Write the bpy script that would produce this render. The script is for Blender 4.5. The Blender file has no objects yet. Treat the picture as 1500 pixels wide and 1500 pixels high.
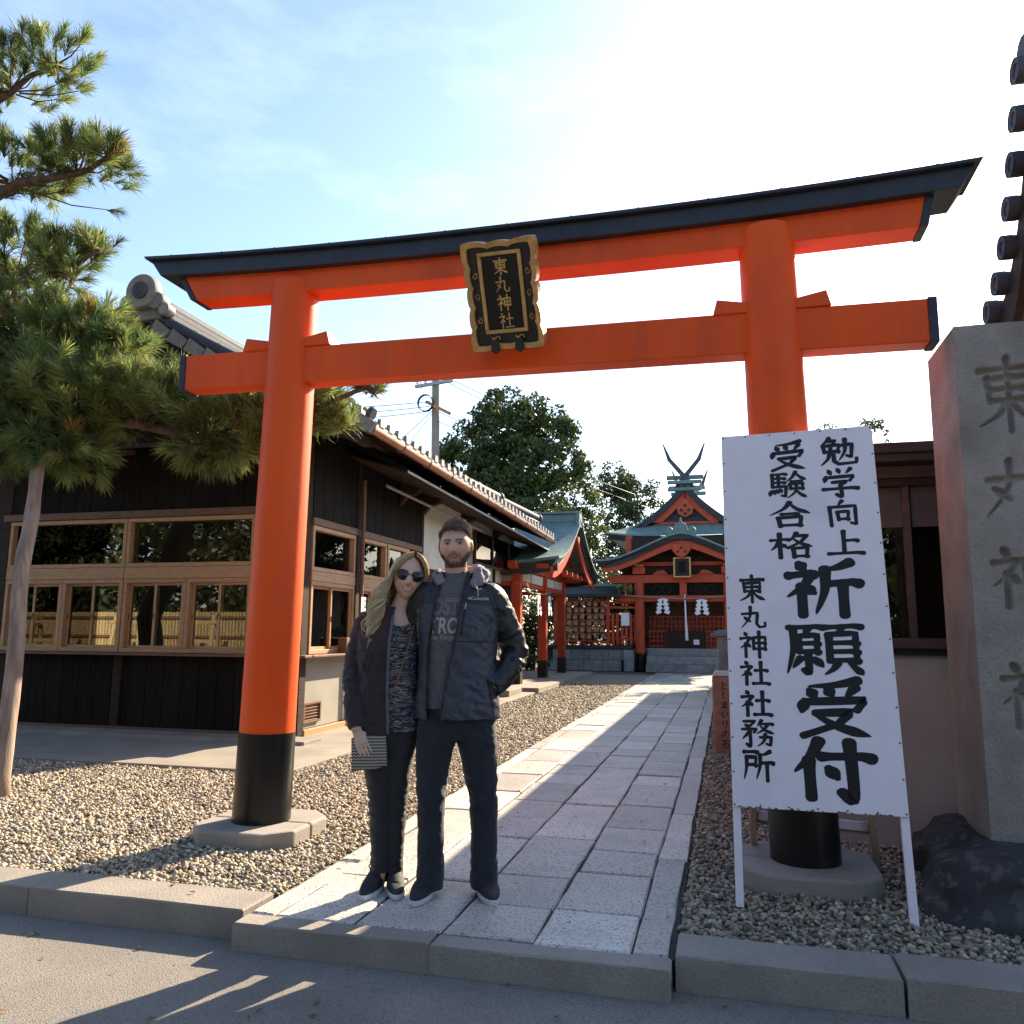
import bpy, bmesh, math, random
import numpy as np
from mathutils import Vector, Matrix, noise
from mathutils.bvhtree import BVHTree

random.seed(7)
RNG = np.random.default_rng(11)
SC = bpy.context.scene
COL = SC.collection

# ------------------------------------------------------------------ camera
CAM_H = 1.27
PITCH = math.atan(173 / 1180)
YAW = math.radians(14.8)
ROLL = 0.006
_fw = Vector((-math.sin(YAW) * math.cos(PITCH), math.cos(YAW) * math.cos(PITCH), math.sin(PITCH)))
_r0 = Vector((math.cos(YAW), math.sin(YAW), 0))
_u0 = _r0.cross(_fw)
_r = _r0 * math.cos(ROLL) + _u0 * math.sin(ROLL)
_u = _u0 * math.cos(ROLL) - _r0 * math.sin(ROLL)
cam = bpy.data.objects.new('camera', bpy.data.cameras.new('camera'))
COL.objects.link(cam)
cam.matrix_world = Matrix(((_r.x, _u.x, -_fw.x, 0), (_r.y, _u.y, -_fw.y, 0), (_r.z, _u.z, -_fw.z, CAM_H), (0, 0, 0, 1)))
cam.data.sensor_width = 36
cam.data.lens = 1180 / 1500 * 36
cam.data.clip_start = 0.05
cam.data.clip_end = 3000
SC.camera = cam

# ------------------------------------------------------------------ light
SUN_AZ = math.radians(22)      # from +Y towards +X
SUN_EL = math.radians(30)
world = bpy.data.worlds.new('World')
SC.world = world
world.use_nodes = True
wn, wl = world.node_tree.nodes, world.node_tree.links
bg = wn['Background']
sky = wn.new('ShaderNodeTexSky')
sky.sky_type = 'NISHITA'
sky.sun_disc = False
sky.sun_elevation = SUN_EL
sky.sun_rotation = SUN_AZ
sky.air_density = 1.0
sky.dust_density = .7
sky.ozone_density = 1.3
# thin high cloud veil, the same all over the sky
wtc = wn.new('ShaderNodeTexCoord')
wmp = wn.new('ShaderNodeMapping'); wmp.inputs['Scale'].default_value = (1.6, 1.6, 5.0)
wno = wn.new('ShaderNodeTexNoise'); wno.inputs['Scale'].default_value = 1.7; wno.inputs['Detail'].default_value = 7; wno.inputs['Roughness'].default_value = .62
wrp = wn.new('ShaderNodeValToRGB')
wrp.color_ramp.elements[0].position = .50; wrp.color_ramp.elements[0].color = (0, 0, 0, 1)
wrp.color_ramp.elements[1].position = .80; wrp.color_ramp.elements[1].color = (.13, .13, .13, 1)
wmx = wn.new('ShaderNodeMix'); wmx.data_type = 'RGBA'
wmx.inputs['B'].default_value = (11, 11.2, 11.6, 1)
wl.new(wtc.outputs['Generated'], wmp.inputs['Vector']); wl.new(wmp.outputs[0], wno.inputs['Vector'])
wl.new(wno.outputs['Fac'], wrp.inputs['Fac']); wl.new(wrp.outputs['Color'], wmx.inputs['Factor'])
wl.new(sky.outputs[0], wmx.inputs['A']); wl.new(wmx.outputs['Result'], bg.inputs['Color'])
bg.inputs['Strength'].default_value = 0.102
sun = bpy.data.objects.new('sun', bpy.data.lights.new('sun', 'SUN'))
COL.objects.link(sun)
sun.data.energy = 5.0
sun.data.angle = math.radians(.55)
sun.data.color = (1.0, .83, .60)
_sd = Vector((math.sin(SUN_AZ) * math.cos(SUN_EL), math.cos(SUN_AZ) * math.cos(SUN_EL), math.sin(SUN_EL)))
sun.rotation_euler = _sd.to_track_quat('Z', 'Y').to_euler()
SC.view_settings.view_transform = 'Standard'
SC.view_settings.look = 'None'
SC.view_settings.gamma = 1
SC.view_settings.use_curve_mapping = False
SC.view_settings.exposure = 1.68
SC.render.engine = 'CYCLES'
SC.cycles.use_denoising = True
SC.cycles.max_bounces = 7
SC.cycles.transparent_max_bounces = 12

# ------------------------------------------------------------------ materials
M = {}


def mat(name, col, col2=None, rough=.65, scale=6., stretch=(1, 1, 1), lo=.35, hi=.68, bump=0., bscale=60., metal=0., rnd=0.,
        spec=.4, speck=None, coat=0., attr=None, sheen=0., trans=0., stain=None):
    m = bpy.data.materials.new(name)
    m.use_nodes = True
    n, l = m.node_tree.nodes, m.node_tree.links
    b = n['Principled BSDF']
    b.inputs['Roughness'].default_value = rough
    b.inputs['Metallic'].default_value = metal
    b.inputs['Specular IOR Level'].default_value = spec
    b.inputs['Coat Weight'].default_value = coat
    b.inputs['Coat Roughness'].default_value = .15
    if sheen:
        b.inputs['Sheen Weight'].default_value = sheen
    tc = n.new('ShaderNodeTexCoord')
    mp = n.new('ShaderNodeMapping')
    mp.inputs['Scale'].default_value = stretch
    l.new(tc.outputs['Object'], mp.inputs['Vector'])
    if rnd:
        oi = n.new('ShaderNodeObjectInfo')
        vm = n.new('ShaderNodeVectorMath'); vm.operation = 'MULTIPLY_ADD'
        vm.inputs[1].default_value = (31, 17, 23)
        l.new(oi.outputs['Random'], vm.inputs[0]); l.new(tc.outputs['Object'], vm.inputs[2])
        l.new(vm.outputs[0], mp.inputs['Vector'])
    if attr:
        a = n.new('ShaderNodeAttribute'); a.attribute_name = attr
        c = a.outputs['Color']
    else:
        if col2 is None:
            col2 = tuple(x * .78 for x in col)
        ns = n.new('ShaderNodeTexNoise'); ns.inputs['Scale'].default_value = scale; ns.inputs['Detail'].default_value = 6
        ns.inputs['Roughness'].default_value = .6
        l.new(mp.outputs[0], ns.inputs['Vector'])
        rp = n.new('ShaderNodeValToRGB')
        rp.color_ramp.elements[0].position = lo; rp.color_ramp.elements[0].color = (*col2, 1)
        rp.color_ramp.elements[1].position = hi; rp.color_ramp.elements[1].color = (*col, 1)
        l.new(ns.outputs['Fac'], rp.inputs['Fac'])
        c = rp.outputs['Color']
    if stain:
        s2 = n.new('ShaderNodeTexNoise'); s2.inputs['Scale'].default_value = stain[1]; s2.inputs['Detail'].default_value = 8
        l.new(mp.outputs[0], s2.inputs['Vector'])
        r2 = n.new('ShaderNodeMapRange'); r2.inputs['From Min'].default_value = .5; r2.inputs['From Max'].default_value = .72
        r2.inputs['To Max'].default_value = stain[2]
        l.new(s2.outputs['Fac'], r2.inputs['Value'])
        mx = n.new('ShaderNodeMix'); mx.data_type = 'RGBA'; mx.inputs['B'].default_value = (*stain[0], 1)
        l.new(r2.outputs[0], mx.inputs['Factor']); l.new(c, mx.inputs['A'])
        c = mx.outputs['Result']
    if speck:
        vo = n.new('ShaderNodeTexNoise'); vo.inputs['Scale'].default_value = speck[1]; vo.inputs['Detail'].default_value = 2
        l.new(mp.outputs[0], vo.inputs['Vector'])
        r3 = n.new('ShaderNodeMapRange'); r3.inputs['From Min'].default_value = .54; r3.inputs['From Max'].default_value = .62
        r3.inputs['To Max'].default_value = speck[2]
        l.new(vo.outputs['Fac'], r3.inputs['Value'])
        mx = n.new('ShaderNodeMix'); mx.data_type = 'RGBA'; mx.inputs['B'].default_value = (*speck[0], 1)
        l.new(r3.outputs[0], mx.inputs['Factor']); l.new(c, mx.inputs['A'])
        c = mx.outputs['Result']
    if rnd:
        hs = n.new('ShaderNodeHueSaturation')
        r4 = n.new('ShaderNodeMapRange'); r4.inputs['To Min'].default_value = 1 - rnd; r4.inputs['To Max'].default_value = 1 + rnd
        l.new(oi.outputs['Random'], r4.inputs['Value']); l.new(r4.outputs[0], hs.inputs['Value']); l.new(c, hs.inputs['Color'])
        c = hs.outputs['Color']
    l.new(c, b.inputs['Base Color'])
    if bump:
        n2 = n.new('ShaderNodeTexNoise'); n2.inputs['Scale'].default_value = bscale; n2.inputs['Detail'].default_value = 5
        l.new(mp.outputs[0], n2.inputs['Vector'])
        bp = n.new('ShaderNodeBump'); bp.inputs['Strength'].default_value = min(1, bump); bp.inputs['Distance'].default_value = .012
        l.new(n2.outputs['Fac'], bp.inputs['Height']); l.new(bp.outputs[0], b.inputs['Normal'])
    if trans:
        t = n.new('ShaderNodeBsdfTranslucent'); l.new(c, t.inputs['Color'])
        ms = n.new('ShaderNodeMixShader'); ms.inputs[0].default_value = trans
        l.new(b.outputs[0], ms.inputs[1]); l.new(t.outputs[0], ms.inputs[2]); l.new(ms.outputs[0], n['Material Output'].inputs['Surface'])
    M[name] = m
    return m


def glass(name, tint=(.9, .95, .95), refl=1.0):
    m = bpy.data.materials.new(name); m.use_nodes = True
    n, l = m.node_tree.nodes, m.node_tree.links
    n.remove(n['Principled BSDF'])
    t = n.new('ShaderNodeBsdfTransparent'); t.inputs['Color'].default_value = (*tint, 1)
    g = n.new('ShaderNodeBsdfGlossy'); g.inputs['Roughness'].default_value = .01
    f = n.new('ShaderNodeFresnel'); f.inputs['IOR'].default_value = 1.5 * refl
    x = n.new('ShaderNodeMixShader')
    l.new(f.outputs[0], x.inputs[0]); l.new(t.outputs[0], x.inputs[1]); l.new(g.outputs[0], x.inputs[2])
    l.new(x.outputs[0], n['Material Output'].inputs['Surface'])
    M[name] = m


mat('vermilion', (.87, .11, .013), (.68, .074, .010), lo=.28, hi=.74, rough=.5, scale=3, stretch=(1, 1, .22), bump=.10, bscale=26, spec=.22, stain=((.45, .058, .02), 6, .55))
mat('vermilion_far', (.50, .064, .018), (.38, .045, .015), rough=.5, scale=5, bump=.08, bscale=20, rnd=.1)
mat('black_lacquer', (.006, .006, .007), (.012, .011, .011), rough=.3, scale=5, spec=.28, bump=.05, bscale=25)
mat('navy_metal', (.028, .034, .05), (.02, .024, .034), rough=.55, scale=7, bump=.05, bscale=20)
mat('asphalt', (.27, .245, .215), (.20, .18, .16), rough=.9, scale=1.3, bump=.6, bscale=150, speck=((.11, .105, .10), 130, .75), stain=((.13, .12, .105), .9, .7))  # kept pale to bounce warm fill light onto the shaded fronts
mat('soil', (.16, .13, .10), (.10, .085, .07), rough=.95, scale=8, bump=.7, bscale=90)
mat('gravel_bed', (.30, .26, .19), (.10, .09, .075), rough=.9, scale=55, lo=.3, hi=.7, bump=1., bscale=70, speck=((.50, .46, .38), 60, .7))
mat('pebble', (.3, .3, .3), rough=.7, attr='tint')
mat('granite', (.55, .51, .455), (.44, .405, .36), rough=.48, scale=2.5, bump=.35, bscale=90, rnd=.24, speck=((.17, .165, .16), 80, .9), stain=((.30, .285, .26), 3.2, .5))
mat('granite_kerb', (.31, .275, .24), (.23, .205, .175), rough=.85, scale=3, bump=.4, bscale=80, rnd=.08, speck=((.2, .18, .16), 120, .7))
mat('plinth_stone', (.34, .30, .27), (.26, .23, .205), rough=.8, scale=5, bump=.3, bscale=80, speck=((.25, .24, .22), 150, .6), stain=((.22, .2, .17), 5, .5))
mat('old_stone', (.35, .315, .285), (.25, .225, .20), rough=.9, scale=5, bump=.6, bscale=70, speck=((.14, .125, .12), 130, .4), stain=((.13, .115, .105), 2.5, .75))
mat('dark_rock', (.05, .05, .055), (.02, .02, .024), rough=.8, scale=4, bump=1., bscale=18, speck=((.16, .15, .13), 14, .35))
mat('block_stone', (.26, .26, .255), (.17, .17, .17), rough=.9, scale=6, bump=.4, bscale=50, rnd=.16, stain=((.1, .105, .1), 2, .6))
mat('concrete', (.30, .265, .22), (.23, .205, .17), rough=.85, scale=2.2, bump=.15, bscale=70, stain=((.17, .15, .125), 1.6, .55))
mat('joint', (.055, .052, .045), (.03, .03, .025), rough=.95, scale=20)
mat('white_paint', (.84, .77, .82), (.77, .70, .75), rough=.5, scale=4, bump=.04, bscale=40, stain=((.60, .55, .56), 4, .5))
mat('ink', (.008, .008, .010), rough=.5)
mat('rust', (.12, .06, .035), rough=.8, scale=40)
mat('sign_wood', (.45, .30, .21), (.34, .22, .15), rough=.7, scale=8, stretch=(6, 6, .6))
mat('gold', (.62, .40, .16), (.40, .25, .10), rough=.42, metal=.55, scale=14, bump=.25, bscale=60)
mat('plaque_black', (.014, .013, .016), (.022, .02, .02), rough=.4, scale=12)


# ------------------------------------------------------------------ mesh helpers
class MB:
    def __init__(self):
        self.v = []; self.f = []

    def add(self, vs, fs):
        o = len(self.v)
        self.v += [tuple(p) for p in vs]
        self.f += [tuple(i + o for i in q) for q in fs]
        return self

    def box(self, x0, x1, y0, y1, z0, z1):
        return self.add([(x0, y0, z0), (x1, y0, z0), (x1, y1, z0), (x0, y1, z0), (x0, y0, z1), (x1, y0, z1), (x1, y1, z1), (x0, y1, z1)],
                        [(3, 2, 1, 0), (4, 5, 6, 7), (0, 1, 5, 4), (1, 2, 6, 5), (2, 3, 7, 6), (3, 0, 4, 7)])

    def bar(self, a, b, w, h, up=(0, 0, 1)):
        """box along a->b, w across, h in the up direction"""
        a, b, up = Vector(a), Vector(b), Vector(up)
        d = (b - a).normalized(); s = d.cross(up).normalized(); t = s.cross(d)
        vs = []
        for p in (a, b):
            for i, j in ((-1, -1), (1, -1), (1, 1), (-1, 1)):
                vs.append(p + s * (i * w / 2) + t * (j * h / 2))
        return self.add(vs, [(3, 2, 1, 0), (4, 5, 6, 7), (0, 1, 5, 4), (1, 2, 6, 5), (2, 3, 7, 6), (3, 0, 4, 7)])

    def prism(self, poly, vec):
        """closed polygon of 3D points pushed along vec"""
        k = len(poly); vec = Vector(vec)
        vs = [Vector(p) for p in poly] + [Vector(p) + vec for p in poly]
        return self.add(vs, [tuple(range(k - 1, -1, -1)), tuple(range(k, 2 * k))] + [(i, (i + 1) % k, (i + 1) % k + k, i + k) for i in range(k)])

    def tube(self, pts, r, n=8, cap=True, flat=1.0, ref=(0, 0, 1)):
        pts = [Vector(p) for p in pts]
        if not hasattr(r, '__len__'):
            r = [r] * len(pts)
        ref = Vector(ref); vs = []; fs = []; s = None
        for i, p in enumerate(pts):
            d = (pts[min(i + 1, len(pts) - 1)] - pts[max(i - 1, 0)]).normalized()
            if s is None:
                rr = ref if abs(d.dot(ref)) < .97 else (Vector((1, 0, 0)) if abs(d.x) < .9 else Vector((0, 1, 0)))
                s = d.cross(rr).normalized()
            else:           # carry the frame along without twisting
                s = (s - d * s.dot(d)).normalized()
            t = s.cross(d)
            for k in range(n):
                a = 2 * math.pi * k / n
                vs.append(p + s * (math.cos(a) * r[i]) + t * (math.sin(a) * r[i] * flat))
        for i in range(len(pts) - 1):
            for k in range(n):
                fs.append((i * n + k, i * n + (k + 1) % n, (i + 1) * n + (k + 1) % n, (i + 1) * n + k))
        if cap:
            fs.append(tuple(range(n - 1, -1, -1))); fs.append(tuple(range((len(pts) - 1) * n, len(pts) * n)))
        return self.add(vs, fs)

    def lathe(self, prof, c=(0, 0, 0), n=24, axis='z'):
        vs = []; fs = []
        for r, z in prof:
            for k in range(n):
                a = 2 * math.pi * k / n
                p = (r * math.cos(a), r * math.sin(a), z)
                if axis == 'y':
                    p = (p[0], p[2], p[1])
                elif axis == 'x':
                    p = (p[2], p[0], p[1])
                vs.append((p[0] + c[0], p[1] + c[1], p[2] + c[2]))
        for i in range(len(prof) - 1):
            for k in range(n):
                fs.append((i * n + k, i * n + (k + 1) % n, (i + 1) * n + (k + 1) % n, (i + 1) * n + k))
        fs.append(tuple(range(n - 1, -1, -1))); fs.append(tuple(range((len(prof) - 1) * n, len(prof) * n)))
        return self.add(vs, fs)

    def grid(self, rows):
        """rows of equal-length 3D point lists -> quad sheet"""
        n = len(rows[0]); vs = [p for r in rows for p in r]
        return self.add(vs, [(i * n + j, i * n + j + 1, (i + 1) * n + j + 1, (i + 1) * n + j) for i in range(len(rows) - 1) for j in range(n - 1)])

    def sheet(self, rows, t, up=(0, 0, -1)):
        """thick sheet: rows of points plus the same pushed by t along up"""
        up = Vector(up) * t; n = len(rows[0]); m = len(rows)
        a = [Vector(p) for r in rows for p in r]; b = [p + up for p in a]
        fs = []
        for i in range(m - 1):
            for j in range(n - 1):
                q = (i * n + j, i * n + j + 1, (i + 1) * n + j + 1, (i + 1) * n + j)
                fs.append(q); fs.append(tuple(x + m * n for x in q[::-1]))
        rim = [j for j in range(n)] + [i * n + n - 1 for i in range(1, m)] + [(m - 1) * n + j for j in range(n - 2, -1, -1)] + [i * n for i in range(m - 2, 0, -1)]
        for k in range(len(rim)):
            p, q = rim[k], rim[(k + 1) % len(rim)]
            fs.append((q, p, p + m * n, q + m * n))
        return self.add(a + b, fs)

    def mesh(self, name, m):
        me = bpy.data.meshes.new(name)
        me.from_pydata([tuple(p) for p in self.v], [], self.f)
        if m is not None:
            me.materials.append(M[m] if isinstance(m, str) else m)
        return me

    def build(self, name, m, parent=None, smooth=False, bevel=0., fix=True):
        me = self.mesh(name, m)
        if fix:
            bm = bmesh.new(); bm.from_mesh(me); bmesh.ops.recalc_face_normals(bm, faces=bm.faces); bm.to_mesh(me); bm.free()
        if smooth:
            me.shade_smooth() if smooth is True else me.set_sharp_from_angle(angle=math.radians(smooth))
            if smooth is not True:
                me.polygons.foreach_set('use_smooth', [True] * len(me.polygons))
                me.set_sharp_from_angle(angle=math.radians(smooth))
        o = link(name, me, parent)
        if bevel:
            b = o.modifiers.new('bevel', 'BEVEL'); b.width = bevel; b.segments = 2; b.limit_method = 'ANGLE'; b.angle_limit = math.radians(40)
        return o


def link(name, me, parent=None, mw=None):
    o = bpy.data.objects.new(name, me)
    COL.objects.link(o)
    if parent is not None:
        o.parent = parent
        if parent.type == 'EMPTY':
            o.matrix_parent_inverse = Matrix.Translation(-parent.location)
    if mw is not None:
        o.matrix_basis = mw
    return o


def tag(o, label=None, cat=None, group=None, kind=None):
    if label: o['label'] = label
    if cat: o['category'] = cat
    if group: o['group'] = group
    if kind: o['kind'] = kind
    return o


def thing(name, label, cat, loc=(0, 0, 0), group=None):
    o = bpy.data.objects.new(name, None)
    o.empty_display_size = .2
    o.location = loc
    COL.objects.link(o)
    return tag(o, label, cat, group)


def struct(o):
    return tag(o, kind='structure')


def T(x, y, z):
    return Matrix.Translation((x, y, z))


# ------------------------------------------------------------------ brush writing
RAD = 'd(22,5)(30,17);h(8,27)(40,23);p(39,24)(28,45)(5,65);v(25,46)(25,97);d(30,48)(42,59)'
AXE = 'p(90,6)(74,14)(57,18);p(57,17)(55,55)(42,95);h(57,43)(98,40);v(79,42)(79,98)'
GLYPH = {
    '祈': RAD + ';' + AXE,
    '願': 'h(6,9)(50,7);p(12,9)(11,50)(2,95);p(31,12)(26,23);v(18,25)(19,55);z(18,25)(43,23)(42,55);h(19,39)(42,38);h(19,54)(42,53);v(30,56)(30,92)(24,87);p(20,66)(9,85);d(38,66)(48,81);h(53,9)(98,6);p(76,8)(69,21);v(58,22)(58,72);z(58,22)(92,20)(92,72);h(58,38)(92,37);h(58,54)(92,53);h(58,70)(92,69);p(67,75)(62,85)(50,96);n(82,74)(90,84)(99,96)',
    '受': 'p(86,3)(55,11)(18,14);d(20,20)(28,33);d(44,17)(51,30);p(82,15)(68,33);d(13,38)(8,58);z(13,41)(94,36)(82,54);z(26,60)(74,57)(56,78)(8,99);n(28,64)(56,82)(98,97)',
    '付': 'p(36,4)(23,32)(3,57);v(22,36)(23,98);h(38,30)(98,27);v(74,5)(75,95)(61,86);d(46,48)(57,65)',
    '勉': 'p(28,3)(20,14)(5,27);z(24,14)(44,12)(35,27);v(11,29)(14,52);z(12,29)(53,27)(50,51);h(14,50)(50,48);v(31,28)(30,50);p(28,50)(22,74)(2,96);z(38,51)(38,82)(50,93)(97,90)(98,75);z(56,30)(88,27)(84,72)(73,65);p(70,9)(68,50)(51,81)',
    '学': 'd(21,6)(28,21);d(46,2)(52,17);p(82,3)(68,20);d(14,27)(9,46);z(14,31)(90,28)(78,44);z(30,48)(71,46)(52,60);v(52,59)(54,96)(40,89);h(4,71)(97,68)',
    '向': 'p(50,1)(37,20);v(13,24)(16,98);z(14,25)(87,22)(87,95)(73,87);v(35,44)(38,76);z(36,44)(67,42)(64,76);h(38,72)(64,71)',
    '上': 'v(48,5)(48,87);h(49,42)(84,40);h(4,91)(98,88)',
    '験': 'v(10,8)(10,56);h(10,9)(45,7);h(10,24)(41,23);h(10,39)(41,38);v(26,9)(26,55);z(10,55)(46,53)(43,91)(34,86);d(6,68)(2,86);d(13,66)(16,81);d(21,65)(25,78);d(29,63)(34,75);p(72,2)(62,22)(46,37);n(72,6)(84,22)(99,33);h(60,37)(84,36);v(56,46)(58,65);z(56,46)(90,44)(88,65);h(57,63)(88,62);p(72,37)(70,73)(47,97);n(72,67)(82,83)(99,96)',
    '合': 'p(51,2)(36,28)(2,52);n(50,5)(68,30)(99,49);h(31,49)(67,47);v(23,62)(27,98);z(24,63)(77,60)(73,97);h(27,93)(73,92)',
    '格': 'h(3,28)(43,25);v(23,3)(24,98);p(22,30)(14,52)(1,67);d(26,44)(39,57);p(63,2)(56,18)(43,35);z(60,14)(87,12)(72,38)(41,60);n(56,26)(74,44)(99,57);v(54,60)(56,97);z(54,61)(87,59)(84,96);h(56,92)(84,91)',
    '東': 'h(8,17)(92,14);v(19,28)(22,60);z(20,29)(81,26)(78,60);h(22,43)(78,42);h(22,58)(78,57);v(50,1)(50,99);p(47,60)(32,78)(3,93);n(53,60)(70,78)(98,91)',
    '丸': 'p(41,3)(37,50)(4,97);z(8,34)(68,30)(64,78)(74,93)(96,90)(96,73);d(17,49)(41,69)',
    '神': RAD + ';v(52,24)(53,68);z(52,24)(94,22)(92,68);h(53,45)(92,44);h(53,66)(92,65);v(72,2)(72,99)',
    '社': RAD + ';h(55,40)(93,38);v(74,7)(74,91);h(47,92)(99,90)',
    '務': 'z(8,8)(43,6)(26,25);d(13,19)(26,31);z(3,37)(47,35)(38,48);v(26,37)(27,97)(16,90);p(24,47)(2,74);p(62,3)(49,25);h(57,16)(93,14);p(81,16)(66,38)(45,52);n(58,24)(74,40)(99,51);z(56,65)(89,63)(86,94)(75,88);p(72,53)(66,80)(47,98)',
    '所': 'h(3,9)(47,7);p(12,24)(10,60)(1,96);z(12,25)(43,24)(41,51);h(12,49)(41,48);' + AXE.replace('(57,18)', '(60,18)'),
    'と': 'd(30,8)(39,46);n(82,27)(36,55)(24,78)(45,93)(88,88)',
    'し': 'p(34,6)(32,70)(50,93)(86,72)',
    'ま': 'h(14,28)(86,26);h(20,50)(80,48);v(50,6)(51,76)(38,90)(21,82)(35,70)(84,90)',
    'い': 'v(18,24)(22,66)(39,80);d(72,27)(86,62)',
    'り': 'v(28,12)(27,50)(36,44);p(70,9)(72,60)(43,98)',
    'の': 'p(53,22)(45,60)(22,79)(11,55)(35,21)(70,19)(91,50)(75,83)(50,94)',
    '石': 'h(6,12)(95,10);p(46,12)(30,50)(3,74);v(33,48)(36,96);z(34,49)(85,47)(82,95);h(36,90)(82,89)',
}


def stroke_lines(ch, weight):
    """[(points, widths)] of a character in a 100-unit box, y down"""
    out = []
    for s in GLYPH[ch].split(';'):
        kind = s[0]
        pts = [tuple(float(q) for q in p.split(',')) for p in s[2:-1].split(')(')]
        smooth = kind in 'pndv' and len(pts) > 2 or ch in 'としまいりの'
        P = []
        if smooth:
            Q = [pts[0]] + pts + [pts[-1]]
            for i in range(1, len(Q) - 2):
                for k in range(7):
                    t = k / 7
                    P.append(tuple(.5 * (2 * Q[i][c] + (Q[i + 1][c] - Q[i - 1][c]) * t + (2 * Q[i - 1][c] - 5 * Q[i][c] + 4 * Q[i + 1][c] - Q[i + 2][c]) * t * t
                                         + (3 * Q[i][c] - Q[i - 1][c] - 3 * Q[i + 1][c] + Q[i + 2][c]) * t ** 3) for c in (0, 1)))
            P.append(pts[-1])
        else:
            for i in range(len(pts) - 1):
                for k in range(6):
                    t = k / 6
                    P.append(tuple(pts[i][c] * (1 - t) + pts[i + 1][c] * t for c in (0, 1)))
            P.append(pts[-1])
        n = len(P) - 1; W = []
        for i in range(n + 1):
            t = i / n
            if kind == 'h': w = .80 + .34 * (2 * t - 1) ** 4 + .12 * t
            elif kind == 'v': w = 1.02 + .2 * (1 - t) ** 6 - .06 * math.sin(math.pi * t)
            elif kind == 'p': w = 1.12 * (1 - t) ** .62 + .10
            elif kind == 'n': w = (.5 + .95 * t) if t < .72 else (1.18 * (1 - t) / .28 + .12)
            elif kind == 'd': w = .45 + .85 * math.sin(math.pi * min(1, t * .85 + .12))
            else: w = .92 + .14 * math.sin(6 * t)
            W.append(w * weight)
        if kind == 'h' and not smooth:
            P[-1] = (P[-1][0] + weight * .15, P[-1][1] + weight * .25)
        out.append((P, W))
    return out


def brush(mb, text, place, weight=9., lift=.0002):
    """write one character; place(u, v, k) maps box units (0..1, v down) and a layer number to 3D"""
    k = 0
    for P, W in stroke_lines(text, weight):
        k += 1
        L = []; R = []
        for i, p in enumerate(P):
            a = P[max(0, i - 1)]; b = P[min(len(P) - 1, i + 1)]
            d = Vector((b[0] - a[0], b[1] - a[1])).normalized(); nx, ny = -d.y, d.x
            L.append((p[0] + nx * W[i] / 2, p[1] + ny * W[i] / 2)); R.append((p[0] - nx * W[i] / 2, p[1] - ny * W[i] / 2))
        def capd(p, d, w, s):
            return [(p[0] + d[0] * s * w * .42 * math.cos(q) + (-d[1]) * w * .5 * math.sin(q), p[1] + d[1] * s * w * .42 * math.cos(q) + d[0] * w * .5 * math.sin(q)) for q in (.9, .35, -.35, -.9)]
        d0 = Vector((P[1][0] - P[0][0], P[1][1] - P[0][1])).normalized(); d1 = Vector((P[-1][0] - P[-2][0], P[-1][1] - P[-2][1])).normalized()
        vs = [place(x / 100, y / 100, k) for x, y in L] + [place(x / 100, y / 100, k) for x, y in R]
        n = len(P); fs = [(i, i + 1, n + i + 1, n + i) for i in range(n - 1)]
        c0 = capd(P[0], d0, W[0], -1); c1 = capd(P[-1], d1, W[-1], 1)
        o = len(vs); vs += [place(x / 100, y / 100, k) for x, y in c0]; fs.append((0, o, o + 1, o + 2, o + 3, n))
        o = len(vs); vs += [place(x / 100, y / 100, k) for x, y in c1]; fs.append((n - 1, o, o + 1, o + 2, o + 3, 2 * n - 1))
        mb.add(vs, fs)
# ================================================================== GROUND
# street (lower), then the shrine precinct 0.12 m higher
o = struct(MB().add([(-400, -400, -.12), (400, -400, -.12), (400, 900, -.12), (-400, 900, -.12)], [(0, 1, 2, 3)]).build('street', 'asphalt'))
o = struct(MB().box(-30, 30, 3.62, 60, -.119, -.035).build('precinct_ground', 'soil'))


def gravel(name, quads):
    g = MB()
    for x0, x1, y0, y1 in quads:
        ny = max(1, int((y1 - y0) / .6)); nx = max(1, int((x1 - x0) / .6))
        g.grid([[(x0 + (x1 - x0) * i / nx, y0 + (y1 - y0) * j / ny, -.014 + .006 * noise.noise((x0 + i * .6, y0 + j * .6, 0))) for i in range(nx + 1)] for j in range(ny + 1)])
    return g.build(name, 'gravel_bed', smooth=True)


GR_L = [(-12, -2.135, 3.68, 6.60), (-3.78, -2.135, 6.60, 24.2)]
GR_R = [(-.235, 3.2, 3.68, 21)]
struct(gravel('gravel_bed', GR_L)); struct(gravel('gravel_bed', GR_R))

# pebbles: real stones, uncountable
ico = bmesh.new(); bmesh.ops.create_icosphere(ico, subdivisions=1, radius=1)
ICO_V = np.array([v.co[:] for v in ico.verts]); ICO_F = np.array([[v.index for v in f.verts] for f in ico.faces]); ico.free()


def np_mesh(name, V, F, tint=None):
    me = bpy.data.meshes.new(name)
    k = F.shape[1]
    me.vertices.add(len(V)); me.vertices.foreach_set('co', V.astype(np.float32).ravel())
    me.loops.add(F.size); me.loops.foreach_set('vertex_index', F.astype(np.int32).ravel())
    me.polygons.add(len(F)); me.polygons.foreach_set('loop_start', np.arange(0, F.size, k, dtype=np.int32))
    me.update(calc_edges=True)
    if tint is not None:
        a = me.color_attributes.new('tint', 'FLOAT_COLOR', 'POINT')
        a.data.foreach_set('color', np.hstack([tint, np.ones((len(tint), 1))]).astype(np.float32).ravel())
    return me


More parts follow.
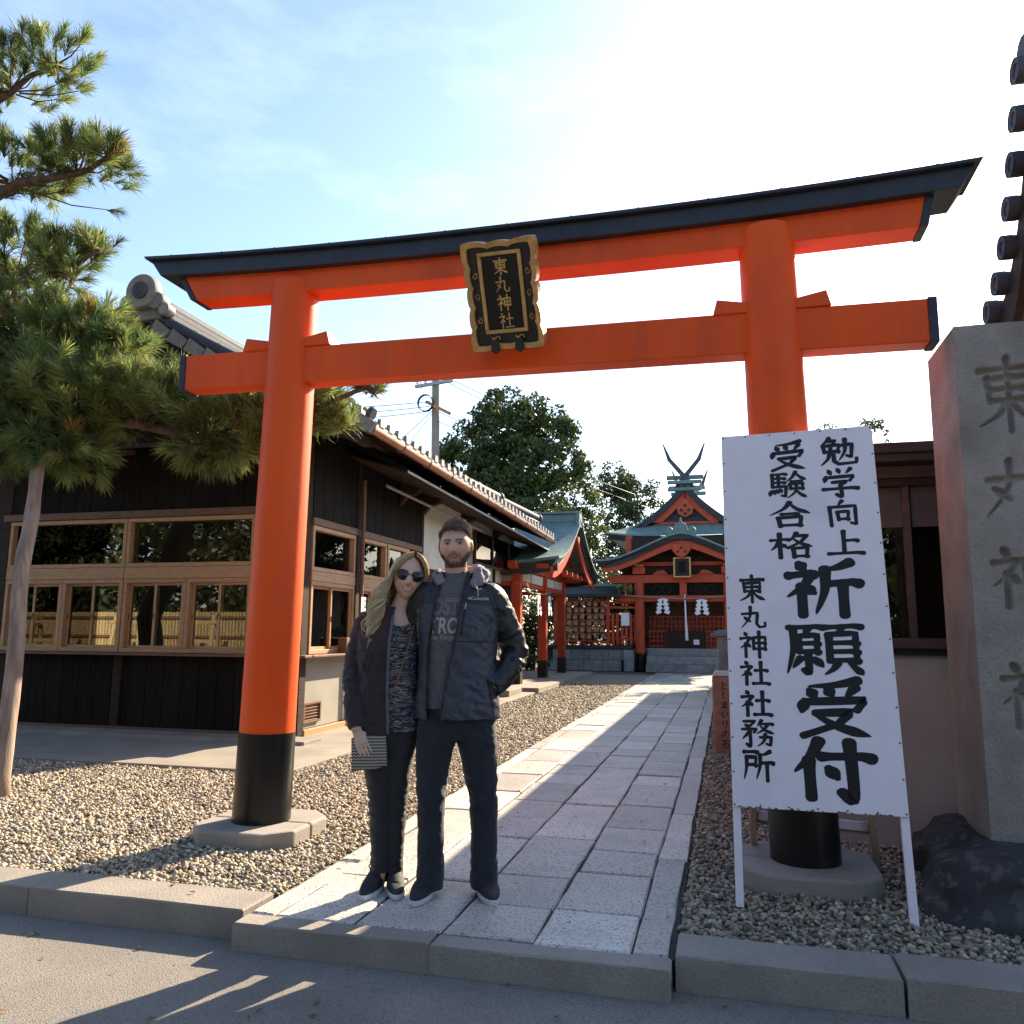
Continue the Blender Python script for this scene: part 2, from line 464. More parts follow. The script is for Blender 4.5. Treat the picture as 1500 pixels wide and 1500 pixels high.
def pebbles(pts, size):
    n = len(pts)
    q = RNG.normal(size=(n, 4)); q /= np.linalg.norm(q, axis=1)[:, None]
    w, x, y, z = q.T
    R = np.stack([1 - 2 * (y * y + z * z), 2 * (x * y - z * w), 2 * (x * z + y * w), 2 * (x * y + z * w), 1 - 2 * (x * x + z * z), 2 * (y * z - x * w),
                  2 * (x * z - y * w), 2 * (y * z + x * w), 1 - 2 * (x * x + y * y)], 1).reshape(n, 3, 3)
    s = size[:, None] * RNG.uniform([.75, .55, .42], [1.25, 1., .75], (n, 3))
    V = ICO_V[None] * RNG.uniform(.82, 1.14, (n, 12, 1)) * s[:, None, :]
    V = np.einsum('nij,nkj->nki', R, V); V[:, :, 2] *= .8
    V += pts[:, None, :]
    F = (ICO_F[None] + (np.arange(n) * 12)[:, None, None]).reshape(-1, 3)
    pal = np.array([(.46, .38, .26), (.34, .28, .20), (.22, .18, .145), (.60, .53, .40), (.11, .095, .085), (.38, .25, .15), (.30, .29, .27)])
    t = pal[RNG.choice(7, n, p=[.25, .22, .17, .12, .11, .07, .06])] * RNG.uniform(.8, 1.2, (n, 1))
    return V.reshape(-1, 3), F, np.repeat(t, 12, 0)


def scatter(x0, x1, y0, y1, dens):
    n = int((x1 - x0) * (y1 - y0) * dens)
    return np.stack([RNG.uniform(x0, x1, n), RNG.uniform(y0, y1, n), RNG.uniform(-.012, .006, n)], 1)


def keep(p, left):
    x, y = p[:, 0], p[:, 1]
    a = x / y
    k = (a > -1.15) & (a < .32)
    for cx in (-2.854, .366):
        k &= ~((abs(x - cx) < .33) & (abs(y - 4.7) < .33))
    return p[k]


pl_ = np.vstack([scatter(-7.4, -2.14, 3.69, 5.2, 3000), scatter(-7.6, -2.14, 5.2, 6.58, 2300), scatter(-3.79, -2.14, 6.58, 9, 1900), scatter(-3.79, -2.14, 9, 13, 900), scatter(-3.79, -2.14, 13, 20, 330)])
pl_ = keep(pl_, 1)
V, F, t = pebbles(pl_, np.where(pl_[:, 1] > 9, RNG.uniform(.015, .026, len(pl_)), RNG.uniform(.010, .021, len(pl_))))
me = np_mesh('gravel', V, F, t); me.materials.append(M['pebble'])
tag(link('gravel', me), 'tan and grey gravel left of the stone path', 'gravel', kind='stuff')
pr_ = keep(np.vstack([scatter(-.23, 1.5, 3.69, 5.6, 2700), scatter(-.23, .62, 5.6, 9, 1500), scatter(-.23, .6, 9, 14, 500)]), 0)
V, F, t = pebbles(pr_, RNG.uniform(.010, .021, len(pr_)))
me = np_mesh('gravel', V, F, t * .8); me.materials.append(M['pebble'])  # pebble colours darkened to carry the shade on this side
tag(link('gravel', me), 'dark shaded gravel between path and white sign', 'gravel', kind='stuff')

# path of granite slabs
path = struct(MB().box(-2.13, -.24, 3.44, 25.6, -.1, -.012).build('path', 'joint'))


def slab(x0, x1, y0, y1, name, m, parent, z=0., g=.006, h=.05, j=.007):
    c = [(x0 + g, y0 + g), (x1 - g, y0 + g), (x1 - g, y1 - g), (x0 + g, y1 - g)]
    c = [(x + random.uniform(-j, j), y + random.uniform(-j, j)) for x, y in c]
    # ragged outline, chamfered top
    ring = []
    for i in range(4):
        a, b = c[i], c[(i + 1) % 4]
        L = math.hypot(b[0] - a[0], b[1] - a[1]); n = max(2, min(6, int(L / .14)))
        for k in range(n):
            t = k / n
            e = random.uniform(-j, j) * .55 if k else 0
            nx, ny = (b[1] - a[1]) / L, -(b[0] - a[0]) / L
            ring.append((a[0] + (b[0] - a[0]) * t + nx * e, a[1] + (b[1] - a[1]) * t + ny * e))
    cx = sum(p[0] for p in ring) / len(ring); cy = sum(p[1] for p in ring) / len(ring)
    zt = z + random.uniform(-.004, .004); tx, ty = random.uniform(-.006, .006), random.uniform(-.006, .006)
    def zz(p): return zt + tx * (p[0] - cx) + ty * (p[1] - cy)
    n = len(ring); ins = []
    for p in ring:
        d = math.hypot(p[0] - cx, p[1] - cy); s = 1 - .011 / d
        ins.append((cx + (p[0] - cx) * s, cy + (p[1] - cy) * s))
    vs = [(p[0], p[1], z - h) for p in ring] + [(p[0], p[1], zz(p) - .007) for p in ring] + [(p[0], p[1], zz(p)) for p in ins]
    fs = [(i, (i + 1) % n, (i + 1) % n + n, i + n) for i in range(n)] + [(i + n, (i + 1) % n + n, (i + 1) % n + 2 * n, i + 2 * n) for i in range(n)] + [tuple(range(2 * n, 3 * n))]
    return MB().add(vs, fs).build(name, m, parent, fix=False)


for ci, (x0, x1) in enumerate([(-2.12, -2.0), (-2.0, -1.61), (-1.61, -1.21), (-1.21, -.81), (-.81, -.41), (-.41, -.25)]):
    y = 3.44 + random.uniform(-.0, .01); edge = ci in (0, 5)
    first = True
    while y < 25.4:
        L = random.uniform(.95, 1.7) if edge else random.choice([random.uniform(.42, .6), random.uniform(.55, .85), random.uniform(.7, 1.05)])
        if first: L *= random.uniform(.5, 1); first = False
        y1 = min(25.5, y + L)
        if y1 > 25.1: y1 = 25.5
        slab(x0, x1, y, y1, 'kerb_strip' if edge else 'paving_slab', 'granite', path)
        y = y1

# kerb along the street
for nm, xa, xb in (('kerb', -13, -2.14), ('kerb', -.235, 6)):
    k = struct(MB().box(xa, xb, 3.46, 3.66, -.118, -.05).build(nm, 'joint'))
    x = xa
    while x < xb - .05:
        L = min(random.uniform(.8, 1.05), xb - x)
        if xb - x - L < .3: L = xb - x
        slab(x, x + L, 3.42, 3.675, 'kerb_stone', 'granite_kerb', k, z=.018, h=.137, g=.004, j=.004)
        x += L

k = struct(MB().box(-2.13, -.245, 3.36, 3.43, -.118, -.06).build('threshold', 'joint'))
for x0, x1 in ((-2.135, -1.22), (-1.22, -.24)):
    slab(x0, x1, 3.31, 3.437, 'kerb_stone', 'granite_kerb', k, z=-.002, h=.117, g=.004, j=.004)

# concrete apron round the office
ap = struct(MB().prism([(-13, 6.62, .022), (-3.80, 6.62, .022), (-3.80, 17.0, .022), (-13, 17.0, .022)], (0, 0, -.1)).build('apron', 'concrete', bevel=.01))
struct(MB().prism([(-10.6, 8.1, .06), (-4.45, 8.1, .06), (-4.45, 8.5, .06), (-10.6, 8.5, .06)], (0, 0, -.08)).build('apron_step', 'concrete', bevel=.01))

# ================================================================== TORII
tor = thing('torii_gate', 'large vermilion torii gate with dark curved lintel cap standing over the path', 'torii', (-1.241, 4.7, 0))
XC = -1.241


def pillar_pts(cx, lean):
    zs = [.09, .5, 1.0, 1.6, 2.2, 2.8, 3.2, 3.6]
    return [(cx + lean * z, 4.7, z) for z in zs], [.1752 - .0053 * z for z in zs]


for cx, lean in ((-2.854, .0195), (.366, -.0195)):
    p, r = pillar_pts(cx, lean)
    MB().tube(p, r, n=40).build('pillar', 'vermilion', tor, smooth=50)
    zt = .626
    MB().tube([(cx, 4.7, .084), (cx + lean * .3, 4.7, .3), (cx + lean * zt, 4.7, zt)], [.1785, .177, .1752], n=40).build('pillar_sleeve', 'black_lacquer', tor, smooth=50)


def beam(x0, x1, y0, y1, zb, zt, n=28, slant0=0., slant1=0.):
    """swept beam; zb/zt are functions of x; the bottom ends are drawn in by slant"""
    mb = MB(); rows = []
    for i in range(n + 1):
        t = i / n
        xt = x0 + (x1 - x0) * t
        xb = x0 + slant0 + (x1 - slant1 - x0 - slant0) * t
        rows.append([(xb, y0, zb(xb)), (xt, y0, zt(xt)), (xt, y1, zt(xt)), (xb, y1, zb(xb))])
    vs = [p for r in rows for p in r]; fs = []
    for i in range(n):
        for k in range(4):
            fs.append((i * 4 + k, i * 4 + (k + 1) % 4, (i + 1) * 4 + (k + 1) % 4, (i + 1) * 4 + k))
    fs += [(0, 1, 2, 3), tuple(n * 4 + k for k in (3, 2, 1, 0))]
    return mb.add(vs, fs)


def swoop(x, a=.062):
    return a * (abs(x - XC) / 2.63) ** 2.4 - .0105 * (x - XC)


sh_b = lambda x: 3.490 + swoop(x, .035)
sh_t = lambda x: 3.672 + swoop(x)
ka_b = lambda x: 3.636 + swoop(x)
ka_t = lambda x: 3.743 + swoop(x, .068)
beam(-3.628, 1.1515, 4.606, 4.794, sh_b, sh_t, slant0=.122, slant1=.047).build('lintel_beam', 'vermilion', tor, bevel=.006)
# the end plates of the lintel beam
for x0, x1, d in ((-3.671, -3.627, .122), (1.150, 1.194, -.047)):
    MB().prism([(x0, 4.599, sh_t(x0)), (x0 + d, 4.599, sh_b(x0) - .005), (x1 + d, 4.599, sh_b(x1) - .005), (x1, 4.599, sh_t(x1))], (0, .201, 0)).build('end_plate', 'navy_metal', tor, bevel=.004)
beam(-3.854, 1.3865, 4.55, 4.85, ka_b, ka_t, slant0=.085, slant1=.08).build('lintel_cap', 'navy_metal', tor, bevel=.006)
beam(-3.887, 1.419, 4.515, 4.885, lambda x: ka_t(x) + .001, lambda x: ka_t(x) + .020, slant0=.012, slant1=.012).build('cap_sheet', 'navy_metal', tor)
mb = MB()
for i in range(13):      # folded seams across the sheet cap
    x = -3.666 + i * .404
    mb.box(x, x + .012, 4.513, 4.887, ka_t(x) + .0, ka_t(x) + .0225)
tag(mb.build('sheet_seams', 'navy_metal', tor), kind='stuff')
nk_b = lambda x: 2.866 - .0137 * (x - XC)
nk_t = lambda x: 3.112 - .0137 * (x - XC)
beam(-3.572, 1.123, 4.625, 4.775, nk_b, nk_t, n=4).build('tie_beam', 'vermilion', tor, bevel=.008)
for x0, x1 in ((-3.614, -3.569), (1.120, 1.166)):
    beam(x0, x1, 4.618, 4.782, lambda x: nk_b(x) - .006, lambda x: nk_t(x) + .006, n=1).build('end_plate', 'navy_metal', tor, bevel=.004)
for cx in (-2.794, .3055):          # wedges either side of each pillar, above the tie beam
    for s in (-1, 1):
        z0 = nk_t(cx) - .004
        MB().prism([(cx + s * .122, 4.611, z0), (cx + s * .324, 4.611, z0), (cx + s * .30, 4.611, z0 + .092), (cx + s * .122, 4.611, z0 + .058)], (0, .179, 0)).build('wedge', 'vermilion', tor, bevel=.006)
for cx in (-2.854, .366):          # plinths of two stones
    for s in (-1, 1):
        a, c = .345, .14
        ya, yb = (4.7 - a, 4.698) if s < 0 else (4.702, 4.7 + a)
        if s < 0: poly = [(cx - a, yb), (cx - a, ya + c), (cx - a + c, ya), (cx + a - c, ya), (cx + a, ya + c), (cx + a, yb)]
        else: poly = [(cx + a, ya), (cx + a, yb - c), (cx + a - c, yb), (cx - a + c, yb), (cx - a, yb - c), (cx - a, ya)]
        MB().prism([(x, y, .088) for x, y in poly], (0, 0, -.2)).build('plinth_stone', 'plinth_stone', tor, bevel=.016)

# ================================================================== NAME PLAQUE
pq = thing('name_plaque', 'black plaque in scalloped gold frame with four gold characters hung on the torii', 'plaque', (-1.216, 4.53, 2.96))
_b = Vector((-1.216, 4.522, 2.960)); _t = Vector((-1.216, 4.235, 3.512))
pu = (_t - _b).normalized(); px = Vector((1, 0, 0)); pn = px.cross(pu)      # pn points to the viewer, down
if pn.y > 0: pn = -pn
PH = (_t - _b).length


def pqp(a, b, d=0.):
    return _b + px * a + pu * b + pn * d


def scallop(inset, depth):
    pts = []
    hw, h = .217 - inset, PH
    segs = [((-hw, inset), (hw, inset), 3), ((hw, inset), (hw, h - inset), 5), ((hw, h - inset), (-hw, h - inset), 3), ((-hw, h - inset), (-hw, inset), 5)]
    for a, b, k in segs:
        n = 30
        L = math.hypot(b[0] - a[0], b[1] - a[1]); nx, ny = (b[1] - a[1]) / L, -(b[0] - a[0]) / L
        for i in range(n):
            t = i / n
            w = abs(math.sin(math.pi * k * t)) ** .6 * .013 * math.sin(math.pi * t) ** .35 - .010 * math.sin(math.pi * t) + .006 * (1 - math.sin(math.pi * t))
            pts.append((a[0] + (b[0] - a[0]) * t + nx * w, a[1] + (b[1] - a[1]) * t + ny * w))
    return pts


outr, innr = scallop(0, 0), scallop(.034, 0)
n = len(outr)
vs = [pqp(x, y, -.045) for x, y in outr] + [pqp(x * .985, PH / 2 + (y - PH / 2) * .99, .035) for x, y in outr] + [pqp(x, y, .028) for x, y in innr] + [pqp(x, y, -.002) for x, y in innr]
fs = []
for k in range(3):
    fs += [(k * n + i, k * n + (i + 1) % n, (k + 1) * n + (i + 1) % n, (k + 1) * n + i) for i in range(n)]
MB().add(vs, fs).build('frame', 'gold', pq, smooth=35)
MB().prism([pqp(x * 1.07, PH / 2 + (y - PH / 2) * 1.03, -.03) for x, y in innr], pn * .030).build('back_board', 'plaque_black', pq)
fw_, f0, f1 = .121, .105, PH - .070
for a, b in (((-fw_, f0), (fw_, f0)), ((-fw_, f1), (fw_, f1))):
    MB().bar(pqp(a[0] - .01, a[1], .008), pqp(b[0] + .01, b[1], .008), .022, .03, up=pn).build('inner_frame', 'gold', pq, bevel=.004)
for a, b in (((-fw_, f0), (-fw_, f1)), ((fw_, f0), (fw_, f1))):
    MB().bar(pqp(a[0], a[1] + .011, .007), pqp(b[0], b[1] - .011, .007), .022, .03, up=pn).build('inner_frame', 'gold', pq, bevel=.004)
MB().prism([pqp(-fw_ + .01, f0 + .01, .0012), pqp(fw_ - .01, f0 + .01, .0012), pqp(fw_ - .01, f1 - .01, .0012), pqp(-fw_ + .01, f1 - .01, .0012)], pn * .004).build('panel', 'black_lacquer', pq)
for i, ch in enumerate('東丸神社'):
    mb = MB(); s = .094; top = f1 - .028 - i * .104
    brush(mb, ch, lambda u, v, k: pqp((u - .5) * s * .95, top - v * s, .0065 + k * .00015), 9.5)
    mb.build('character', 'gold', pq)
# scrolls on the dark margin and two hanging feet
for sx in (-1, 1):
    for yy, ph in ((.18, 0), (.31, 1), (.44, 0)):
        pts = [pqp(sx * (.158 + .016 * math.cos(a) * (1 - a / 9)), yy + .024 * math.sin(a) * (1 - a / 9) * (1 if ph else -1), .003) for a in [q * .5 for q in range(14)]]
        MB().tube(pts, .0035, n=5).build('scroll', 'gold', pq)
    pts = [pqp(sx * .075 + .03 * math.cos(a) * (1 - abs(a - math.pi / 2) * .15), .055 + .02 * abs(math.sin(a * 1.5)), .004) for a in [q * math.pi / 12 for q in range(13)]]
    MB().tube(pts, .005, n=5).build('scroll', 'gold', pq)
    MB().prism([pqp(sx * .075 - .022, .06, .036), pqp(sx * .075 - .03, -.006, .036), pqp(sx * .075, -.026, .036), pqp(sx * .075 + .03, -.006, .036), pqp(sx * .075 + .022, .06, .036)], pn * .012).build('hanging_foot', 'plaque_black', pq, bevel=.003)

# ================================================================== WHITE SIGN BOARD
sg = thing('sign_board', 'tall white notice board with black brush characters standing before right torii pillar', 'sign', (.39, 4.13, 0))
s9 = .855
def sc9(p): return Vector((p[0] * s9, p[1] * s9, 1.27 + (p[2] - 1.27) * s9))
sTL, sTR, sBR, sBL = (sc9(p) for p in ((.007, 5.295, 2.523), (.905, 5.239, 2.532), (.902, 4.825, .305), (.004, 4.881, .296)))
sx_ = (sBR - sBL); su_ = (sTL - sBL); sn_ = sx_.cross(su_).normalized()
if sn_.y > 0: sn_ = -sn_


def sgp(a, b, d=0.):
    return sBL + sx_ * a + su_ * b + sn_ * d


MB().prism([sgp(0, 0), sgp(1, 0), sgp(1, 1), sgp(0, 1)], -sn_ * .012).build('board', 'white_paint', sg, bevel=.002)
SW, SH = sx_.length, su_.length
# battens behind the board
for a in (.022, .978):
    lo = sgp(a, 0, -.031); lo = lo - su_.normalized() * (lo.z + .0) / su_.normalized().z
    MB().bar(lo, sgp(a, .995, -.031), .036, .036, up=sn_).build('leg', 'white_paint', sg, bevel=.003)
for b in (.012, .5, .985):
    MB().bar(sgp(.047, b, -.0305), sgp(.953, b, -.0305), .03, .034, up=sn_).build('batten', 'sign_wood', sg, bevel=.003)
for xx, xt in ((.112, .12), (.745, .64)):
    MB().bar((xx, 4.93, .088 if xx < .5 else -.01), (xt, 4.72, 1.85), .035, .035, up=(0, 1, 0)).build('rear_leg', 'sign_wood', sg, bevel=.003)
MB().bar((.095, 4.955, .235), (.755, 4.955, .205), .03, .055, up=(0, 0, 1)).build('rear_rail', 'sign_wood', sg, bevel=.003)
MB().bar((.095, 4.931, .25), (.755, 4.931, .22), .012, .05, up=(0, 0, 1)).build('rear_rail', 'white_paint', sg, bevel=.003)
nail = MB().lathe([(.0045, 0), (.0045, .0015), (.002, .0025)], n=8).mesh('nail', 'rust')
_q = sn_.to_track_quat('Z', 'Y').to_matrix().to_4x4()
for a, b in [(x, y) for x in (.012, .988) for y in [i / 12 for i in range(13)]] + [(i / 6, y) for i in range(1, 6) for y in (.006, .994)]:
    o = link('nail', nail, sg, Matrix.Translation(sgp(a, min(.994, max(.006, b)), .0003)) @ _q)
mb = MB()
for i in range(34):       # rusty bleed along the lower edge, as thin flakes of worn paint
    a = random.uniform(.0, 1); w = random.uniform(.006, .03)
    mb.add([sgp(a, .0005, .0006), sgp(min(1, a + w), .0005, .0006), sgp(min(1, a + w * .7), random.uniform(.002, .004), .0006), sgp(a + w * .2, random.uniform(.002, .005), .0006)], [(0, 1, 2, 3)])
tag(mb.build('worn_edge', 'rust', sg), kind='stuff')


# character, left edge, top, width, height in board units (v measured up from the bottom), stroke weight
for ch, u0, top, w, hgt, wt in [
    ('勉', .653, .973, .240, .086, 12), ('学', .652, .881, .231, .084, 12), ('向', .664, .788, .215, .072, 12.5), ('上', .659, .706, .221, .071, 13.5),
    ('受', .320, .972, .243, .088, 12.5), ('験', .310, .880, .249, .080, 10.5), ('合', .300, .792, .273, .072, 13), ('格', .299, .704, .274, .072, 12),
    ('祈', .367, .626, .469, .152, 14.5), ('願', .359, .459, .466, .138, 10.5), ('受', .405, .317, .435, .142, 14), ('付', .362, .171, .461, .143, 15.5),
    ('東', .083, .588, .172, .074, 12), ('丸', .085, .504, .165, .060, 13), ('神', .070, .437, .181, .069, 12), ('社', .068, .361, .183, .064, 13),
    ('社', .065, .286, .190, .067, 13), ('務', .067, .212, .204, .067, 11), ('所', .073, .139, .181, .076, 13)]:
    mb = MB()
    brush(mb, ch, lambda u, v, k: sgp(u0 + u * w, top - v * hgt, .0006 + k * .00008), wt)
    mb.build('character', 'ink', sg)

# ================================================================== CARVED STONE PILLAR
sp = thing('stone_pillar', 'tall weathered granite pillar carved with large characters at the right edge', 'stone pillar', (1.47, 4.8, .24))
X0, X1, ZB, ZT = 1.222, 1.725, .245, 2.90
strokes = []
for ch, zt_, h_ in (('東', 2.71, .40), ('丸', 2.16, .31), ('神', 1.71, .32), ('社', 1.13, .33)):
    for P_, W_ in stroke_lines(ch, 10.5):
        strokes += [(1.47 + (P_[i][0] - 50) / 100 * .33, zt_ - P_[i][1] / 100 * h_, W_[i] / 100 * .33 / 2, 1.47 + (P_[i + 1][0] - 50) / 100 * .33, zt_ - P_[i + 1][1] / 100 * h_, W_[i + 1] / 100 * .33 / 2) for i in range(len(P_) - 1)]
nx_, nz_ = 84, 440
gx = np.linspace(X0, X1, nx_); gz = np.linspace(ZB, ZT, nz_)
GX, GZ = np.meshgrid(gx, gz)
D = np.full(GX.shape, 9.)
for xa, za, wa, xb, zb_, wb in strokes:
    dx, dz = xb - xa, zb_ - za; L2 = dx * dx + dz * dz + 1e-9
    lo_ = np.searchsorted(gz, min(za, zb_) - .04); hi_ = np.searchsorted(gz, max(za, zb_) + .04)
    sx2, sz2 = GX[lo_:hi_], GZ[lo_:hi_]
    tt = np.clip(((sx2 - xa) * dx + (sz2 - za) * dz) / L2, 0, 1)
    d = np.hypot(sx2 - xa - dx * tt, sz2 - za - dz * tt) - (wa + (wb - wa) * tt)
    D[lo_:hi_] = np.minimum(D[lo_:hi_], d)
carve = np.clip(-D / .012, 0, 1) ** .6 * .034
lump = np.array([[noise.fractal((x * 7, z * 7, 3), 1, 2, 4) * .0035 for x in gx] for z in gz])
GY = 4.6 + carve + lump + (GZ - ZB) * .004
GXX = GX + (1.47 - GX) * .012 * (GZ - ZB)
V = np.stack([GXX, GY, GZ], -1).reshape(-1, 3)
idx = np.arange(nx_ * nz_).reshape(nz_, nx_)
F = np.stack([idx[:-1, :-1], idx[:-1, 1:], idx[1:, 1:], idx[1:, :-1]], -1).reshape(-1, 4)
me = np_mesh('carved_face', V, F); me.materials.append(M['old_stone']); me.shade_smooth()
link('carved_face', me, sp)
mb = MB()      # sides, back and the hipped top
bx0, bx1, tx0, tx1 = X0, X1, float(GXX[-1, 0]), float(GXX[-1, -1])
yb0, yb1 = 4.602, 5.18
mb.add([(bx0, yb0, ZB), (bx1, yb0, ZB), (bx1, yb1, ZB), (bx0, yb1, ZB), (tx0, 4.613, ZT - .004), (tx1, 4.613, ZT - .004), (tx1, yb1, ZT - .004), (tx0, yb1, ZT - .004),
        (tx0 + .14, 4.75, ZT + .05), (tx1 - .14, 4.75, ZT + .05), (tx1 - .14, 5.04, ZT + .05), (tx0 + .14, 5.04, ZT + .05)],
       [(1, 2, 6, 5), (2, 3, 7, 6), (3, 0, 4, 7), (4, 5, 9, 8), (5, 6, 10, 9), (6, 7, 11, 10), (7, 4, 8, 11), (8, 9, 10, 11)])
mb.build('pillar_block', 'old_stone', sp)
rk = bmesh.new(); bmesh.ops.create_icosphere(rk, subdivisions=5, radius=1)
for v in rk.verts:
    c = v.co
    q = 1 + .16 * noise.fractal(c * 1.7 + Vector((5, 1, 2)), 1, 2, 5)
    x, y, z = c.x * q, c.y * q, c.z * q
    m_ = (abs(x) ** 4 + abs(y) ** 4) ** .25 / max(1e-6, math.hypot(x, y)) if math.hypot(x, y) > .01 else 1
    v.co = (1.72 + x * .86 / max(m_, .75), 4.72 + y * .80 / max(m_, .75), min(.27 + .03 * noise.noise(c * 4), -.05 + z * .48 + .03 * noise.noise(c * 5)))
me = bpy.data.meshes.new('base_rock'); rk.to_mesh(me); rk.free(); me.materials.append(M['dark_rock']); me.shade_smooth()
tag(link('base_rock', me), 'dark rough rock under the carved stone pillar', 'rock')

# small red-brown marker stone by the path
mk = thing('marker_stone', 'small reddish stone post with brushed characters half hidden by the white sign', 'stone post', (-.02, 9.08, 0))
mat('red_stone', (.36, .19, .14), (.27, .14, .105), rough=.85, scale=9, bump=.3, bscale=70, stain=((.2, .12, .1), 6, .5))
mat('pale_cap', (.62, .60, .58), (.5, .48, .46), rough=.8, scale=12)  # paler colour for the top of the post
MB().box(-.165, .135, 9.0, 9.24, -.05, .80).build('post', 'red_stone', mk, bevel=.02)
MB().add([(-.165, 9.0, .802), (.135, 9.0, .802), (.135, 9.24, .802), (-.165, 9.24, .802), (-.13, 9.035, .85), (.10, 9.035, .85), (.10, 9.205, .85), (-.13, 9.205, .85)], [(0, 1, 5, 4), (1, 2, 6, 5), (2, 3, 7, 6), (3, 0, 4, 7), (4, 5, 6, 7)]).build('cap', 'pale_cap', mk, bevel=.012)
for i, ch in enumerate('としまいりの石'):
    mb = MB()
    brush(mb, ch, lambda u, v, k: (-.085 + u * .085, 8.9985 - k * .0001, .745 - i * .1 - v * .085), 12)
    mb.build('character', 'ink', mk)
# stone baluster behind it
lt = thing('stone_baluster', 'grey stone post with flared cap beside the far end of the path', 'stone post', (-.05, 19.2, 0))
MB().box(-.21, .06, 19.05, 19.32, -.02, 1.16).build('shaft', 'block_stone', lt, bevel=.02)
MB().prism([(-.36, 18.93, 1.17), (.2, 18.93, 1.17), (.2, 19.45, 1.17), (-.36, 19.45, 1.17)], (0, 0, .05)).build('cap_slab', 'block_stone', lt, bevel=.012)
MB().add([(-.33, 18.96, 1.222), (.17, 18.96, 1.222), (.17, 19.42, 1.222), (-.33, 19.42, 1.222), (-.16, 19.13, 1.31), (0, 19.13, 1.31), (0, 19.25, 1.31), (-.16, 19.25, 1.31)], [(0, 1, 5, 4), (1, 2, 6, 5), (2, 3, 7, 6), (3, 0, 4, 7), (4, 5, 6, 7)]).build('cap_top', 'block_stone', lt)
# ================================================================== BUILDINGS: materials
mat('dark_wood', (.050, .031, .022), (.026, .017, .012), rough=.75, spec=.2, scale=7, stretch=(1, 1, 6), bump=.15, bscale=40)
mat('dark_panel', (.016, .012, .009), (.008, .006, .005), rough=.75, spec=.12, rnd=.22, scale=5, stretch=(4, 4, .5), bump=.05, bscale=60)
mat('pale_wood', (.50, .30, .155), (.40, .22, .11), rough=.55, scale=7, stretch=(1, 1, 5), bump=.08, bscale=50, rnd=.08)
mat('brown_wood', (.20, .10, .055), (.12, .06, .035), rough=.6, scale=7, stretch=(1, 1, 5))
mat('grey_plaster', (.33, .31, .26), (.27, .255, .215), rough=.85, scale=2.5, bump=.1, bscale=90, stain=((.2, .19, .16), 2, .4))
mat('white_plaster', (.68, .64, .56), (.60, .56, .49), rough=.85, scale=3, bump=.06, bscale=80)
mat('mauve_plaster', (.46, .415, .385), (.38, .345, .32), rough=.85, scale=2.5, bump=.1, bscale=90)
mat('roof_tile', (.075, .082, .102), (.05, .055, .07), rough=.68, scale=9, bump=.15, bscale=50, rnd=.16, spec=.2, stain=((.12, .12, .12), 6, .4))
mat('pale_tile', (.27, .255, .245), (.18, .17, .165), rough=.6, scale=14, bump=.2, bscale=60, rnd=.14)
mat('copper_pipe', (.40, .17, .09), (.28, .11, .06), rough=.38, metal=.75, scale=9, stretch=(1, .4, 1), stain=((.16, .09, .06), 5, .6))
mat('verdigris', (.165, .245, .24), (.11, .175, .175), rough=.6, scale=4, bump=.15, bscale=30, rnd=.1, stain=((.075, .14, .14), 3, .55))
mat('roof_black', (.030, .034, .038), (.02, .022, .025), rough=.6, scale=8)
mat('room_dark', (.26, .17, .10), (.16, .10, .06), rough=.8)
mat('paper', (.80, .79, .82), (.74, .73, .77), rough=.7, scale=9)
mat('ema_wood', (.34, .22, .13), (.25, .16, .095), rough=.7, scale=12, rnd=.14)
mat('rope', (.34, .26, .15), (.22, .16, .09), rough=.9, scale=60, bump=.5, bscale=120)
mat('steel', (.30, .30, .31), (.22, .22, .23), rough=.45, metal=.7)
mat('tan_bamboo', (.55, .40, .20), (.42, .29, .13), rough=.6, scale=9, stretch=(8, 8, .6), rnd=.1)
mat('grey_blind', (.10, .09, .095), (.07, .065, .07), rough=.8)
mat('grey_brown', (.085, .068, .068), (.055, .045, .045), rough=.7, stretch=(1, 1, 5))
glass('pane')
glass('dusty_pane', (.55, .62, .62), .9)

# ================================================================== LEFT OFFICE
of = thing('shrine_office', 'long dark timber shrine office with pale framed windows and tiled roof', 'building', (-7, 8.65, 0))
YF, XS, YE = 8.65, -4.85, 18.6          # front plane, side plane, far end
# walls
MB().box(-10.6, -9.22, YF - .02, YF + .1, .02, 3.6).build('wall', 'dark_wood', of)
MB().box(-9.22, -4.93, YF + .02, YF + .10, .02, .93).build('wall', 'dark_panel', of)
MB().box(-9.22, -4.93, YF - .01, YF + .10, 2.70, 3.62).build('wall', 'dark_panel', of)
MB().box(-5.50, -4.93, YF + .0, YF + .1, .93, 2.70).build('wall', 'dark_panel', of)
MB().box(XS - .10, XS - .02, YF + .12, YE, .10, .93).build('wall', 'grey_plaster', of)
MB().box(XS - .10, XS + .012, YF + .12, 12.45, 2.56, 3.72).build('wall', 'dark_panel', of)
MB().box(XS - .10, XS - .005, 12.45, YE, 2.30, 3.72).build('wall', 'white_plaster', of)
MB().box(XS - .10, XS - .02, 11.95, YE, .93, 2.30).build('wall', 'dark_wood', of)
MB().box(-10.6, XS - .12, YE - .1, YE, .02, 3.7).build('wall', 'dark_wood', of)
MB().box(-10.6, -10.5, YF + .1, YE, .02, 3.7).build('wall', 'dark_wood', of)
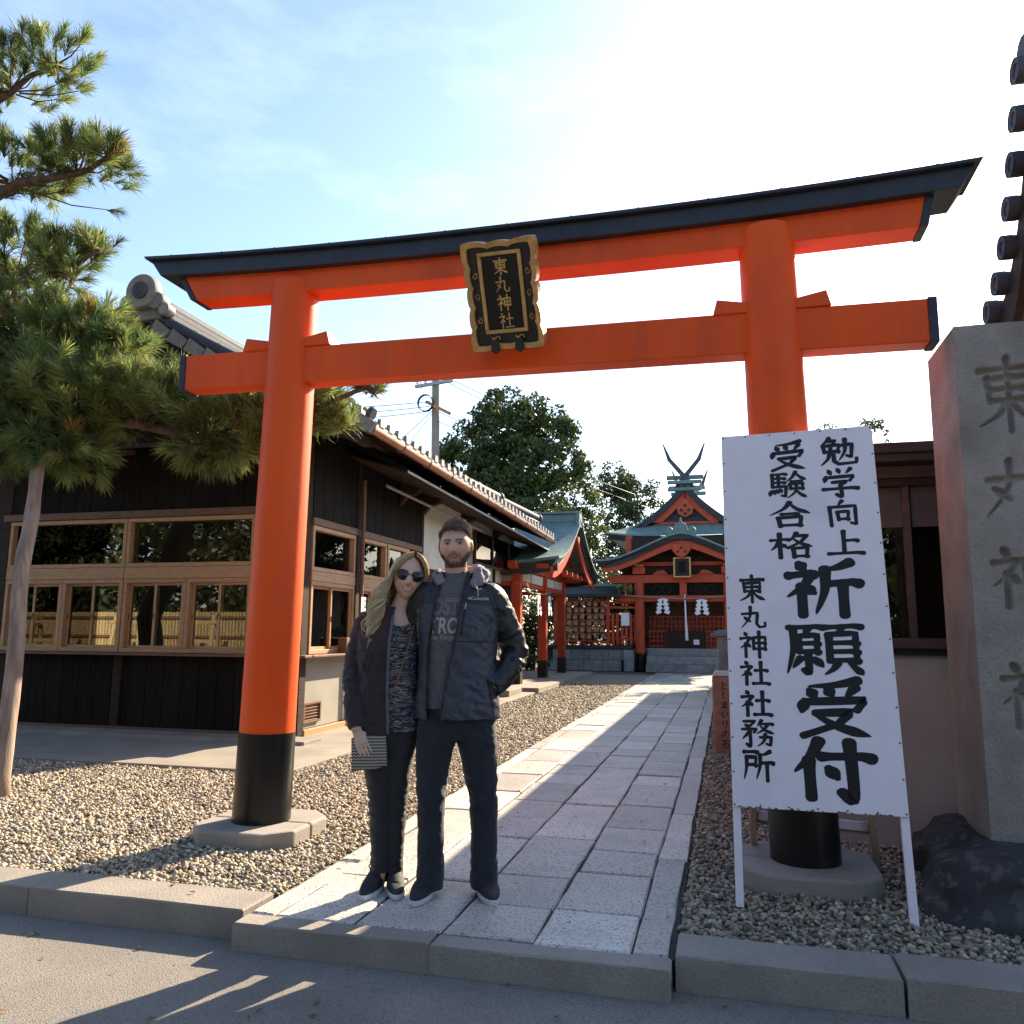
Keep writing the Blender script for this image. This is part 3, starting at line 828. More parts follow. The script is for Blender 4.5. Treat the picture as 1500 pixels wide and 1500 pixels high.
# room behind the glass
MB().box(-10.5, XS - .12, 11.6, 11.7, .0, 3.6).build('inner_wall', 'room_dark', of)
MB().box(-10.5, XS - .12, YF + .12, 11.6, .05, .09).build('inner_floor', 'room_dark', of)
MB().box(-10.5, XS - .12, YF + .12, 11.6, 3.0, 3.05).build('inner_ceiling', 'room_dark', of)
MB().box(-9.1, -5.0, YF + .13, YF + .62, .88, .92).build('counter', 'brown_wood', of)
# upright planks over the dark panels
def plank(x0, x1, y0, y1, z0, z1):
    MB().box(x0, x1, y0, y1, z0, z1).build('plank', 'dark_panel', of, bevel=.003)
for k in range(17):
    plank(-9.20 + k * .25, -9.20 + k * .25 + .243, YF - .022, YF - .0115, 2.76, 3.62)
    plank(-9.20 + k * .25, -9.20 + k * .25 + .243, YF + .004, YF + .0185, .075, .925)
for k in range(14):
    plank(XS + .0125, XS + .022, YF + .14 + k * .26, YF + .14 + k * .26 + .253, 2.63, 3.70)
# posts and rails of the front
def post(x0, x1, y0, y1, z0, z1, m='dark_wood', nm='post', b=.006):
    return MB().box(x0, x1, y0, y1, z0, z1).build(nm, m, of, bevel=b)
post(XS - .12, XS + .02, YF - .03, YF + .12, .03, 3.7)
for x in (-7.36, -9.16): post(x - .06, x + .06, YF - .025, YF + .02, .05, .93)
for y in (10.06, 12.45, 14.6, 16.8): post(XS - .02, XS + .035, y - .055, y + .055, .05, 3.7)
post(XS - .03, XS + .03, YF + .12, YE, .0, .092, 'pale_wood', 'sill_plate')
post(-10.6, XS + .0, YF - .04, YF + .02, .0, .07, 'brown_wood', 'sill_plate')
post(-9.3, XS + .16, YF - .17, YF + .02, .935, .965, 'brown_wood', 'ledge')
post(XS - .0, XS + .17, YF + .02, 12.0, .935, .965, 'brown_wood', 'ledge')
post(-9.3, -4.9, YF - .06, YF - .012, 2.66, 2.75, 'brown_wood', 'lintel')
post(XS + .013, XS + .05, YF + .12, 12.4, 2.53, 2.62, 'brown_wood', 'lintel')


def window(x0, x1, z0, z1, axis, parent, n_sash=1, fr=.05, zrow=None):
    """pale timber window; axis 'y': lies in the front plane, axis 'x': in the side plane"""
    def bx(a0, a1, d0, d1, b0, b1, nm, m, par, bev=.004):
        if axis == 'y':
            return MB().box(a0, a1, YF + d0, YF + d1, b0, b1).build(nm, m, par, bevel=bev)
        return MB().box(XS - d1, XS - d0, a0, a1, b0, b1).build(nm, m, par, bevel=bev)
    w = bx(x0, x1, -.03, .06, z0, z0 + fr, 'window', 'pale_wood', parent)
    bx(x0, x1, -.03, .06, z1 - fr, z1, 'frame', 'pale_wood', w)
    bx(x0, x0 + fr, -.03, .06, z0 + fr, z1 - fr, 'frame', 'pale_wood', w)
    bx(x1 - fr, x1, -.03, .06, z0 + fr, z1 - fr, 'frame', 'pale_wood', w)
    a, b = x0 + fr, x1 - fr
    s = (b - a) / n_sash; t = .034
    for i in range(n_sash):
        l, r = a + i * s - (.02 if i else 0), a + (i + 1) * s + (.02 if i < n_sash - 1 else 0)
        d = .0 if i % 2 else .03
        if n_sash > 1:
            for q0, q1, y0, y1 in ((l, l + t, z0 + fr, z1 - fr), (r - t, r, z0 + fr, z1 - fr), (l + t, r - t, z0 + fr, z0 + fr + t), (l + t, r - t, z1 - fr - t, z1 - fr)):
                bx(q0, q1, d, d + .026, y0, y1, 'sash', 'pale_wood', w, .003)
        else:
            l, r = l - t, r + t
        ze = t if n_sash > 1 else 0
        bx(l + t, r - t, d + .011, d + .016, z0 + fr + ze, z1 - fr - ze, 'pane', 'pane', w, 0)
        if n_sash > 1:
            bx(l + .012, l + .02, d - .006, d + .0, (z0 + z1) / 2 - .05, (z0 + z1) / 2 + .02, 'latch', 'dark_wood', w, 0)
    return w


for x0 in (-9.20, -7.35):
    window(x0, x0 + 1.84, 2.03, 2.655, 'y', of)
    for k in range(2):
        window(x0 + k * .92, x0 + k * .92 + .915, .97, 1.88, 'y', of, 2)
    MB().box(x0, x0 + 1.84, YF - .035, YF + .06, 1.883, 2.027).build('transom', 'pale_wood', of, bevel=.005)
for y0, y1 in ((8.80, 9.98), (10.14, 11.02), (11.06, 11.92)):
    window(y0, y1, 1.97, 2.525, 'x', of)
    window(y0, y1, .97, 1.845, 'x', of, 2)
    MB().box(XS - .06, XS + .035, y0, y1, 1.848, 1.967).build('transom', 'pale_wood', of, bevel=.005)
# vent in the lower plaster
vt = MB().box(XS - .022, XS + .012, 8.78, 9.20, .16, .185).build('vent', 'brown_wood', of, bevel=.003)
MB().box(XS - .022, XS + .012, 8.78, 9.20, .375, .40).build('frame', 'brown_wood', vt, bevel=.003)
for y in (8.78, 9.175): MB().box(XS - .022, XS + .012, y, y + .025, .186, .374).build('frame', 'brown_wood', vt)
MB().box(XS - .019, XS - .016, 8.8, 9.18, .185, .375).build('back', 'room_dark', vt)
for k in range(5):
    MB().add([(XS - .014, 8.806, .20 + k * .035), (XS + .006, 8.806, .192 + k * .035), (XS + .006, 9.174, .192 + k * .035), (XS - .014, 9.174, .20 + k * .035)], [(0, 1, 2, 3)]).build('louvre', 'brown_wood', vt)
# down pipe, paper notice, charm box on the ledge
MB().tube([(XS + .09, 10.06, 3.3), (XS + .09, 10.06, .05)], .028, n=12).build('downpipe', 'brown_wood', of, smooth=50)
MB().box(XS + .121, XS + .124, 10.0, 10.14, 1.50, 1.70).build('notice', 'paper', of)
# brackets under the eave on the side wall
for y in (11.5, 12.5, 14.6, 16.8):
    MB().prism([(XS + .03, y - .06, 3.62), (XS + .62, y - .06, 3.62), (XS + .60, y - .06, 3.50), (XS + .40, y - .06, 3.46), (XS + .30, y - .06, 3.34), (XS + .14, y - .06, 3.30), (XS + .03, y - .06, 3.16)], (0, .12, 0)).build('bracket', 'dark_wood', of, bevel=.01)
MB().box(XS + .45, XS + .56, 8.0, YE, 3.625, 3.75).build('purlin', 'dark_wood', of, bevel=.005)

# roof: ridge at x -6.8; slopes to the eaves
RX, RZ = -6.46, 4.88
EX, = (-3.86,)
ez = lambda y: 3.60 - .0195 * (y - 7.6)          # the eave falls a little with the ground
Y0, Y1 = 7.62, 18.3
def roofz(x, y, lift=0.):
    t = (RX - x) / (RX - EX) if x > RX else (x - RX) / (-9.74 - RX)
    return RZ + (ez(y) - RZ) * t - .10 * math.sin(math.pi * min(1, t)) * .8 + lift
for sgn, xe, nm in ((1, EX, 'roof'), (-1, -9.74, 'roof')):
    rows = []
    ny = 44
    for i in range(13):
        x = RX + (xe - RX) * i / 12
        rows.append([(x, Y0 + (Y1 - Y0) * j / ny, roofz(x, Y0 + (Y1 - Y0) * j / ny)) for j in range(ny + 1)])
    rf = MB().sheet(rows, .05).build(nm, 'roof_tile', of)
    if sgn > 0: ROOF = rf
# rows of round cover tiles running down the visible slope
pitch = .262
nt = int((Y1 - Y0) / pitch)
for j in range(nt + 1):
    y = Y0 + .06 + j * pitch
    pts = [(RX + .1 + (EX + .03 - RX - .1) * i / 8, y, roofz(RX + .1 + (EX + .03 - RX - .1) * i / 8, y, .02)) for i in range(9)]
    MB().tube(pts, .062, n=8).build('tile_row', 'roof_tile', ROOF, smooth=50)
# eave tiles: upturned ends, the sunlight on them put into the pale colour
et = MB()
et.box(-.02, .035, -.128, .128, -.045, .012)
et.add([(.0, -.06, .0), (.045, -.06, .0), (.045, .06, .0), (0, .06, 0), (0, -.05, .095), (.045, -.05, .095), (.045, .05, .095), (0, .05, .095)], [(0, 1, 5, 4), (1, 2, 6, 5), (2, 3, 7, 6), (3, 0, 4, 7), (4, 5, 6, 7)])
etm = et.mesh('eave_tile', 'pale_tile')
for j in range(nt + 1):
    y = Y0 + .06 + j * pitch
    link('eave_tile', etm, ROOF, T(EX + .012, y, ez(y) + .012))
# verge of the gable: tile flaps under a row of round tiles, front and bargeboard
fl = MB().prism([(0, -.035, -.12), (.235, -.035, -.12), (.26, -.035, .0), (.0, -.035, .035)], (0, .06, 0)).mesh('verge_tile', 'pale_tile')  # flaps share the pale colour so that they look sunlit
for k in range(12):
    x = RX + .16 + k * .235
    sl = math.atan2(roofz(x + .2, Y0) - roofz(x, Y0), .2)
    link('verge_tile', fl, ROOF, T(x, Y0 - .02, roofz(x, Y0, .0)) @ Matrix.Rotation(-sl, 4, 'Y'))
for off, r in ((.03, .07), (.36, .06)):
    pts = [(RX + .05 + (EX - RX) * i / 16, Y0 + off, roofz(RX + .05 + (EX - RX) * i / 16, Y0, .075)) for i in range(17)]
    MB().tube(pts, r, n=12).build('verge_roll', 'roof_tile', ROOF, smooth=50)
rl = MB().lathe([(.066, 0), (.076, .01), (.076, .05), (.066, .06)], n=14, axis='x').mesh('roll_joint', 'roof_tile')
for k in range(9):
    x = RX + .3 + k * .32
    sl = math.atan2(roofz(x + .2, Y0) - roofz(x, Y0), .2)
    link('roll_joint', rl, ROOF, T(x, Y0 + .03, roofz(x, Y0, .075)) @ Matrix.Rotation(-sl, 4, 'Y'))
for s, xe in ((1, EX), (-1, -9.74)):
    pts = [(RX + (xe - RX) * i / 8, roofz(RX + (xe - RX) * i / 8, Y0, -.06)) for i in range(9)]
    MB().prism([(x, Y0 + .06, z) for x, z in pts] + [(x, Y0 + .06, z - .20) for x, z in pts[::-1]], (0, .05, 0)).build('bargeboard', 'dark_wood', of)
MB().prism([(RX - 2.6, YF - .0, 3.62), (RX + 2.0, YF - .0, 3.62), (RX, YF, 4.86)], (0, .1, 0)).build('gable_wall', 'dark_wood', of)
# main ridge: stacked courses and a roll, closed by an ornamental end tile
for k, (w, h) in enumerate(((.17, .07), (.15, .07), (.13, .07))):
    MB().box(RX - w, RX + w, Y0 + .02 + k * .004, Y1, RZ - .02 + k * .072, RZ - .02 + k * .072 + .066).build('ridge_course', 'roof_tile', ROOF, bevel=.01)
MB().tube([(RX, Y0, RZ + .24), (RX, Y1, RZ + .24)], .085, n=14).build('ridge_roll', 'roof_tile', ROOF, smooth=50)
onx, onz = RX + .0, RZ + .27
orn = MB().lathe([(.02, -.10), (.20, -.10), (.215, -.05), (.205, .02), (.16, .05)], c=(onx, Y0 - .03, onz), n=28, axis='y').build('ridge_end_tile', 'pale_tile', ROOF, smooth=40)
MB().lathe([(.07, -.03), (.10, -.03), (.10, .0), (.07, .0)], c=(onx, Y0 - .125, onz), n=20, axis='y').build('crest_ring', 'roof_tile', orn)
for a in range(3):
    pts = [(onx + (.055 - .012 * q) * math.cos(a * 2.094 + q * .55), Y0 - .145, onz + (.055 - .012 * q) * math.sin(a * 2.094 + q * .55)) for q in range(5)]
    MB().tube(pts, [.018, .016, .013, .009, .005], n=6).build('crest_comma', 'roof_tile', orn, smooth=True)
for s in (-1, 1):
    for cx, cz, r in ((.20, -.13, .11), (.31, -.24, .08)):
        MB().lathe([(.02, -.09), (r * .9, -.09), (r, -.04), (r * .9, .04)], c=(onx + s * cx, Y0 - .02, onz + cz), n=18, axis='y').build('scroll', 'pale_tile', orn, smooth=40)
MB().prism([(onx - .25, Y0 - .05, onz - .33), (onx + .25, Y0 - .05, onz - .33), (onx + .14, Y0 - .05, onz - .05), (onx - .14, Y0 - .05, onz - .05)], (0, .10, 0)).build('saddle', 'pale_tile', orn, bevel=.02)
# hip rolls seen above the eave farther back
for p, q in (((-4.55, 11.6, 3.93), (-4.18, 14.8, 3.80)), ((-4.5, 14.9, 3.93), (-4.1, 17.8, 3.80))):
    MB().tube([p, q], .085, n=12).build('hip_roll', 'roof_tile', ROOF, smooth=50)
    MB().tube([(p[0] - .02, p[1], p[2] - .12), (q[0] - .02, q[1] - .1, q[2] - .12)], .11, n=4).build('hip_course', 'roof_tile', ROOF)
    MB().lathe([(.02, -.03), (.11, -.03), (.115, .03), (.03, .04)], c=(q[0], q[1] + .0, q[2] + .0), n=16, axis='y').build('hip_cap', 'roof_tile', ROOF, smooth=40)
# rafters and soffit under the right eave
MB().sheet([[(XS, Y0 + .05, 3.99), (XS, Y1, 3.80)], [(EX + .0, Y0 + .05, ez(Y0) - .052), (EX + .0, Y1, ez(Y1) - .052)]], .012).build('soffit', 'dark_wood', of)
raf = MB().bar((0, 0, 0), (1.02, 0, -.43), .05, .07).mesh('rafter', 'dark_wood')
for j in range(24):
    y = 7.9 + j * .44
    link('rafter', raf, of, T(XS - .02, y, 3.95 - .0195 * (y - 7.6)))
for s in range(6):      # rafters of the left eave are hidden by the pine; a few ends show at the front gable
    x = RX - 2.4 + s * .96
    MB().box(x - .05, x + .05, Y0 + .12, YF, roofz(x, Y0) - .26, roofz(x, Y0) - .17).build('purlin', 'dark_wood', of)
# copper gutter with straps
gx_, gz_ = EX + .065, -.085
prof = [(math.cos(a) * .055, math.sin(a) * .055) for a in [math.pi + math.pi * k / 8 for k in range(9)]]
rows = [[(gx_ + dx, y, ez(y) + gz_ + dz) for dx, dz in prof] for y in (Y0 - .05, 10, 13, 16, Y1 - .1)]
gt = MB().sheet(rows, .004, up=(0, 0, 1)).build('gutter', 'copper_pipe', of, smooth=50)
for j in range(12):
    y = Y0 + .5 + j * .9
    pts = [(gx_ - .10, y, ez(y) + .0)] + [(gx_ + math.cos(a) * .062, y, ez(y) + gz_ + math.sin(a) * .062) for a in [math.pi + math.pi * k / 8 for k in range(9)]] + [(gx_ + .062, y, ez(y) + .0)]
    MB().tube(pts, .007, n=5).build('strap', 'steel', gt)
# low pent eave: boards edged with pale metal
pe = lambda y: 3.34 - .021 * (y - 9.6)
MB().sheet([[(XS + .0, 9.7, 3.60), (XS + .0, 18.9, 3.42)], [(-4.0, 9.7, pe(9.7)), (-4.0, 18.9, pe(18.9))]], .03).build('pent_board', 'dark_wood', of)
MB().bar((-3.985, 9.7, pe(9.7) - .012), (-3.985, 18.9, pe(18.9) - .012), .012, .032).build('edge_strip', 'steel', of)
MB().tube([(-4.45, 10.1, 3.22), (-4.45, 14.6, 3.14)], .022, n=8).build('blind_pole', 'pale_tile', of)
# pent roof over the front windows
MB().sheet([[(-9.9, YF - .02, 3.66), (-4.95, YF - .02, 3.66)], [(-9.9, 7.85, 3.42), (-4.7, 7.85, 3.42)]], .05).build('front_pent', 'dark_wood', of)
for x in (-9.2, -8.3, -7.36, -6.4, -5.5):
    MB().bar((x, YF - .02, 3.52), (x, 7.9, 3.33), .07, .07).build('pent_rafter', 'brown_wood', of, bevel=.004)
# framed mesh screen at the far end
sc_ = MB().box(-4.66, -4.60, 14.7, 18.5, 2.52, 2.57).build('screen', 'dark_wood', of)
for y in (14.7, 15.9, 17.2, 18.46): MB().box(-4.66, -4.60, y, y + .05, 2.57, 3.18).build('screen_post', 'dark_wood', sc_)
for y0, y1 in ((14.75, 15.9), (15.95, 17.2), (17.25, 18.46)): MB().box(-4.635, -4.63, y0, y1, 2.57, 3.18).build('screen_pane', 'dusty_pane', sc_)

# goods on the counter inside
ORD = 'first second third fourth fifth sixth seventh eighth ninth tenth eleventh twelfth thirteenth fourteenth'.split()
for i in range(14):
    x = -9.0 + i * .29 + random.uniform(-.05, .05)
    w, d, h = random.uniform(.10, .2), random.uniform(.12, .2), random.uniform(.03, .12)
    bxo = MB().box(x, x + w, YF + .2, YF + .2 + d, .921, .921 + h).build('charm_tray', 'paper' if i % 3 else 'ema_wood', bevel=.004)
    tag(bxo, f"{'white' if i % 3 else 'wooden'} tray of charms inside the front office windows, {ORD[i]} from the left", 'tray', 'trays of charms behind the office windows')
cb = MB().box(XS + .03, XS + .15, 9.55, 9.70, .966, 1.16).build('offering_box', 'brown_wood', bevel=.006)
tag(cb, 'small wooden box on the sunlit window ledge', 'box')

# ================================================================== RIGHT HUT
hu = thing('office_hut', 'low flat roofed plastered hut with dark windows between sign and stone pillar', 'building', (1.3, 5.5, 0))
HY = 5.5
MB().box(.62, 2.02, HY, HY + .1, -.03, 1.13).build('wall', 'mauve_plaster', hu)
MB().box(.62, 2.02, HY, HY + .1, 2.22, 2.3).build('wall', 'grey_brown', hu)
MB().box(.62, .72, HY + .1, 20.6, -.03, 2.3).build('wall', 'mauve_plaster', hu)
MB().box(1.92, 2.02, HY + .1, 20.6, -.03, 2.3).build('wall', 'mauve_plaster', hu)
MB().box(.72, 1.92, 20.5, 20.6, -.03, 2.3).build('wall', 'mauve_plaster', hu)
MB().box(.60, 2.04, HY - .03, HY + .11, 1.13, 1.17).build('sill', 'roof_black', hu, bevel=.004)
MB().box(.60, 2.04, HY - .07, HY + .0, 1.172, 1.235).build('sill', 'grey_brown', hu, bevel=.004)
MB().box(.60, 2.04, HY - .04, HY + .1, 2.185, 2.22).build('head_rail', 'dark_wood', hu, bevel=.004)
MB().box(.56, 2.06, HY - .06, HY - .004, 2.235, 2.31).build('fascia', 'grey_brown', hu, bevel=.004)
for x in (.62, 1.10, 1.58, 1.96): MB().box(x, x + .04, HY - .02, HY + .06, 1.235, 2.185).build('mullion', 'grey_brown', hu, bevel=.003)
for x0, x1 in ((.675, 1.10), (1.155, 1.58), (1.635, 1.96)):
    MB().box(x0, x1, HY + .03, HY + .034, 1.235, 1.93).build('pane', 'pane', hu)
    MB().box(x0, x1, HY + .025, HY + .05, 1.93, 2.185).build('blind', 'grey_blind', hu)
MB().box(.05, 2.15, 5.30, 20.9, 2.315, 2.36).build('soffit', 'roof_black', hu)
MB().box(.03, 2.17, 5.28, 20.92, 2.363, 2.43).build('roof', 'roof_black', hu, bevel=.008)
MB().box(.72, 1.92, 8.2, 8.25, 0, 2.3).build('inner_wall', 'room_dark', hu)
MB().box(.74, 1.9, HY + .12, 8.2, .02, .05).build('inner_floor', 'room_dark', hu)
MB().box(.74, 1.9, HY + .6, HY + 1.0, .8, .84).build('desk', 'pale_wood', hu)

# ================================================================== TILED GATE ROOF, top right
gb = thing('tiled_gatehouse', 'dark curved tiled gable with round tile ends rising behind the stone pillar', 'building', (3.6, 6.5, 0))
vp = [(7.9, 3.56), (7.60, 3.63), (7.30, 3.735), (7.05, 3.86), (6.81, 4.0), (6.60, 4.2), (6.437, 4.433), (6.282, 4.70), (6.15, 4.98), (6.03, 5.28)]
rows = [[(x, y, z - .03) for y, z in vp] for x in (2.28, 3.5, 5.2)]
MB().sheet(rows, .07).build('roof', 'roof_tile', gb)
MB().sheet([[(x, 12.06 - y, z - .03) for y, z in vp] for x in (2.28, 3.5, 5.2)], .07).build('roof', 'roof_tile', gb)
dm = MB().lathe([(.02, -.0), (.05, -.0), (.055, -.012), (.078, -.012), (.092, -.02), (.094, .05), (.06, .35)], n=22, axis='x').mesh('verge_disc', 'roof_tile')
for y, z in vp:
    link('verge_disc', dm, gb, T(2.205, y, z))
MB().sheet([[(2.27, y, z - .10) for y, z in vp], [(2.27, y, z - .42) for y, z in vp]], .06, up=(1, 0, 0)).build('bargeboard', 'dark_wood', gb)
MB().tube([(2.25, 6.03, 5.42), (5.2, 6.03, 5.42)], .12, n=12).build('ridge_roll', 'roof_tile', gb, smooth=50)
for y in (4.6, 7.35):
    for x in (2.55, 5.0): MB().box(x - .1, x + .1, y - .1, y + .1, -.03, 3.7).build('post', 'dark_wood', gb)
MB().box(2.6, 5.0, 5.9, 6.0, -.03, 3.7).build('wall', 'white_plaster', gb)
gb.location.x -= .055
# ================================================================== COPPER ROOFED PAVILION (middle distance)
pv = thing('copper_roof_pavilion', 'red posted pavilion with curved green copper roof left of the path', 'building', (-6.5, 20.2, 0))
RY, RZ2 = 20.25, 4.08


def pav(t, s):
    """profile from ridge (t=0) to eave (t=1); s=-1 towards the viewer"""
    run = 2.95 if s < 0 else 2.8
    return RY + s * run * t, 2.78 + 1.30 * (1 - t) ** 1.55


def stepped(prof, x0, x1, n, lip=.018, flare=.10):
    """roof sheet with raised copper courses; corners lift a little"""
    rows = []
    for i in range(n):
        for tt, dl in ((i / n, lip), ((i + 1) / n - .001, lip), ((i + 1) / n, 0)):
            y, z = prof(tt)
            rows.append([(x0 + (x1 - x0) * k / 10, y, z + dl + flare * tt ** 2 * abs(2 * k / 10 - 1) ** 5) for k in range(11)])
    return rows


for s in (-1, 1):
    MB().sheet(stepped(lambda t: pav(t, s), -9.6, -3.5, 26), .05).build('roof', 'verdigris', pv)
    # layered eave edge, verge edge and red bargeboard
    y, z = pav(1, s)
    MB().sheet([[(-9.55 + 6.0 * k / 10, y - s * .02, z - .055 + .10 * abs(2 * k / 10 - 1) ** 5) for k in range(11)], [(-9.55 + 6.0 * k / 10, y - s * .10, z - .30 + .10 * abs(2 * k / 10 - 1) ** 5) for k in range(11)]], .10, up=(0, -s, 0)).build('eave_board', 'roof_black', pv)
    pts = [pav(t / 10, s) for t in range(11)]
    MB().prism([(-3.51, a, b - .06 + .10 * (i / 10) ** 2) for i, (a, b) in enumerate(pts)] + [(-3.60, a, b - .20 + .10 * (i / 10) ** 2) for i, (a, b) in reversed(list(enumerate(pts)))], (-.05, 0, 0)).build('verge_edge', 'roof_black' if s > 0 else 'pale_tile', pv)
    MB().prism([(-3.64, a, b - .20 + .08 * (i / 10) ** 2) for i, (a, b) in enumerate(pts)] + [(-3.64, a, b - .44 + .08 * (i / 10) ** 2) for i, (a, b) in reversed(list(enumerate(pts)))], (-.06, 0, 0)).build('bargeboard', 'vermilion_far', pv)
MB().box(-9.6, -3.62, RY - .13, RY + .13, RZ2 - .06, RZ2 + .14).build('ridge', 'verdigris', pv, bevel=.01)
MB().box(-9.6, -3.52, RY - .19, RY + .19, RZ2 + .145, RZ2 + .20).build('ridge_cap', 'verdigris', pv, bevel=.01)
MB().prism([(-3.62, RY - .30, RZ2 - .20), (-3.62, RY + .30, RZ2 - .20), (-3.62, RY + .17, RZ2 + .2), (-3.62, RY - .17, RZ2 + .2)], (.10, 0, 0)).build('ridge_end', 'verdigris', pv, bevel=.01)
MB().lathe([(.02, 0), (.09, 0), (.09, .03), (.02, .04)], c=(-3.6, RY, 3.55), n=12, axis='x').build('gable_pendant', 'gold', pv)
MB().prism([(-4.1, 18.2, 2.95), (-4.1, 22.3, 2.95), (-4.1, RY, 3.9)], (-.05, 0, 0)).build('gable_wall', 'vermilion_far', pv)
for x in (-4.5, -8.6):
    for y in (17.5, 20.15, 22.6):
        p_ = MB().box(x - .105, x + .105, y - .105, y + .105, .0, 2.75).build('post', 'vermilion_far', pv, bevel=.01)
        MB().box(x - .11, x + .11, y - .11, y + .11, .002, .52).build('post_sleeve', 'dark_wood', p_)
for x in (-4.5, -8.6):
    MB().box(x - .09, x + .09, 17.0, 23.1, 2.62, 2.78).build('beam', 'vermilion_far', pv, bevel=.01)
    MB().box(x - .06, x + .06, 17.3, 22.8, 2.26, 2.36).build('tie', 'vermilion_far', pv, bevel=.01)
    for y0, y1 in ((17.62, 18.7), (18.8, 20.03), (20.3, 21.4), (21.5, 22.5)):
        MB().box(x - .03, x + .03, y0, y1, 2.38, 2.60).build('panel', 'white_plaster', pv)
for y in (17.5, 22.6):
    MB().box(-9.2, -3.95, y - .09, y + .09, 2.60, 2.775).build('beam', 'vermilion_far', pv, bevel=.01)
    MB().box(-8.5, -4.4, y - .05, y + .05, 2.26, 2.37).build('tie', 'vermilion_far', pv, bevel=.01)
for k in range(9):
    MB().box(-3.98, -3.72, 17.2 + k * .72, 17.3 + k * .72, 2.62, 2.72).build('rafter_end', 'vermilion_far', pv)
struct(MB().box(-9.4, -3.75, 16.4, 23.4, -.04, .10).build('pavilion_floor', 'concrete', bevel=.01))
struct(MB().box(-5.2, -4.0, 15.0, 16.0, -.02, .14).build('stone_step', 'concrete', bevel=.015))
bs = MB().box(-5.5, -4.72, 18.2, 18.9, .1, .62).build('stone_basin', 'block_stone', bevel=.02)
tag(bs, 'grey stone block standing behind the red pavilion posts', 'stone basin')


def shide(name, x, y, z, w, h, label, axis='x'):
    """folded zigzag paper streamer: two mirrored zigzag strips of four leaves"""
    o = thing(name, label, 'paper streamer', (x, y, z))
    for s in (-1, 1):
        for k in range(4):
            a0 = s * w * (.06 + .10 * k * .55); zz = z - h * (.04 + .235 * k)
            quad = [(a0, zz), (a0 + s * w * .42, zz - h * .10), (a0 + s * w * .42 - s * w * .14, zz - h * .29), (a0 - s * w * .14, zz - h * .19)]
            pts = [((x + q[0], y - .006 * k, q[1]) if axis == 'x' else (x + .006 * k, y + q[0], q[1])) for q in quad]
            MB().prism(pts, (0, .003, 0) if axis == 'x' else (.003, 0, 0)).build('leaf', 'paper', o)
    return o


rp = MB().tube([(-4.36, 17.2, 2.20), (-4.34, 18.3, 2.12), (-4.34, 19.4, 2.14), (-4.36, 20.5, 2.22)], .022, n=7).build('straw_rope', 'rope', smooth=True)
tag(rp, 'straw rope tied between the red pavilion posts', 'rope')
shide('paper_streamer', -4.28, 18.75, 2.14, .36, .52, 'white zigzag paper streamer on the pavilion rope, nearer one', axis='y')
shide('paper_streamer', -4.28, 19.95, 2.16, .36, .52, 'white zigzag paper streamer on the pavilion rope, farther one', axis='y')

# ================================================================== MAIN SHRINE HALL
sh = thing('shrine_hall', 'red shrine hall with green copper roofs and crossed roof finials at path end', 'building', (-1.29, 27, 0))
CX = -1.29
PY = 26.4
# steps
for k in range(3):
    st = struct(MB().box(-2.45, -.13, 25.62 + k * .34, 27.6, .0 + k * .242, .24 + k * .242).build('stone_steps', 'block_stone', bevel=.012))
struct(MB().box(-5.6, 3.2, 26.75, 33, -.02, .70).build('terrace', 'block_stone'))
for x in (-2.68, .10):
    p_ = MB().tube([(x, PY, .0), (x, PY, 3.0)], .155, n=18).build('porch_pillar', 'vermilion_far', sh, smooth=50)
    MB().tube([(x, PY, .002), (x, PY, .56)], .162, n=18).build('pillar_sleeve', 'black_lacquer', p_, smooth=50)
    MB().box(x - .2, x + .2, PY - .2, PY + .2, 3.08, 3.32).build('bracket', 'vermilion_far', sh, bevel=.02)
    MB().box(x - .13, x + .13, PY - .13, PY + .13, 3.322, 3.42).build('bracket_cap', 'gold', sh, bevel=.02)
MB().prism([(-3.75, PY - .1, 2.98), (-3.55, PY - .1, 2.80), (.97, PY - .1, 2.80), (1.17, PY - .1, 2.98), (.97, PY - .1, 3.06), (-3.55, PY - .1, 3.06)], (0, .2, 0)).build('porch_beam', 'vermilion_far', sh, bevel=.015)
MB().box(-3.35, .8, PY - .08, PY + .08, 2.20, 2.40).build('tie_beam', 'vermilion_far', sh, bevel=.015)
MB().box(CX - .11, CX + .11, PY - .07, PY + .07, 2.40, 2.80).build('strut', 'vermilion_far', sh)
for x0, x1 in ((-2.5, CX - .13), (CX + .13, -.07)):
    MB().box(x0, x1, PY + .01, PY + .04, 2.42, 2.79).build('carved_panel', 'dark_panel', sh)
    for cx in (x0 + .38, x1 - .38):
        pts = [(cx + .15 * math.cos(a), PY + .0, 2.6 + .13 * math.sin(a)) for a in [q * math.pi / 8 for q in range(17)]]
        MB().tube(pts, .014, n=5).build('carved_ring', 'dark_wood', sh)
for k in (-1, 1):     # arched struts above the beam
    MB().prism([(CX + k * .45, PY - .06, 3.065), (CX + k * 1.0, PY - .06, 3.065), (CX + k * .8, PY - .06, 3.2), (CX + k * .6, PY - .06, 3.22)], (0, .1, 0)).build('frog_strut', 'vermilion_far', sh, bevel=.01)


def bow(x, hi, lo, half, p=1.7):
    """bow shaped gable line: high in the middle, sweeping to a flat tip"""
    t = min(1, abs(x - CX) / half)
    return lo + (hi - lo) * (1 - (3 * t * t - 2 * t ** 3) ** .80) + .06 * max(0, t - .8) * 5 * .6


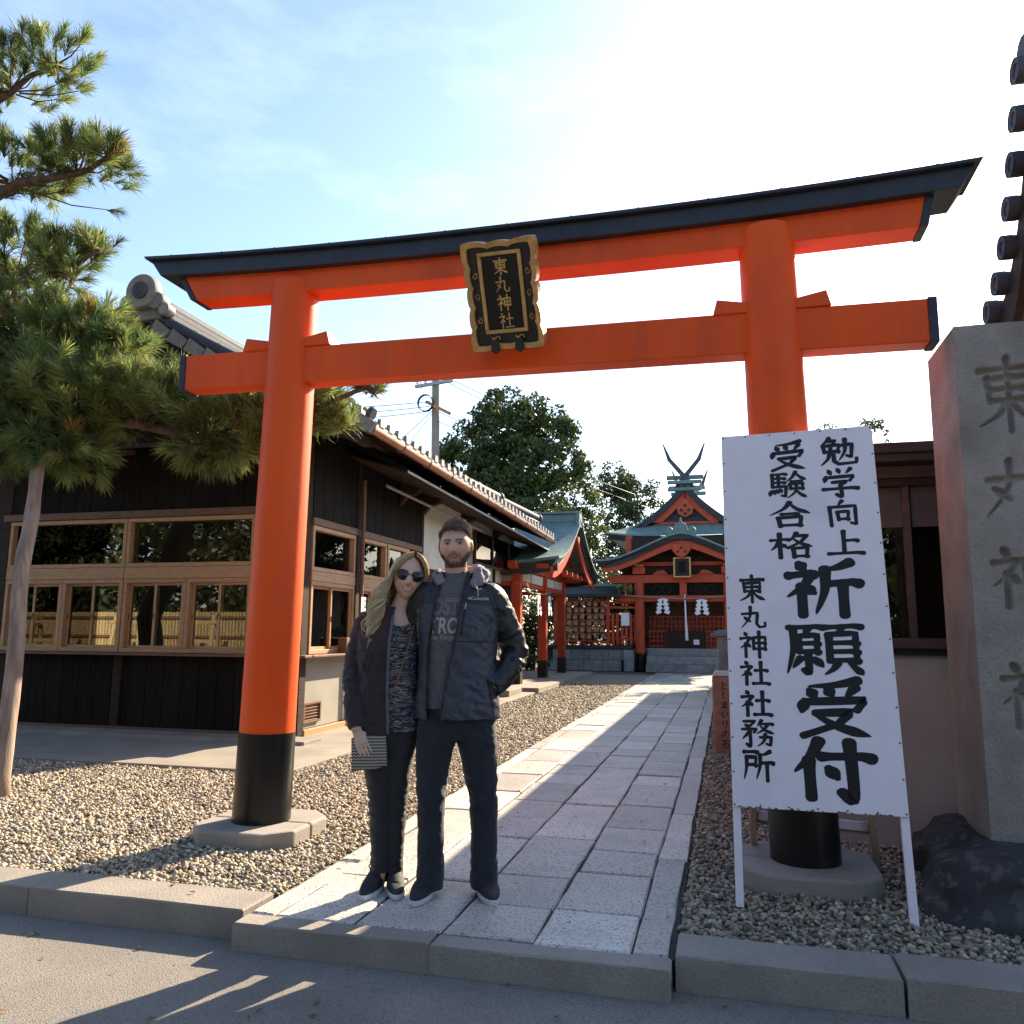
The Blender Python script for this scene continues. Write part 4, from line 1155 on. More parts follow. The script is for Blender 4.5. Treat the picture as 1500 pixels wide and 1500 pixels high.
pf = lambda x: bow(x, 4.36, 3.50, 2.66)
xs = [CX - 2.66 + 5.32 * k / 36 for k in range(37)]
rows = []
for j in range(9):
    y = 25.62 + j * .33
    rows.append([(x, y, pf(x) + .012 * (j % 2) + .05 * j / 8) for x in xs])
MB().sheet(rows, .06).build('porch_roof', 'verdigris', sh, smooth=30)
MB().prism([(x, 25.66, pf(x) - .065) for x in xs] + [(x, 25.72, pf(x) - .24) for x in xs[::-1]], (0, .12, 0)).build('porch_eave_edge', 'roof_black', sh)
xs2 = xs[1:-1]
MB().prism([(x, 25.80, pf(x) - .235) for x in xs2] + [(x, 25.80, pf(x) - .235 - .16 - .07 * (1 - abs(x - CX) / 2.66)) for x in xs2[::-1]], (0, .08, 0)).build('porch_bargeboard', 'vermilion_far', sh)
for k in range(22):      # closely set rafters under the porch roof
    x = CX - 2.3 + k * 4.6 / 21
    MB().box(x - .035, x + .035, 25.95, 28.2, pf(x) - .34, pf(x) - .26).build('rafter', 'vermilion_far', sh)
MB().prism([(-3.3, PY + .12, 3.06), (.72, PY + .12, 3.06), (.5, PY + .12, 3.5), (CX, PY + .12, 4.05), (-3.1, PY + .12, 3.5)], (0, .05, 0)).build('porch_pediment', 'dark_wood', sh)
MB().box(-3.2, .62, PY + .02, PY + .115, 3.36, 3.48).build('pediment_beam', 'vermilion_far', sh)
# carved pendant and small plaque
gg = MB().prism([(CX - .26, 25.74, 4.0), (CX + .26, 25.74, 4.0), (CX + .30, 25.74, 3.80), (CX + .15, 25.74, 3.62), (CX, 25.74, 3.55), (CX - .15, 25.74, 3.62), (CX - .30, 25.74, 3.80)], (0, .05, 0)).build('gable_pendant', 'vermilion_far', sh, bevel=.02)
for a, b in ((0, 3.86), (-.11, 3.74), (.11, 3.74)):
    MB().lathe([(.01, 0), (.045, 0), (.045, -.02), (.01, -.02)], c=(CX + a, 25.74, b), n=10, axis='y').build('rosette', 'roof_black', gg)
pqs = MB().box(CX - .22, CX + .22, 25.95, 26.02, 2.98, 3.55).build('small_plaque', 'black_lacquer', sh, bevel=.01)
for x0, x1, z0, z1 in ((CX - .27, CX - .22, 2.95, 3.58), (CX + .22, CX + .27, 2.95, 3.58), (CX - .22, CX + .22, 2.95, 2.99), (CX - .22, CX + .22, 3.54, 3.58)):
    MB().box(x0, x1, 25.93, 26.03, z0, z1).build('plaque_frame', 'gold', pqs)
MB().box(CX - .10, CX + .10, 25.943, 25.949, 3.1, 3.45).build('plaque_panel', 'dark_panel', pqs)
# ornament on the porch roof crown
oc = MB().prism([(CX - .36, 25.64, 4.33), (CX + .36, 25.64, 4.33), (CX + .22, 25.64, 4.45), (CX + .16, 25.64, 4.62), (CX, 25.64, 4.68), (CX - .16, 25.64, 4.62), (CX - .22, 25.64, 4.45)], (0, .12, 0)).build('crown_tile', 'verdigris', sh, bevel=.02)
MB().tube([(CX, 25.66, 4.66), (CX, 25.66, 4.82)], [.05, .02], n=8).build('crown_knob', 'verdigris', oc)
for s in (-1, 1):
    MB().lathe([(.02, -.03), (.11, -.03), (.12, .03), (.03, .04)], c=(CX + s * .35, 25.66, 4.40), n=14, axis='y').build('crown_scroll', 'verdigris', oc)
# hall front behind the porch: dark room, lattice, offering chest
MB().box(-3.05, .47, 29.2, 29.3, .70, 4.5).build('inner_wall', 'room_dark', sh)
for x0, x1 in ((-3.25, -3.05), (.47, .67)): MB().box(x0, x1, 27.6, 29.3, .70, 4.5).build('side_wall', 'vermilion_far', sh)
MB().box(-3.05, .47, 27.55, 27.7, 2.35, 4.4).build('upper_wall', 'dark_wood', sh)


def lattice(x0, x1, z0, z1, y, step, nm):
    f_ = MB().box(x0 - .04, x1 + .04, y, y + .05, z0 - .05, z0).build(nm, 'vermilion_far', sh)
    MB().box(x0 - .04, x1 + .04, y, y + .05, z1, z1 + .05).build('rail', 'vermilion_far', f_)
    n = int((x1 - x0) / step); m = int((z1 - z0) / step)
    for i in range(n + 1):
        x = x0 + (x1 - x0) * i / n
        MB().box(x - .022, x + .022, y + .004, y + .03, z0, z1).build('lattice_bar', 'vermilion_far', f_)
    for j in range(1, m):
        z = z0 + (z1 - z0) * j / m
        MB().box(x0, x1, y + .031, y + .05, z - .022, z + .022).build('lattice_rail', 'vermilion_far', f_)


lattice(-2.45, -.1, 1.30, 1.72, 27.55, .135, 'lattice_screen')
lattice(-2.45, -1.93, .80, 1.24, 27.2, .125, 'lattice_screen')
lattice(-.62, -.1, .80, 1.24, 27.2, .125, 'lattice_screen')
ch_ = thing('offering_chest', 'dark slatted offering chest with round crest in front of the shrine hall', 'chest', (CX, 27, .725))
MB().box(-1.88, -.68, 26.85, 27.3, .728, 1.28).build('body', 'dark_wood', ch_, bevel=.015)
for k in range(7): MB().box(-1.86 + k * .19, -1.80 + k * .19, 26.87, 27.28, 1.282, 1.32).build('slat', 'dark_wood', ch_)
MB().lathe([(.02, -.01), (.16, -.01), (.16, .0), (.02, .0)], c=(CX - .25, 26.845, 1.0), n=20, axis='y').build('crest', 'black_lacquer', ch_)
MB().box(CX + .26, CX + .44, 26.842, 26.847, .84, 1.0).build('slip', 'paper', ch_)
br = MB().tube([(CX + .05, 26.2, 2.42), (CX + .07, 26.1, 1.6), (CX + .09, 26.0, .98)], [.022, .028, .055], n=10).build('bell_rope', 'paper', smooth=True)
tag(br, 'white bell rope hanging at the front of the shrine hall', 'rope')
hr = MB().tube([(-3.9, 26.15, 2.46), (-2.68, 26.2, 2.36), (CX, 26.15, 2.28), (.1, 26.2, 2.36), (1.2, 26.15, 2.44)], .03, n=7).build('straw_rope', 'rope', smooth=True)
tag(hr, 'twisted straw rope strung across the front of the shrine hall porch', 'rope')
shide('paper_streamer', -1.925, 26.1, 2.33, .36, .52, 'white zigzag paper streamer left of the bell rope on the shrine porch')
shide('paper_streamer', -.72, 26.1, 2.30, .36, .52, 'white zigzag paper streamer right of the bell rope on the shrine porch')

# main roof: lower hipped skirt, gable above, ridge running back
EY, EH = 28.35, 2.75
def edge_z(k, n): return 4.62 + .13 * abs(2 * k / n - 1) ** 3.5
n = 24
rows = []
for j in range(11):
    t = j / 10
    half = EH - (EH - 1.55) * t
    rows.append([(CX + half * (2 * k / n - 1), EY + 1.1 * t, 4.62 + (.13 * abs(2 * k / n - 1) ** 3.5) * (1 - t) + .58 * t ** 1.25) for k in range(n + 1)])
MB().sheet(rows, .06).build('skirt_roof', 'verdigris', sh, smooth=30)
MB().sheet([[(CX + (EH - .02) * (2 * k / n - 1), EY + .02, edge_z(k, n) - .065) for k in range(n + 1)], [(CX + (EH - .12) * (2 * k / n - 1), EY + .10, edge_z(k, n) - .26) for k in range(n + 1)]], .08, up=(0, 1, 0)).build('skirt_edge', 'roof_black', sh)
for s in (-1, 1):
    # main slope: concave from the ridge down to the side eave, running back
    rows = []
    for i in range(17):
        t = i / 16
        x = CX + s * (EH) * t
        z = 4.72 + 1.80 * (1 - t) ** 1.7
        rows.append([(x, y, z) for y in (EY + .55 if t > .55 else EY + .75, 30.5, 34.5)])
    MB().sheet(rows, .07).build('main_roof', 'verdigris', sh, smooth=30)
    prof = [(CX + s * EH * t / 16, 4.72 + 1.80 * (1 - t / 16) ** 1.7) for t in range(0, 11)]
    MB().prism([(x, EY + .66, z - .01) for x, z in prof] + [(x - s * .02, EY + .66, z - .26) for x, z in prof[::-1]], (0, .10, 0)).build('gable_edge', 'roof_black', sh)
    prof = [(CX + s * EH * t / 16, 4.72 + 1.80 * (1 - t / 16) ** 1.7 - .26) for t in range(0, 10)]
    MB().prism([(x, EY + .78, z) for x, z in prof] + [(x - s * .03, EY + .78, max(5.12, z - .28)) for x, z in prof[::-1]], (0, .08, 0)).build('gable_bargeboard', 'vermilion_far', sh)
MB().prism([(CX - 1.3, EY + .95, 5.05), (CX + 1.3, EY + .95, 5.05), (CX, EY + .95, 6.3)], (0, .06, 0)).build('gable_wall', 'roof_black', sh)
MB().box(CX - 1.15, CX + 1.15, EY + .80, EY + .9, 5.06, 5.14).build('gable_sill', 'vermilion_far', sh)
g2 = MB().prism([(CX - .05, EY + .72, 5.98), (CX + .05, EY + .72, 5.98), (CX + .30, EY + .72, 5.62), (CX + .24, EY + .72, 5.40), (CX, EY + .72, 5.28), (CX - .24, EY + .72, 5.40), (CX - .30, EY + .72, 5.62)], (0, .05, 0)).build('gable_pendant', 'vermilion_far', sh, bevel=.02)
for a, b in ((0, 5.72), (-.13, 5.55), (.13, 5.55), (0, 5.42)):
    MB().lathe([(.01, 0), (.06, 0), (.06, -.02), (.01, -.02)], c=(CX + a, EY + .72, b), n=10, axis='y').build('rosette', 'roof_black', g2)
MB().box(-3.4, .82, 28.9, 29.0, 3.9, 4.55).build('frieze', 'vermilion_far', sh)
MB().box(CX - .16, CX + .16, EY + .8, 34.5, 6.42, 6.58).build('ridge', 'verdigris', sh, bevel=.01)
# crossed finials front and back, and logs across the ridge
for y, sc in ((EY + .85, 1.), (34.2, 1.)):
    for s in (-1, 1):
        a = Vector((CX - s * .36, y + s * .03, 6.26)); m_ = Vector((CX, y + s * .03, 6.78)); b = Vector((CX + s * .52, y + s * .03, 7.42)); c = Vector((CX + s * .74, y + s * .03, 8.02))
        L = []; R = []
        for p, q, ww in ((a, m_, .09), (m_, b, .085), (b, c, .075), (c, c + (c - b), .02)):
            d = (q - p).normalized(); nn = Vector((-d.z, 0, d.x))
            L.append(p + nn * ww); R.append(p - nn * ww)
        MB().prism(L + R[::-1], (0, .06 * 1, 0)).build('crossed_finial', 'roof_tile', sh)
for z, y, hw in ((6.83, EY + 1.25, .66), (6.68, EY + 2.6, .68), (6.68, EY + 4.0, .68)):
    MB().tube([(CX - hw, y, z), (CX + hw, y, z)], .085, n=10).build('ridge_log', 'verdigris', sh, smooth=50)
for z in (6.56, 6.30):
    MB().box(CX - .60, CX + .60, EY + .62, EY + .82, z - .06, z + .06).build('ridge_log', 'verdigris', sh, bevel=.02)

# ================================================================== BLOCK WALL, VOTIVE RACK, PICKETS
bw = thing('block_wall', 'low grey stone block wall with dark coping left of the shrine steps', 'wall', (-4.2, 26.4, 0))
bmesh_ = MB().box(.006, .606, 0, .3, .006, .344).mesh('block', 'block_stone')
for j in range(2):
    for i in range(5):
        x = -5.75 + i * .612 + (.2 if j else 0)
        if x + .6 < -2.95:
            link('block', bmesh_, bw, T(x, 26.35, j * .35 - .02))
MB().box(-5.75, -2.98, 26.42, 26.62, -.02, .68).build('core', 'joint', bw)
MB().box(-5.8, -2.93, 26.30, 26.70, .682, .80).build('coping', 'roof_black', bw, bevel=.01)
MB().box(-3.2, -2.88, 26.18, 26.5, -.02, .66).build('end_stone', 'block_stone', bw, bevel=.02)

er = thing('votive_rack', 'red rack hung with rows of small wooden votive plaques', 'rack', (-4.6, 26.3, .8))
for x in (-5.46, -3.72): MB().box(x - .06, x + .06, 26.38, 26.5, .80, 2.42).build('post', 'vermilion_far', er, bevel=.01)
for z in (.93, 1.17, 1.38, 1.59, 1.80, 2.01, 2.22): MB().box(-5.40, -3.78, 26.42, 26.47, z - .02, z + .02).build('rail', 'vermilion_far', er)
for i in range(7): MB().box(-5.26 + i * .222, -5.20 + i * .222, 26.475, 26.49, .85, 2.35).build('slat', 'vermilion_far', er)
emv = MB().prism([(-.07, 0, -.075), (.07, 0, -.075), (.075, 0, .02), (0, 0, .07), (-.075, 0, .02)], (0, .014, 0)).mesh('votive_plaque', 'ema_wood')
k = 0
POSW = ('far left', 'second from left', 'third from left', 'middle', 'third from right', 'second from right', 'far right')
ROWW = ('bottom', 'second lowest', 'third lowest', 'third highest', 'second highest', 'top')
for j in range(6):
    for i in range(7):
        x = -5.23 + i * .222 + random.uniform(-.02, .02); z = 1.09 + j * .212 + random.uniform(-.012, .012)
        o = link('votive_plaque', emv, None, T(x, 26.39, z) @ Matrix.Rotation(random.uniform(-.08, .08), 4, 'Y'))
        tag(o, f'pale votive plaque, {POSW[i]} in the {ROWW[j]} row of the red rack', 'votive plaque', 'votive plaques on the red rack')

pk = thing('picket_fence', 'red picket fence between votive rack and shrine porch pillar', 'fence', (-3.3, 26.4, .8))
for i in range(6):
    x = -3.56 + i * .145
    MB().prism([(x - .045, 26.40, .82), (x + .045, 26.40, .82), (x + .045, 26.40, 1.78), (x, 26.40, 1.84), (x - .045, 26.40, 1.78)], (0, .035, 0)).build('picket', 'vermilion_far', pk)
for z in (1.02, 1.62, 2.02, 2.18): MB().box(-3.66, -2.80, 26.437, 26.48, z - .035, z + .035).build('rail', 'vermilion_far', pk)
wr = thing('wall_roof', 'dark copper sheeted coping roof over the votive rack', 'roof', (-4.5, 26.4, 2.4))
MB().prism([(-5.95, 25.95, 2.44), (-5.95, 26.45, 2.72), (-5.95, 26.95, 2.44)], (2.75, 0, 0)).build('roof', 'roof_black', wr, bevel=.01)
MB().box(-5.9, -3.25, 25.98, 26.92, 2.36, 2.437).build('eave_board', 'roof_black', wr)
MB().tube([(-5.95, 26.45, 2.75), (-3.2, 26.45, 2.75)], .06, n=8).build('ridge', 'verdigris', wr)
MB().box(-3.45, -2.6, 26.36, 26.44, 2.22, 2.40).build('bracket_arm', 'vermilion_far', wr)
nb = thing('notice_panel', 'small framed white notice hung on the red picket fence', 'notice', (-3.15, 26.35, 1.64))
MB().box(-3.30, -3.01, 26.365, 26.39, 1.42, 1.86).build('frame', 'steel', nb, bevel=.006)
MB().box(-3.28, -3.03, 26.360, 26.364, 1.44, 1.84).build('sheet', 'paper', nb)

# ================================================================== UTILITY POLE
up = thing('utility_pole', 'grey concrete utility pole with crossarms and cable coil behind the office', 'utility pole', (-11.2, 30, 0))
MB().tube([(-11.05, 30, 0), (-11.2, 30, 13)], [.19, .15], n=14).build('pole', 'concrete', up, smooth=50)
MB().bar((-12.0, 29.8, 11.1), (-10.35, 29.8, 11.25), .1, .12).build('crossarm', 'steel', up)
MB().bar((-11.5, 29.75, 10.42), (-10.45, 29.75, 9.85), .1, .12).build('crossarm', 'copper_pipe', up)
MB().bar((-11.75, 29.75, 11.9), (-11.72, 29.75, 11.0), .05, .05).build('bracket', 'steel', up)
for x in (-11.9, -11.55, -10.8, -10.45):
    MB().lathe([(.03, 0), (.07, .02), (.04, .06), (.07, .1), (.03, .14)], c=(x, 29.8, 11.2), n=10).build('insulator', 'paper', up, smooth=40)
pts = [(-11.5 + .32 * math.cos(a), 29.6 + .01 * a, 10.35 + .34 * math.sin(a)) for a in [q * .35 for q in range(56)]]
MB().tube(pts, .018, n=5).build('cable_coil', 'black_lacquer', up)
for i, (a, b, sag) in enumerate([((-11.9, 29.8, 11.3), (-26, 18, 11.0), .6), ((-11.3, 29.7, 10.4), (-19, 20, 8.2), .3), ((-11.3, 29.7, 10.2), (-19, 20, 7.9), .3), ((-11.3, 29.7, 10.0), (-19, 20, 7.6), .3), ((-11.2, 29.7, 10.0), (-13.4, 24, 5.0), .1), ((-11.2, 29.7, 9.9), (-12, 24, 4.9), .1), ((-10.45, 29.8, 11.3), (2, 52, 9.5), .5), ((-10.8, 29.8, 11.3), (1, 52, 9.2), .5), ((-11.0, 29.8, 10.0), (2, 52, 7.5), .5), ((-11.0, 29.8, 9.6), (2, 52, 7.0), .5)]):
    pts = [Vector(a).lerp(Vector(b), t / 10) - Vector((0, 0, sag * 4 * (t / 10) * (1 - t / 10))) for t in range(11)]
    MB().tube(pts, .014, n=4).build('wire', 'black_lacquer', up)
# ================================================================== PLANTS
mat('bark', (.16, .10, .075), (.065, .045, .036), rough=.95, scale=14, stretch=(1, 1, .35), bump=1., bscale=30)
mat('pole_wood', (.42, .31, .24), (.20, .145, .115), rough=.85, scale=10, stretch=(3, 3, .3), bump=.4, bscale=40, stain=((.08, .06, .05), 5, .7))
mat('pine_needle', (.1, .14, .03), rough=.5, attr='tint', trans=.38)
mat('leaf', (.1, .14, .03), rough=.42, attr='tint', trans=.25, spec=.5)


def limb(pts, r0, r1, n=9, wob=.03, sub=5):
    P_ = [Vector(p) for p in pts]; out = []
    for i in range(len(P_) - 1):
        for k in range(sub):
            out.append(P_[i].lerp(P_[i + 1], k / sub))
    out.append(P_[-1])
    m = len(out) - 1
    out = [p + Vector((noise.noise(p * 1.7), noise.noise(p * 1.7 + Vector((9, 0, 0))), noise.noise(p * 1.7 + Vector((0, 9, 0))))) * (wob * 2 if 0 < i < m else 0) for i, p in enumerate(out)]
    rr = [r0 + (r1 - r0) * i / m for i in range(m + 1)]
    rr = [r * (1 + .16 * noise.noise(p * 8)) for r, p in zip(rr, out)]
    return out, rr


def needle_mesh(name, tips, per=70, L=.115, w=.0017):
    """tips: list of (pos, dir, size, shade). Every needle is a long thin blade."""
    tips = list(tips); n = len(tips)
    pos = np.array([t[0][:] for t in tips]); dr = np.array([t[1][:] for t in tips]); sz = np.array([t[2] for t in tips]); shd = np.array([t[3] for t in tips])
    dr /= np.linalg.norm(dr, axis=1)[:, None]
    N = n * per
    P0 = np.repeat(pos, per, 0); D = np.repeat(dr, per, 0); S = np.repeat(sz, per)
    rv = RNG.normal(size=(N, 3)); rv /= np.linalg.norm(rv, axis=1)[:, None]
    spread = RNG.uniform(.25, 1.0, N)[:, None]
    nd = D + rv * spread; nd /= np.linalg.norm(nd, axis=1)[:, None]
    base = P0 + D * (RNG.uniform(-.55, .25, N) * S * L)[:, None]
    ln = (L * S * RNG.uniform(.65, 1.15, N))[:, None]
    side = np.cross(nd, RNG.normal(size=(N, 3))); side /= np.linalg.norm(side, axis=1)[:, None]
    ww = (w * np.sqrt(S) * RNG.uniform(.8, 1.3, N))[:, None]
    droop = np.array([0, 0, -.12]) * ln
    mid = base + nd * ln * .55 + droop * .25; tip = base + nd * ln + droop
    V = np.stack([base - side * ww * .7, base + side * ww * .7, mid + side * ww, mid - side * ww, tip], 1).reshape(-1, 3)
    o = (np.arange(N) * 5)[:, None]
    F = np.vstack([o + np.array([0, 1, 2]), o + np.array([0, 2, 3]), o + np.array([3, 2, 4])])
    t = np.repeat(shd, per, 0) * RNG.uniform(.75, 1.3, (N, 1))
    me = np_mesh(name, V, F, np.repeat(t, 5, 0)); me.materials.append(M['pine_needle'])
    return me


def pine_pad(c, rx, ry, rz, n, dn=0., dark=1.):
    """shoot tips spread through a flat cushion of foliage"""
    out = []
    for _ in range(n):
        while True:
            p = Vector((random.uniform(-1, 1), random.uniform(-1, 1), random.uniform(-1, 1)))
            if p.length < 1: break
        q = p * (.55 + .45 * random.random()) / max(.3, p.length) * min(1, p.length + .35)
        if random.random() < .14: q = q * random.uniform(1.1, 1.5)
        pos = Vector(c) + Vector((q.x * rx, q.y * ry, q.z * rz + .18 * rz * noise.noise(Vector((q.x * 3, q.y * 3, c[0])))))
        d = Vector((q.x * .8, q.y * .8, .75 + q.z * .5 - dn)) + Vector((random.gauss(0, .25), random.gauss(0, .25), random.gauss(0, .2)))
        g = random.random()
        col = Vector((.095, .155, .045)).lerp(Vector((.25, .28, .085)), g)
        if random.random() < .02: col = Vector((.30, .19, .05))
        sh_ = random.choice((.55, .8, 1.0, 1.25, 1.5))
        out.append((pos, d, random.uniform(.75, 1.25), tuple(x * dark * sh_ for x in col)))
    return out


pt = thing('pine_tree', 'big trained pine with tiered needle pads filling the left edge', 'tree', (-6.05, 5.2, 0))
tp, tr = limb([(-8.6, 6.5, -.05), (-8.75, 6.45, 1.4), (-8.3, 6.4, 2.8), (-8.55, 6.35, 4.2), (-8.1, 6.3, 5.6), (-8.2, 6.3, 7.4)], .24, .07, wob=.05)
MB().tube(tp, tr, n=12).build('trunk', 'bark', pt, smooth=True)
tips = []
LIMBS = [  # limb path, start radius, foliage pads (centre, rx, ry, rz, tips, droop)
    ([(-8.2, 6.3, 6.6), (-7.3, 6.2, 6.9), (-6.5, 6.1, 7.0)], .06, [((-7.2, 6.2, 7.1), .9, .6, .25, 120, 0), ((-6.5, 6.1, 7.1), .4, .4, .2, 50, 0)]),
    ([(-8.2, 6.3, 5.5), (-7.2, 6.2, 5.72), (-6.5, 6.15, 5.75), (-5.75, 6.1, 5.86)], .075, [((-6.9, 6.2, 5.98), .8, .65, .24, 190, 0), ((-6.15, 6.15, 5.98), .5, .45, .20, 110, 0), ((-5.75, 6.1, 5.95), .2, .2, .12, 22, 0)]),
    ([(-8.4, 6.35, 4.6), (-7.2, 6.2, 4.75), (-6.4, 6.15, 4.72), (-5.75, 6.1, 4.9)], .07, [((-6.85, 6.2, 5.05), .6, .6, .28, 170, 0), ((-6.2, 6.1, 4.92), .42, .4, .22, 80, 0), ((-5.78, 6.1, 4.98), .18, .2, .10, 20, 0), ((-6.2, 6.1, 4.6), .35, .3, .10, 24, .5)]),
    ([(-8.4, 6.35, 3.8), (-7.2, 6.2, 3.95), (-6.2, 6.1, 3.95), (-5.5, 6.05, 3.95)], .075, [((-6.7, 6.15, 4.28), .7, .65, .30, 230, 0), ((-5.95, 6.1, 4.1), .55, .5, .28, 170, 0), ((-5.45, 6.1, 3.92), .28, .3, .2, 50, 0)]),
    ([(-8.3, 6.4, 3.0), (-7.0, 6.1, 3.15), (-5.9, 5.95, 3.2), (-5.0, 6.1, 3.05), (-4.2, 6.2, 2.95), (-3.6, 6.25, 3.15), (-2.95, 6.3, 3.38)], .085,
     [((-6.5, 6.0, 3.5), .75, .7, .38, 290, 0), ((-5.7, 5.95, 3.45), .65, .6, .40, 250, 0), ((-6.3, 5.8, 2.95), .62, .5, .26, 190, .5), ((-5.7, 5.8, 2.85), .4, .4, .2, 90, .8),
      ((-5.05, 6.1, 3.38), .5, .45, .32, 170, 0), ((-4.5, 6.15, 3.2), .5, .45, .28, 150, 0), ((-4.35, 6.1, 2.82), .38, .3, .13, 55, 1.0), ((-3.95, 6.2, 3.12), .42, .4, .30, 130, 0), ((-3.5, 6.25, 3.22), .30, .3, .24, 80, 0), ((-3.25, 6.3, 3.12), .16, .2, .14, 24, .3), ((-2.98, 6.3, 3.40), .10, .1, .06, 9, 0)]),
]
for path_, r0, pads in LIMBS:
    lp, lr = limb(path_, r0, .018, wob=.06)
    br_ = MB().tube(lp, lr, n=9).build('branch', 'bark', pt, smooth=True)
    for c, rx, ry, rz, n, dn in pads:
        if c[2] > 4.5: n = int(n * .72)
        t = pine_pad(c, rx, ry, rz, int(n * .84), dn)
        tips += t
        for q in t[::5]:          # twigs carrying the shoots
            near = min(lp, key=lambda p: (p - Vector(c)).length)
            mid = near.lerp(q[0], .55) + Vector((0, 0, -.05 + random.uniform(-.04, .04)))
            MB_T = MB().tube([near.lerp(q[0], .12), mid, q[0]], [.012, .008, .004], n=4, cap=False)
            if 'TW' not in globals(): TW = MB()
            TW.add(MB_T.v, MB_T.f)
tag(TW.build('twigs', 'bark', pt, smooth=True, fix=False), kind='stuff')
tag(link('needles', needle_mesh('needles', tips, per=88, L=.165, w=.0027), pt), kind='stuff')

# bare prop pole carrying the pine branch
pp = thing('prop_pole', 'weathered bare wooden pole propping the pine at the far left', 'pole', (-5.32, 5.2, 0))
q0, q1 = limb([(-5.36, 5.15, -.05), (-5.50, 5.3, .9), (-5.66, 5.45, 1.9), (-5.74, 5.6, 2.75)], .072, .052, n=10, wob=.012)
MB().tube(q0, q1, n=14).build('shaft', 'pole_wood', pp, smooth=True)
MB().tube([(-5.745 + .062 * math.cos(a), 5.565 + .062 * math.sin(a), 2.60 + .006 * a) for a in [k * .5 for k in range(40)]], .008, n=5).build('rope_lashing', 'rope', pp)


def leaf_cloud(name, blobs, leaf, col_a, col_b, mname='leaf', per_m3=60):
    """leaves on the shells of many small clumps inside each blob"""
    C_, S_ = [], []
    for c, r, n in blobs:
        for _ in range(int(n * 1.7)):
            while True:
                p = Vector((random.uniform(-1, 1), random.uniform(-1, 1), random.uniform(-.8, 1)))
                if .35 < p.length < 1: break
            cr = r * random.uniform(.18, .34)
            k = int(per_m3 * cr * cr / leaf / leaf * .1) + 8
            cc = Vector(c) + p * (r - cr * .6)
            for _2 in range(k):
                d = Vector((random.gauss(0, 1), random.gauss(0, 1), random.gauss(0, 1))).normalized() * random.uniform(.55, 1.05)
                C_.append((cc.x + d.x * cr, cc.y + d.y * cr, cc.z + d.z * cr * .75)); S_.append(p.length)
    P0 = np.array(C_); N = len(P0)
    a = RNG.normal(size=(N, 3)); a[:, 2] -= .3; a /= np.linalg.norm(a, axis=1)[:, None]
    b = np.cross(a, RNG.normal(size=(N, 3))); b /= np.linalg.norm(b, axis=1)[:, None]
    s = (leaf * RNG.uniform(.7, 1.3, N))[:, None]
    nn = np.cross(a, b)
    V = np.stack([P0 - a * s * .5, P0 + b * s * .26 + nn * s * .06, P0 + a * s * .5, P0 - b * s * .26 + nn * s * .06], 1).reshape(-1, 3)
    F = (np.arange(N) * 4)[:, None] + np.array([[0, 1, 2, 3]])
    g = RNG.uniform(0, 1, (N, 1))
    t = (np.array(col_a) * (1 - g) + np.array(col_b) * g) * RNG.uniform(.8, 1.2, (N, 1))
    me = np_mesh(name, V, F, np.repeat(t, 4, 0)); me.materials.append(M[mname])
    return me


def tree(name, label, base, trunk_top, r, blobs, leaf, ca, cb, dens=60, group=None):
    t = thing(name, label, 'tree', base, group)
    p, rr = limb([base, (base[0] + .2, base[1], trunk_top * .5), (base[0] - .1, base[1], trunk_top)], r, r * .5, wob=.1)
    MB().tube(p, rr, n=10).build('trunk', 'bark', t, smooth=True)
    for c, br2, n in blobs[:7]:
        lp, lr = limb([(base[0], base[1], trunk_top * .75), tuple((Vector((base[0], base[1], trunk_top)) + Vector(c)) / 2), c], r * .4, .04, wob=.15)
        MB().tube(lp, lr, n=6).build('branch', 'bark', t, smooth=True)
    tag(link('crown', leaf_cloud('crown', blobs, leaf, ca, cb, per_m3=dens), t), kind='stuff')
    return t


tree('camphor_tree', 'large dense dark green tree behind the office roof', (-9.0, 34, 0), 6.5, .35,
     [((-9.2, 34, 10.2), 1.9, 34), ((-10.9, 34, 9.0), 1.7, 26), ((-7.4, 34, 9.7), 1.6, 26), ((-6.6, 33.6, 8.2), 1.3, 18), ((-9.0, 33.4, 8.0), 2.0, 34), ((-11.3, 33.6, 7.2), 1.3, 16), ((-7.8, 33.2, 6.6), 1.7, 24), ((-9.8, 33.2, 6.0), 1.8, 22), ((-8.2, 34, 11.0), 1.0, 12)],
     .20, (.035, .06, .018), (.085, .125, .03), dens=190)
tree('broadleaf_tree', 'light green bushy tree between pavilion roof and shrine hall', (-6.3, 37, 0), 4.5, .22,
     [((-6.7, 37, 7.6), 1.3, 18), ((-7.6, 37, 6.4), 1.2, 14), ((-5.9, 36.8, 6.2), 1.2, 16), ((-6.6, 36.6, 5.0), 1.3, 14)],
     .18, (.075, .11, .025), (.16, .19, .05), dens=170)
tree('broadleaf_tree', 'dark green tree close behind the left of the shrine hall', (-5.0, 43, 0), 5.5, .25,
     [((-5.6, 43, 9.1), 1.5, 20), ((-4.3, 43, 8.2), 1.4, 18), ((-5.2, 42.6, 6.9), 1.7, 22), ((-6.0, 42.5, 5.2), 1.6, 16), ((-4.2, 42.6, 5.8), 1.3, 12)],
     .19, (.03, .055, .02), (.08, .11, .035), dens=150)
tree('broadleaf_tree', 'sparse treetop showing above the white sign board', (4.6, 30, 0), 6.0, .2,
     [((3.9, 30, 7.9), .9, 9), ((5.1, 30, 8.2), .8, 9), ((5.8, 30, 7.2), .8, 7), ((4.6, 30, 7.0), .9, 8)],
     .15, (.04, .06, .02), (.09, .12, .04), dens=60)
far = leaf_cloud('far_wood', [((x, 52 + 3 * math.sin(x), 3.2), 3.3, 26) for x in range(-26, 24, 3)], .34, (.035, .055, .022), (.08, .105, .04), per_m3=60)
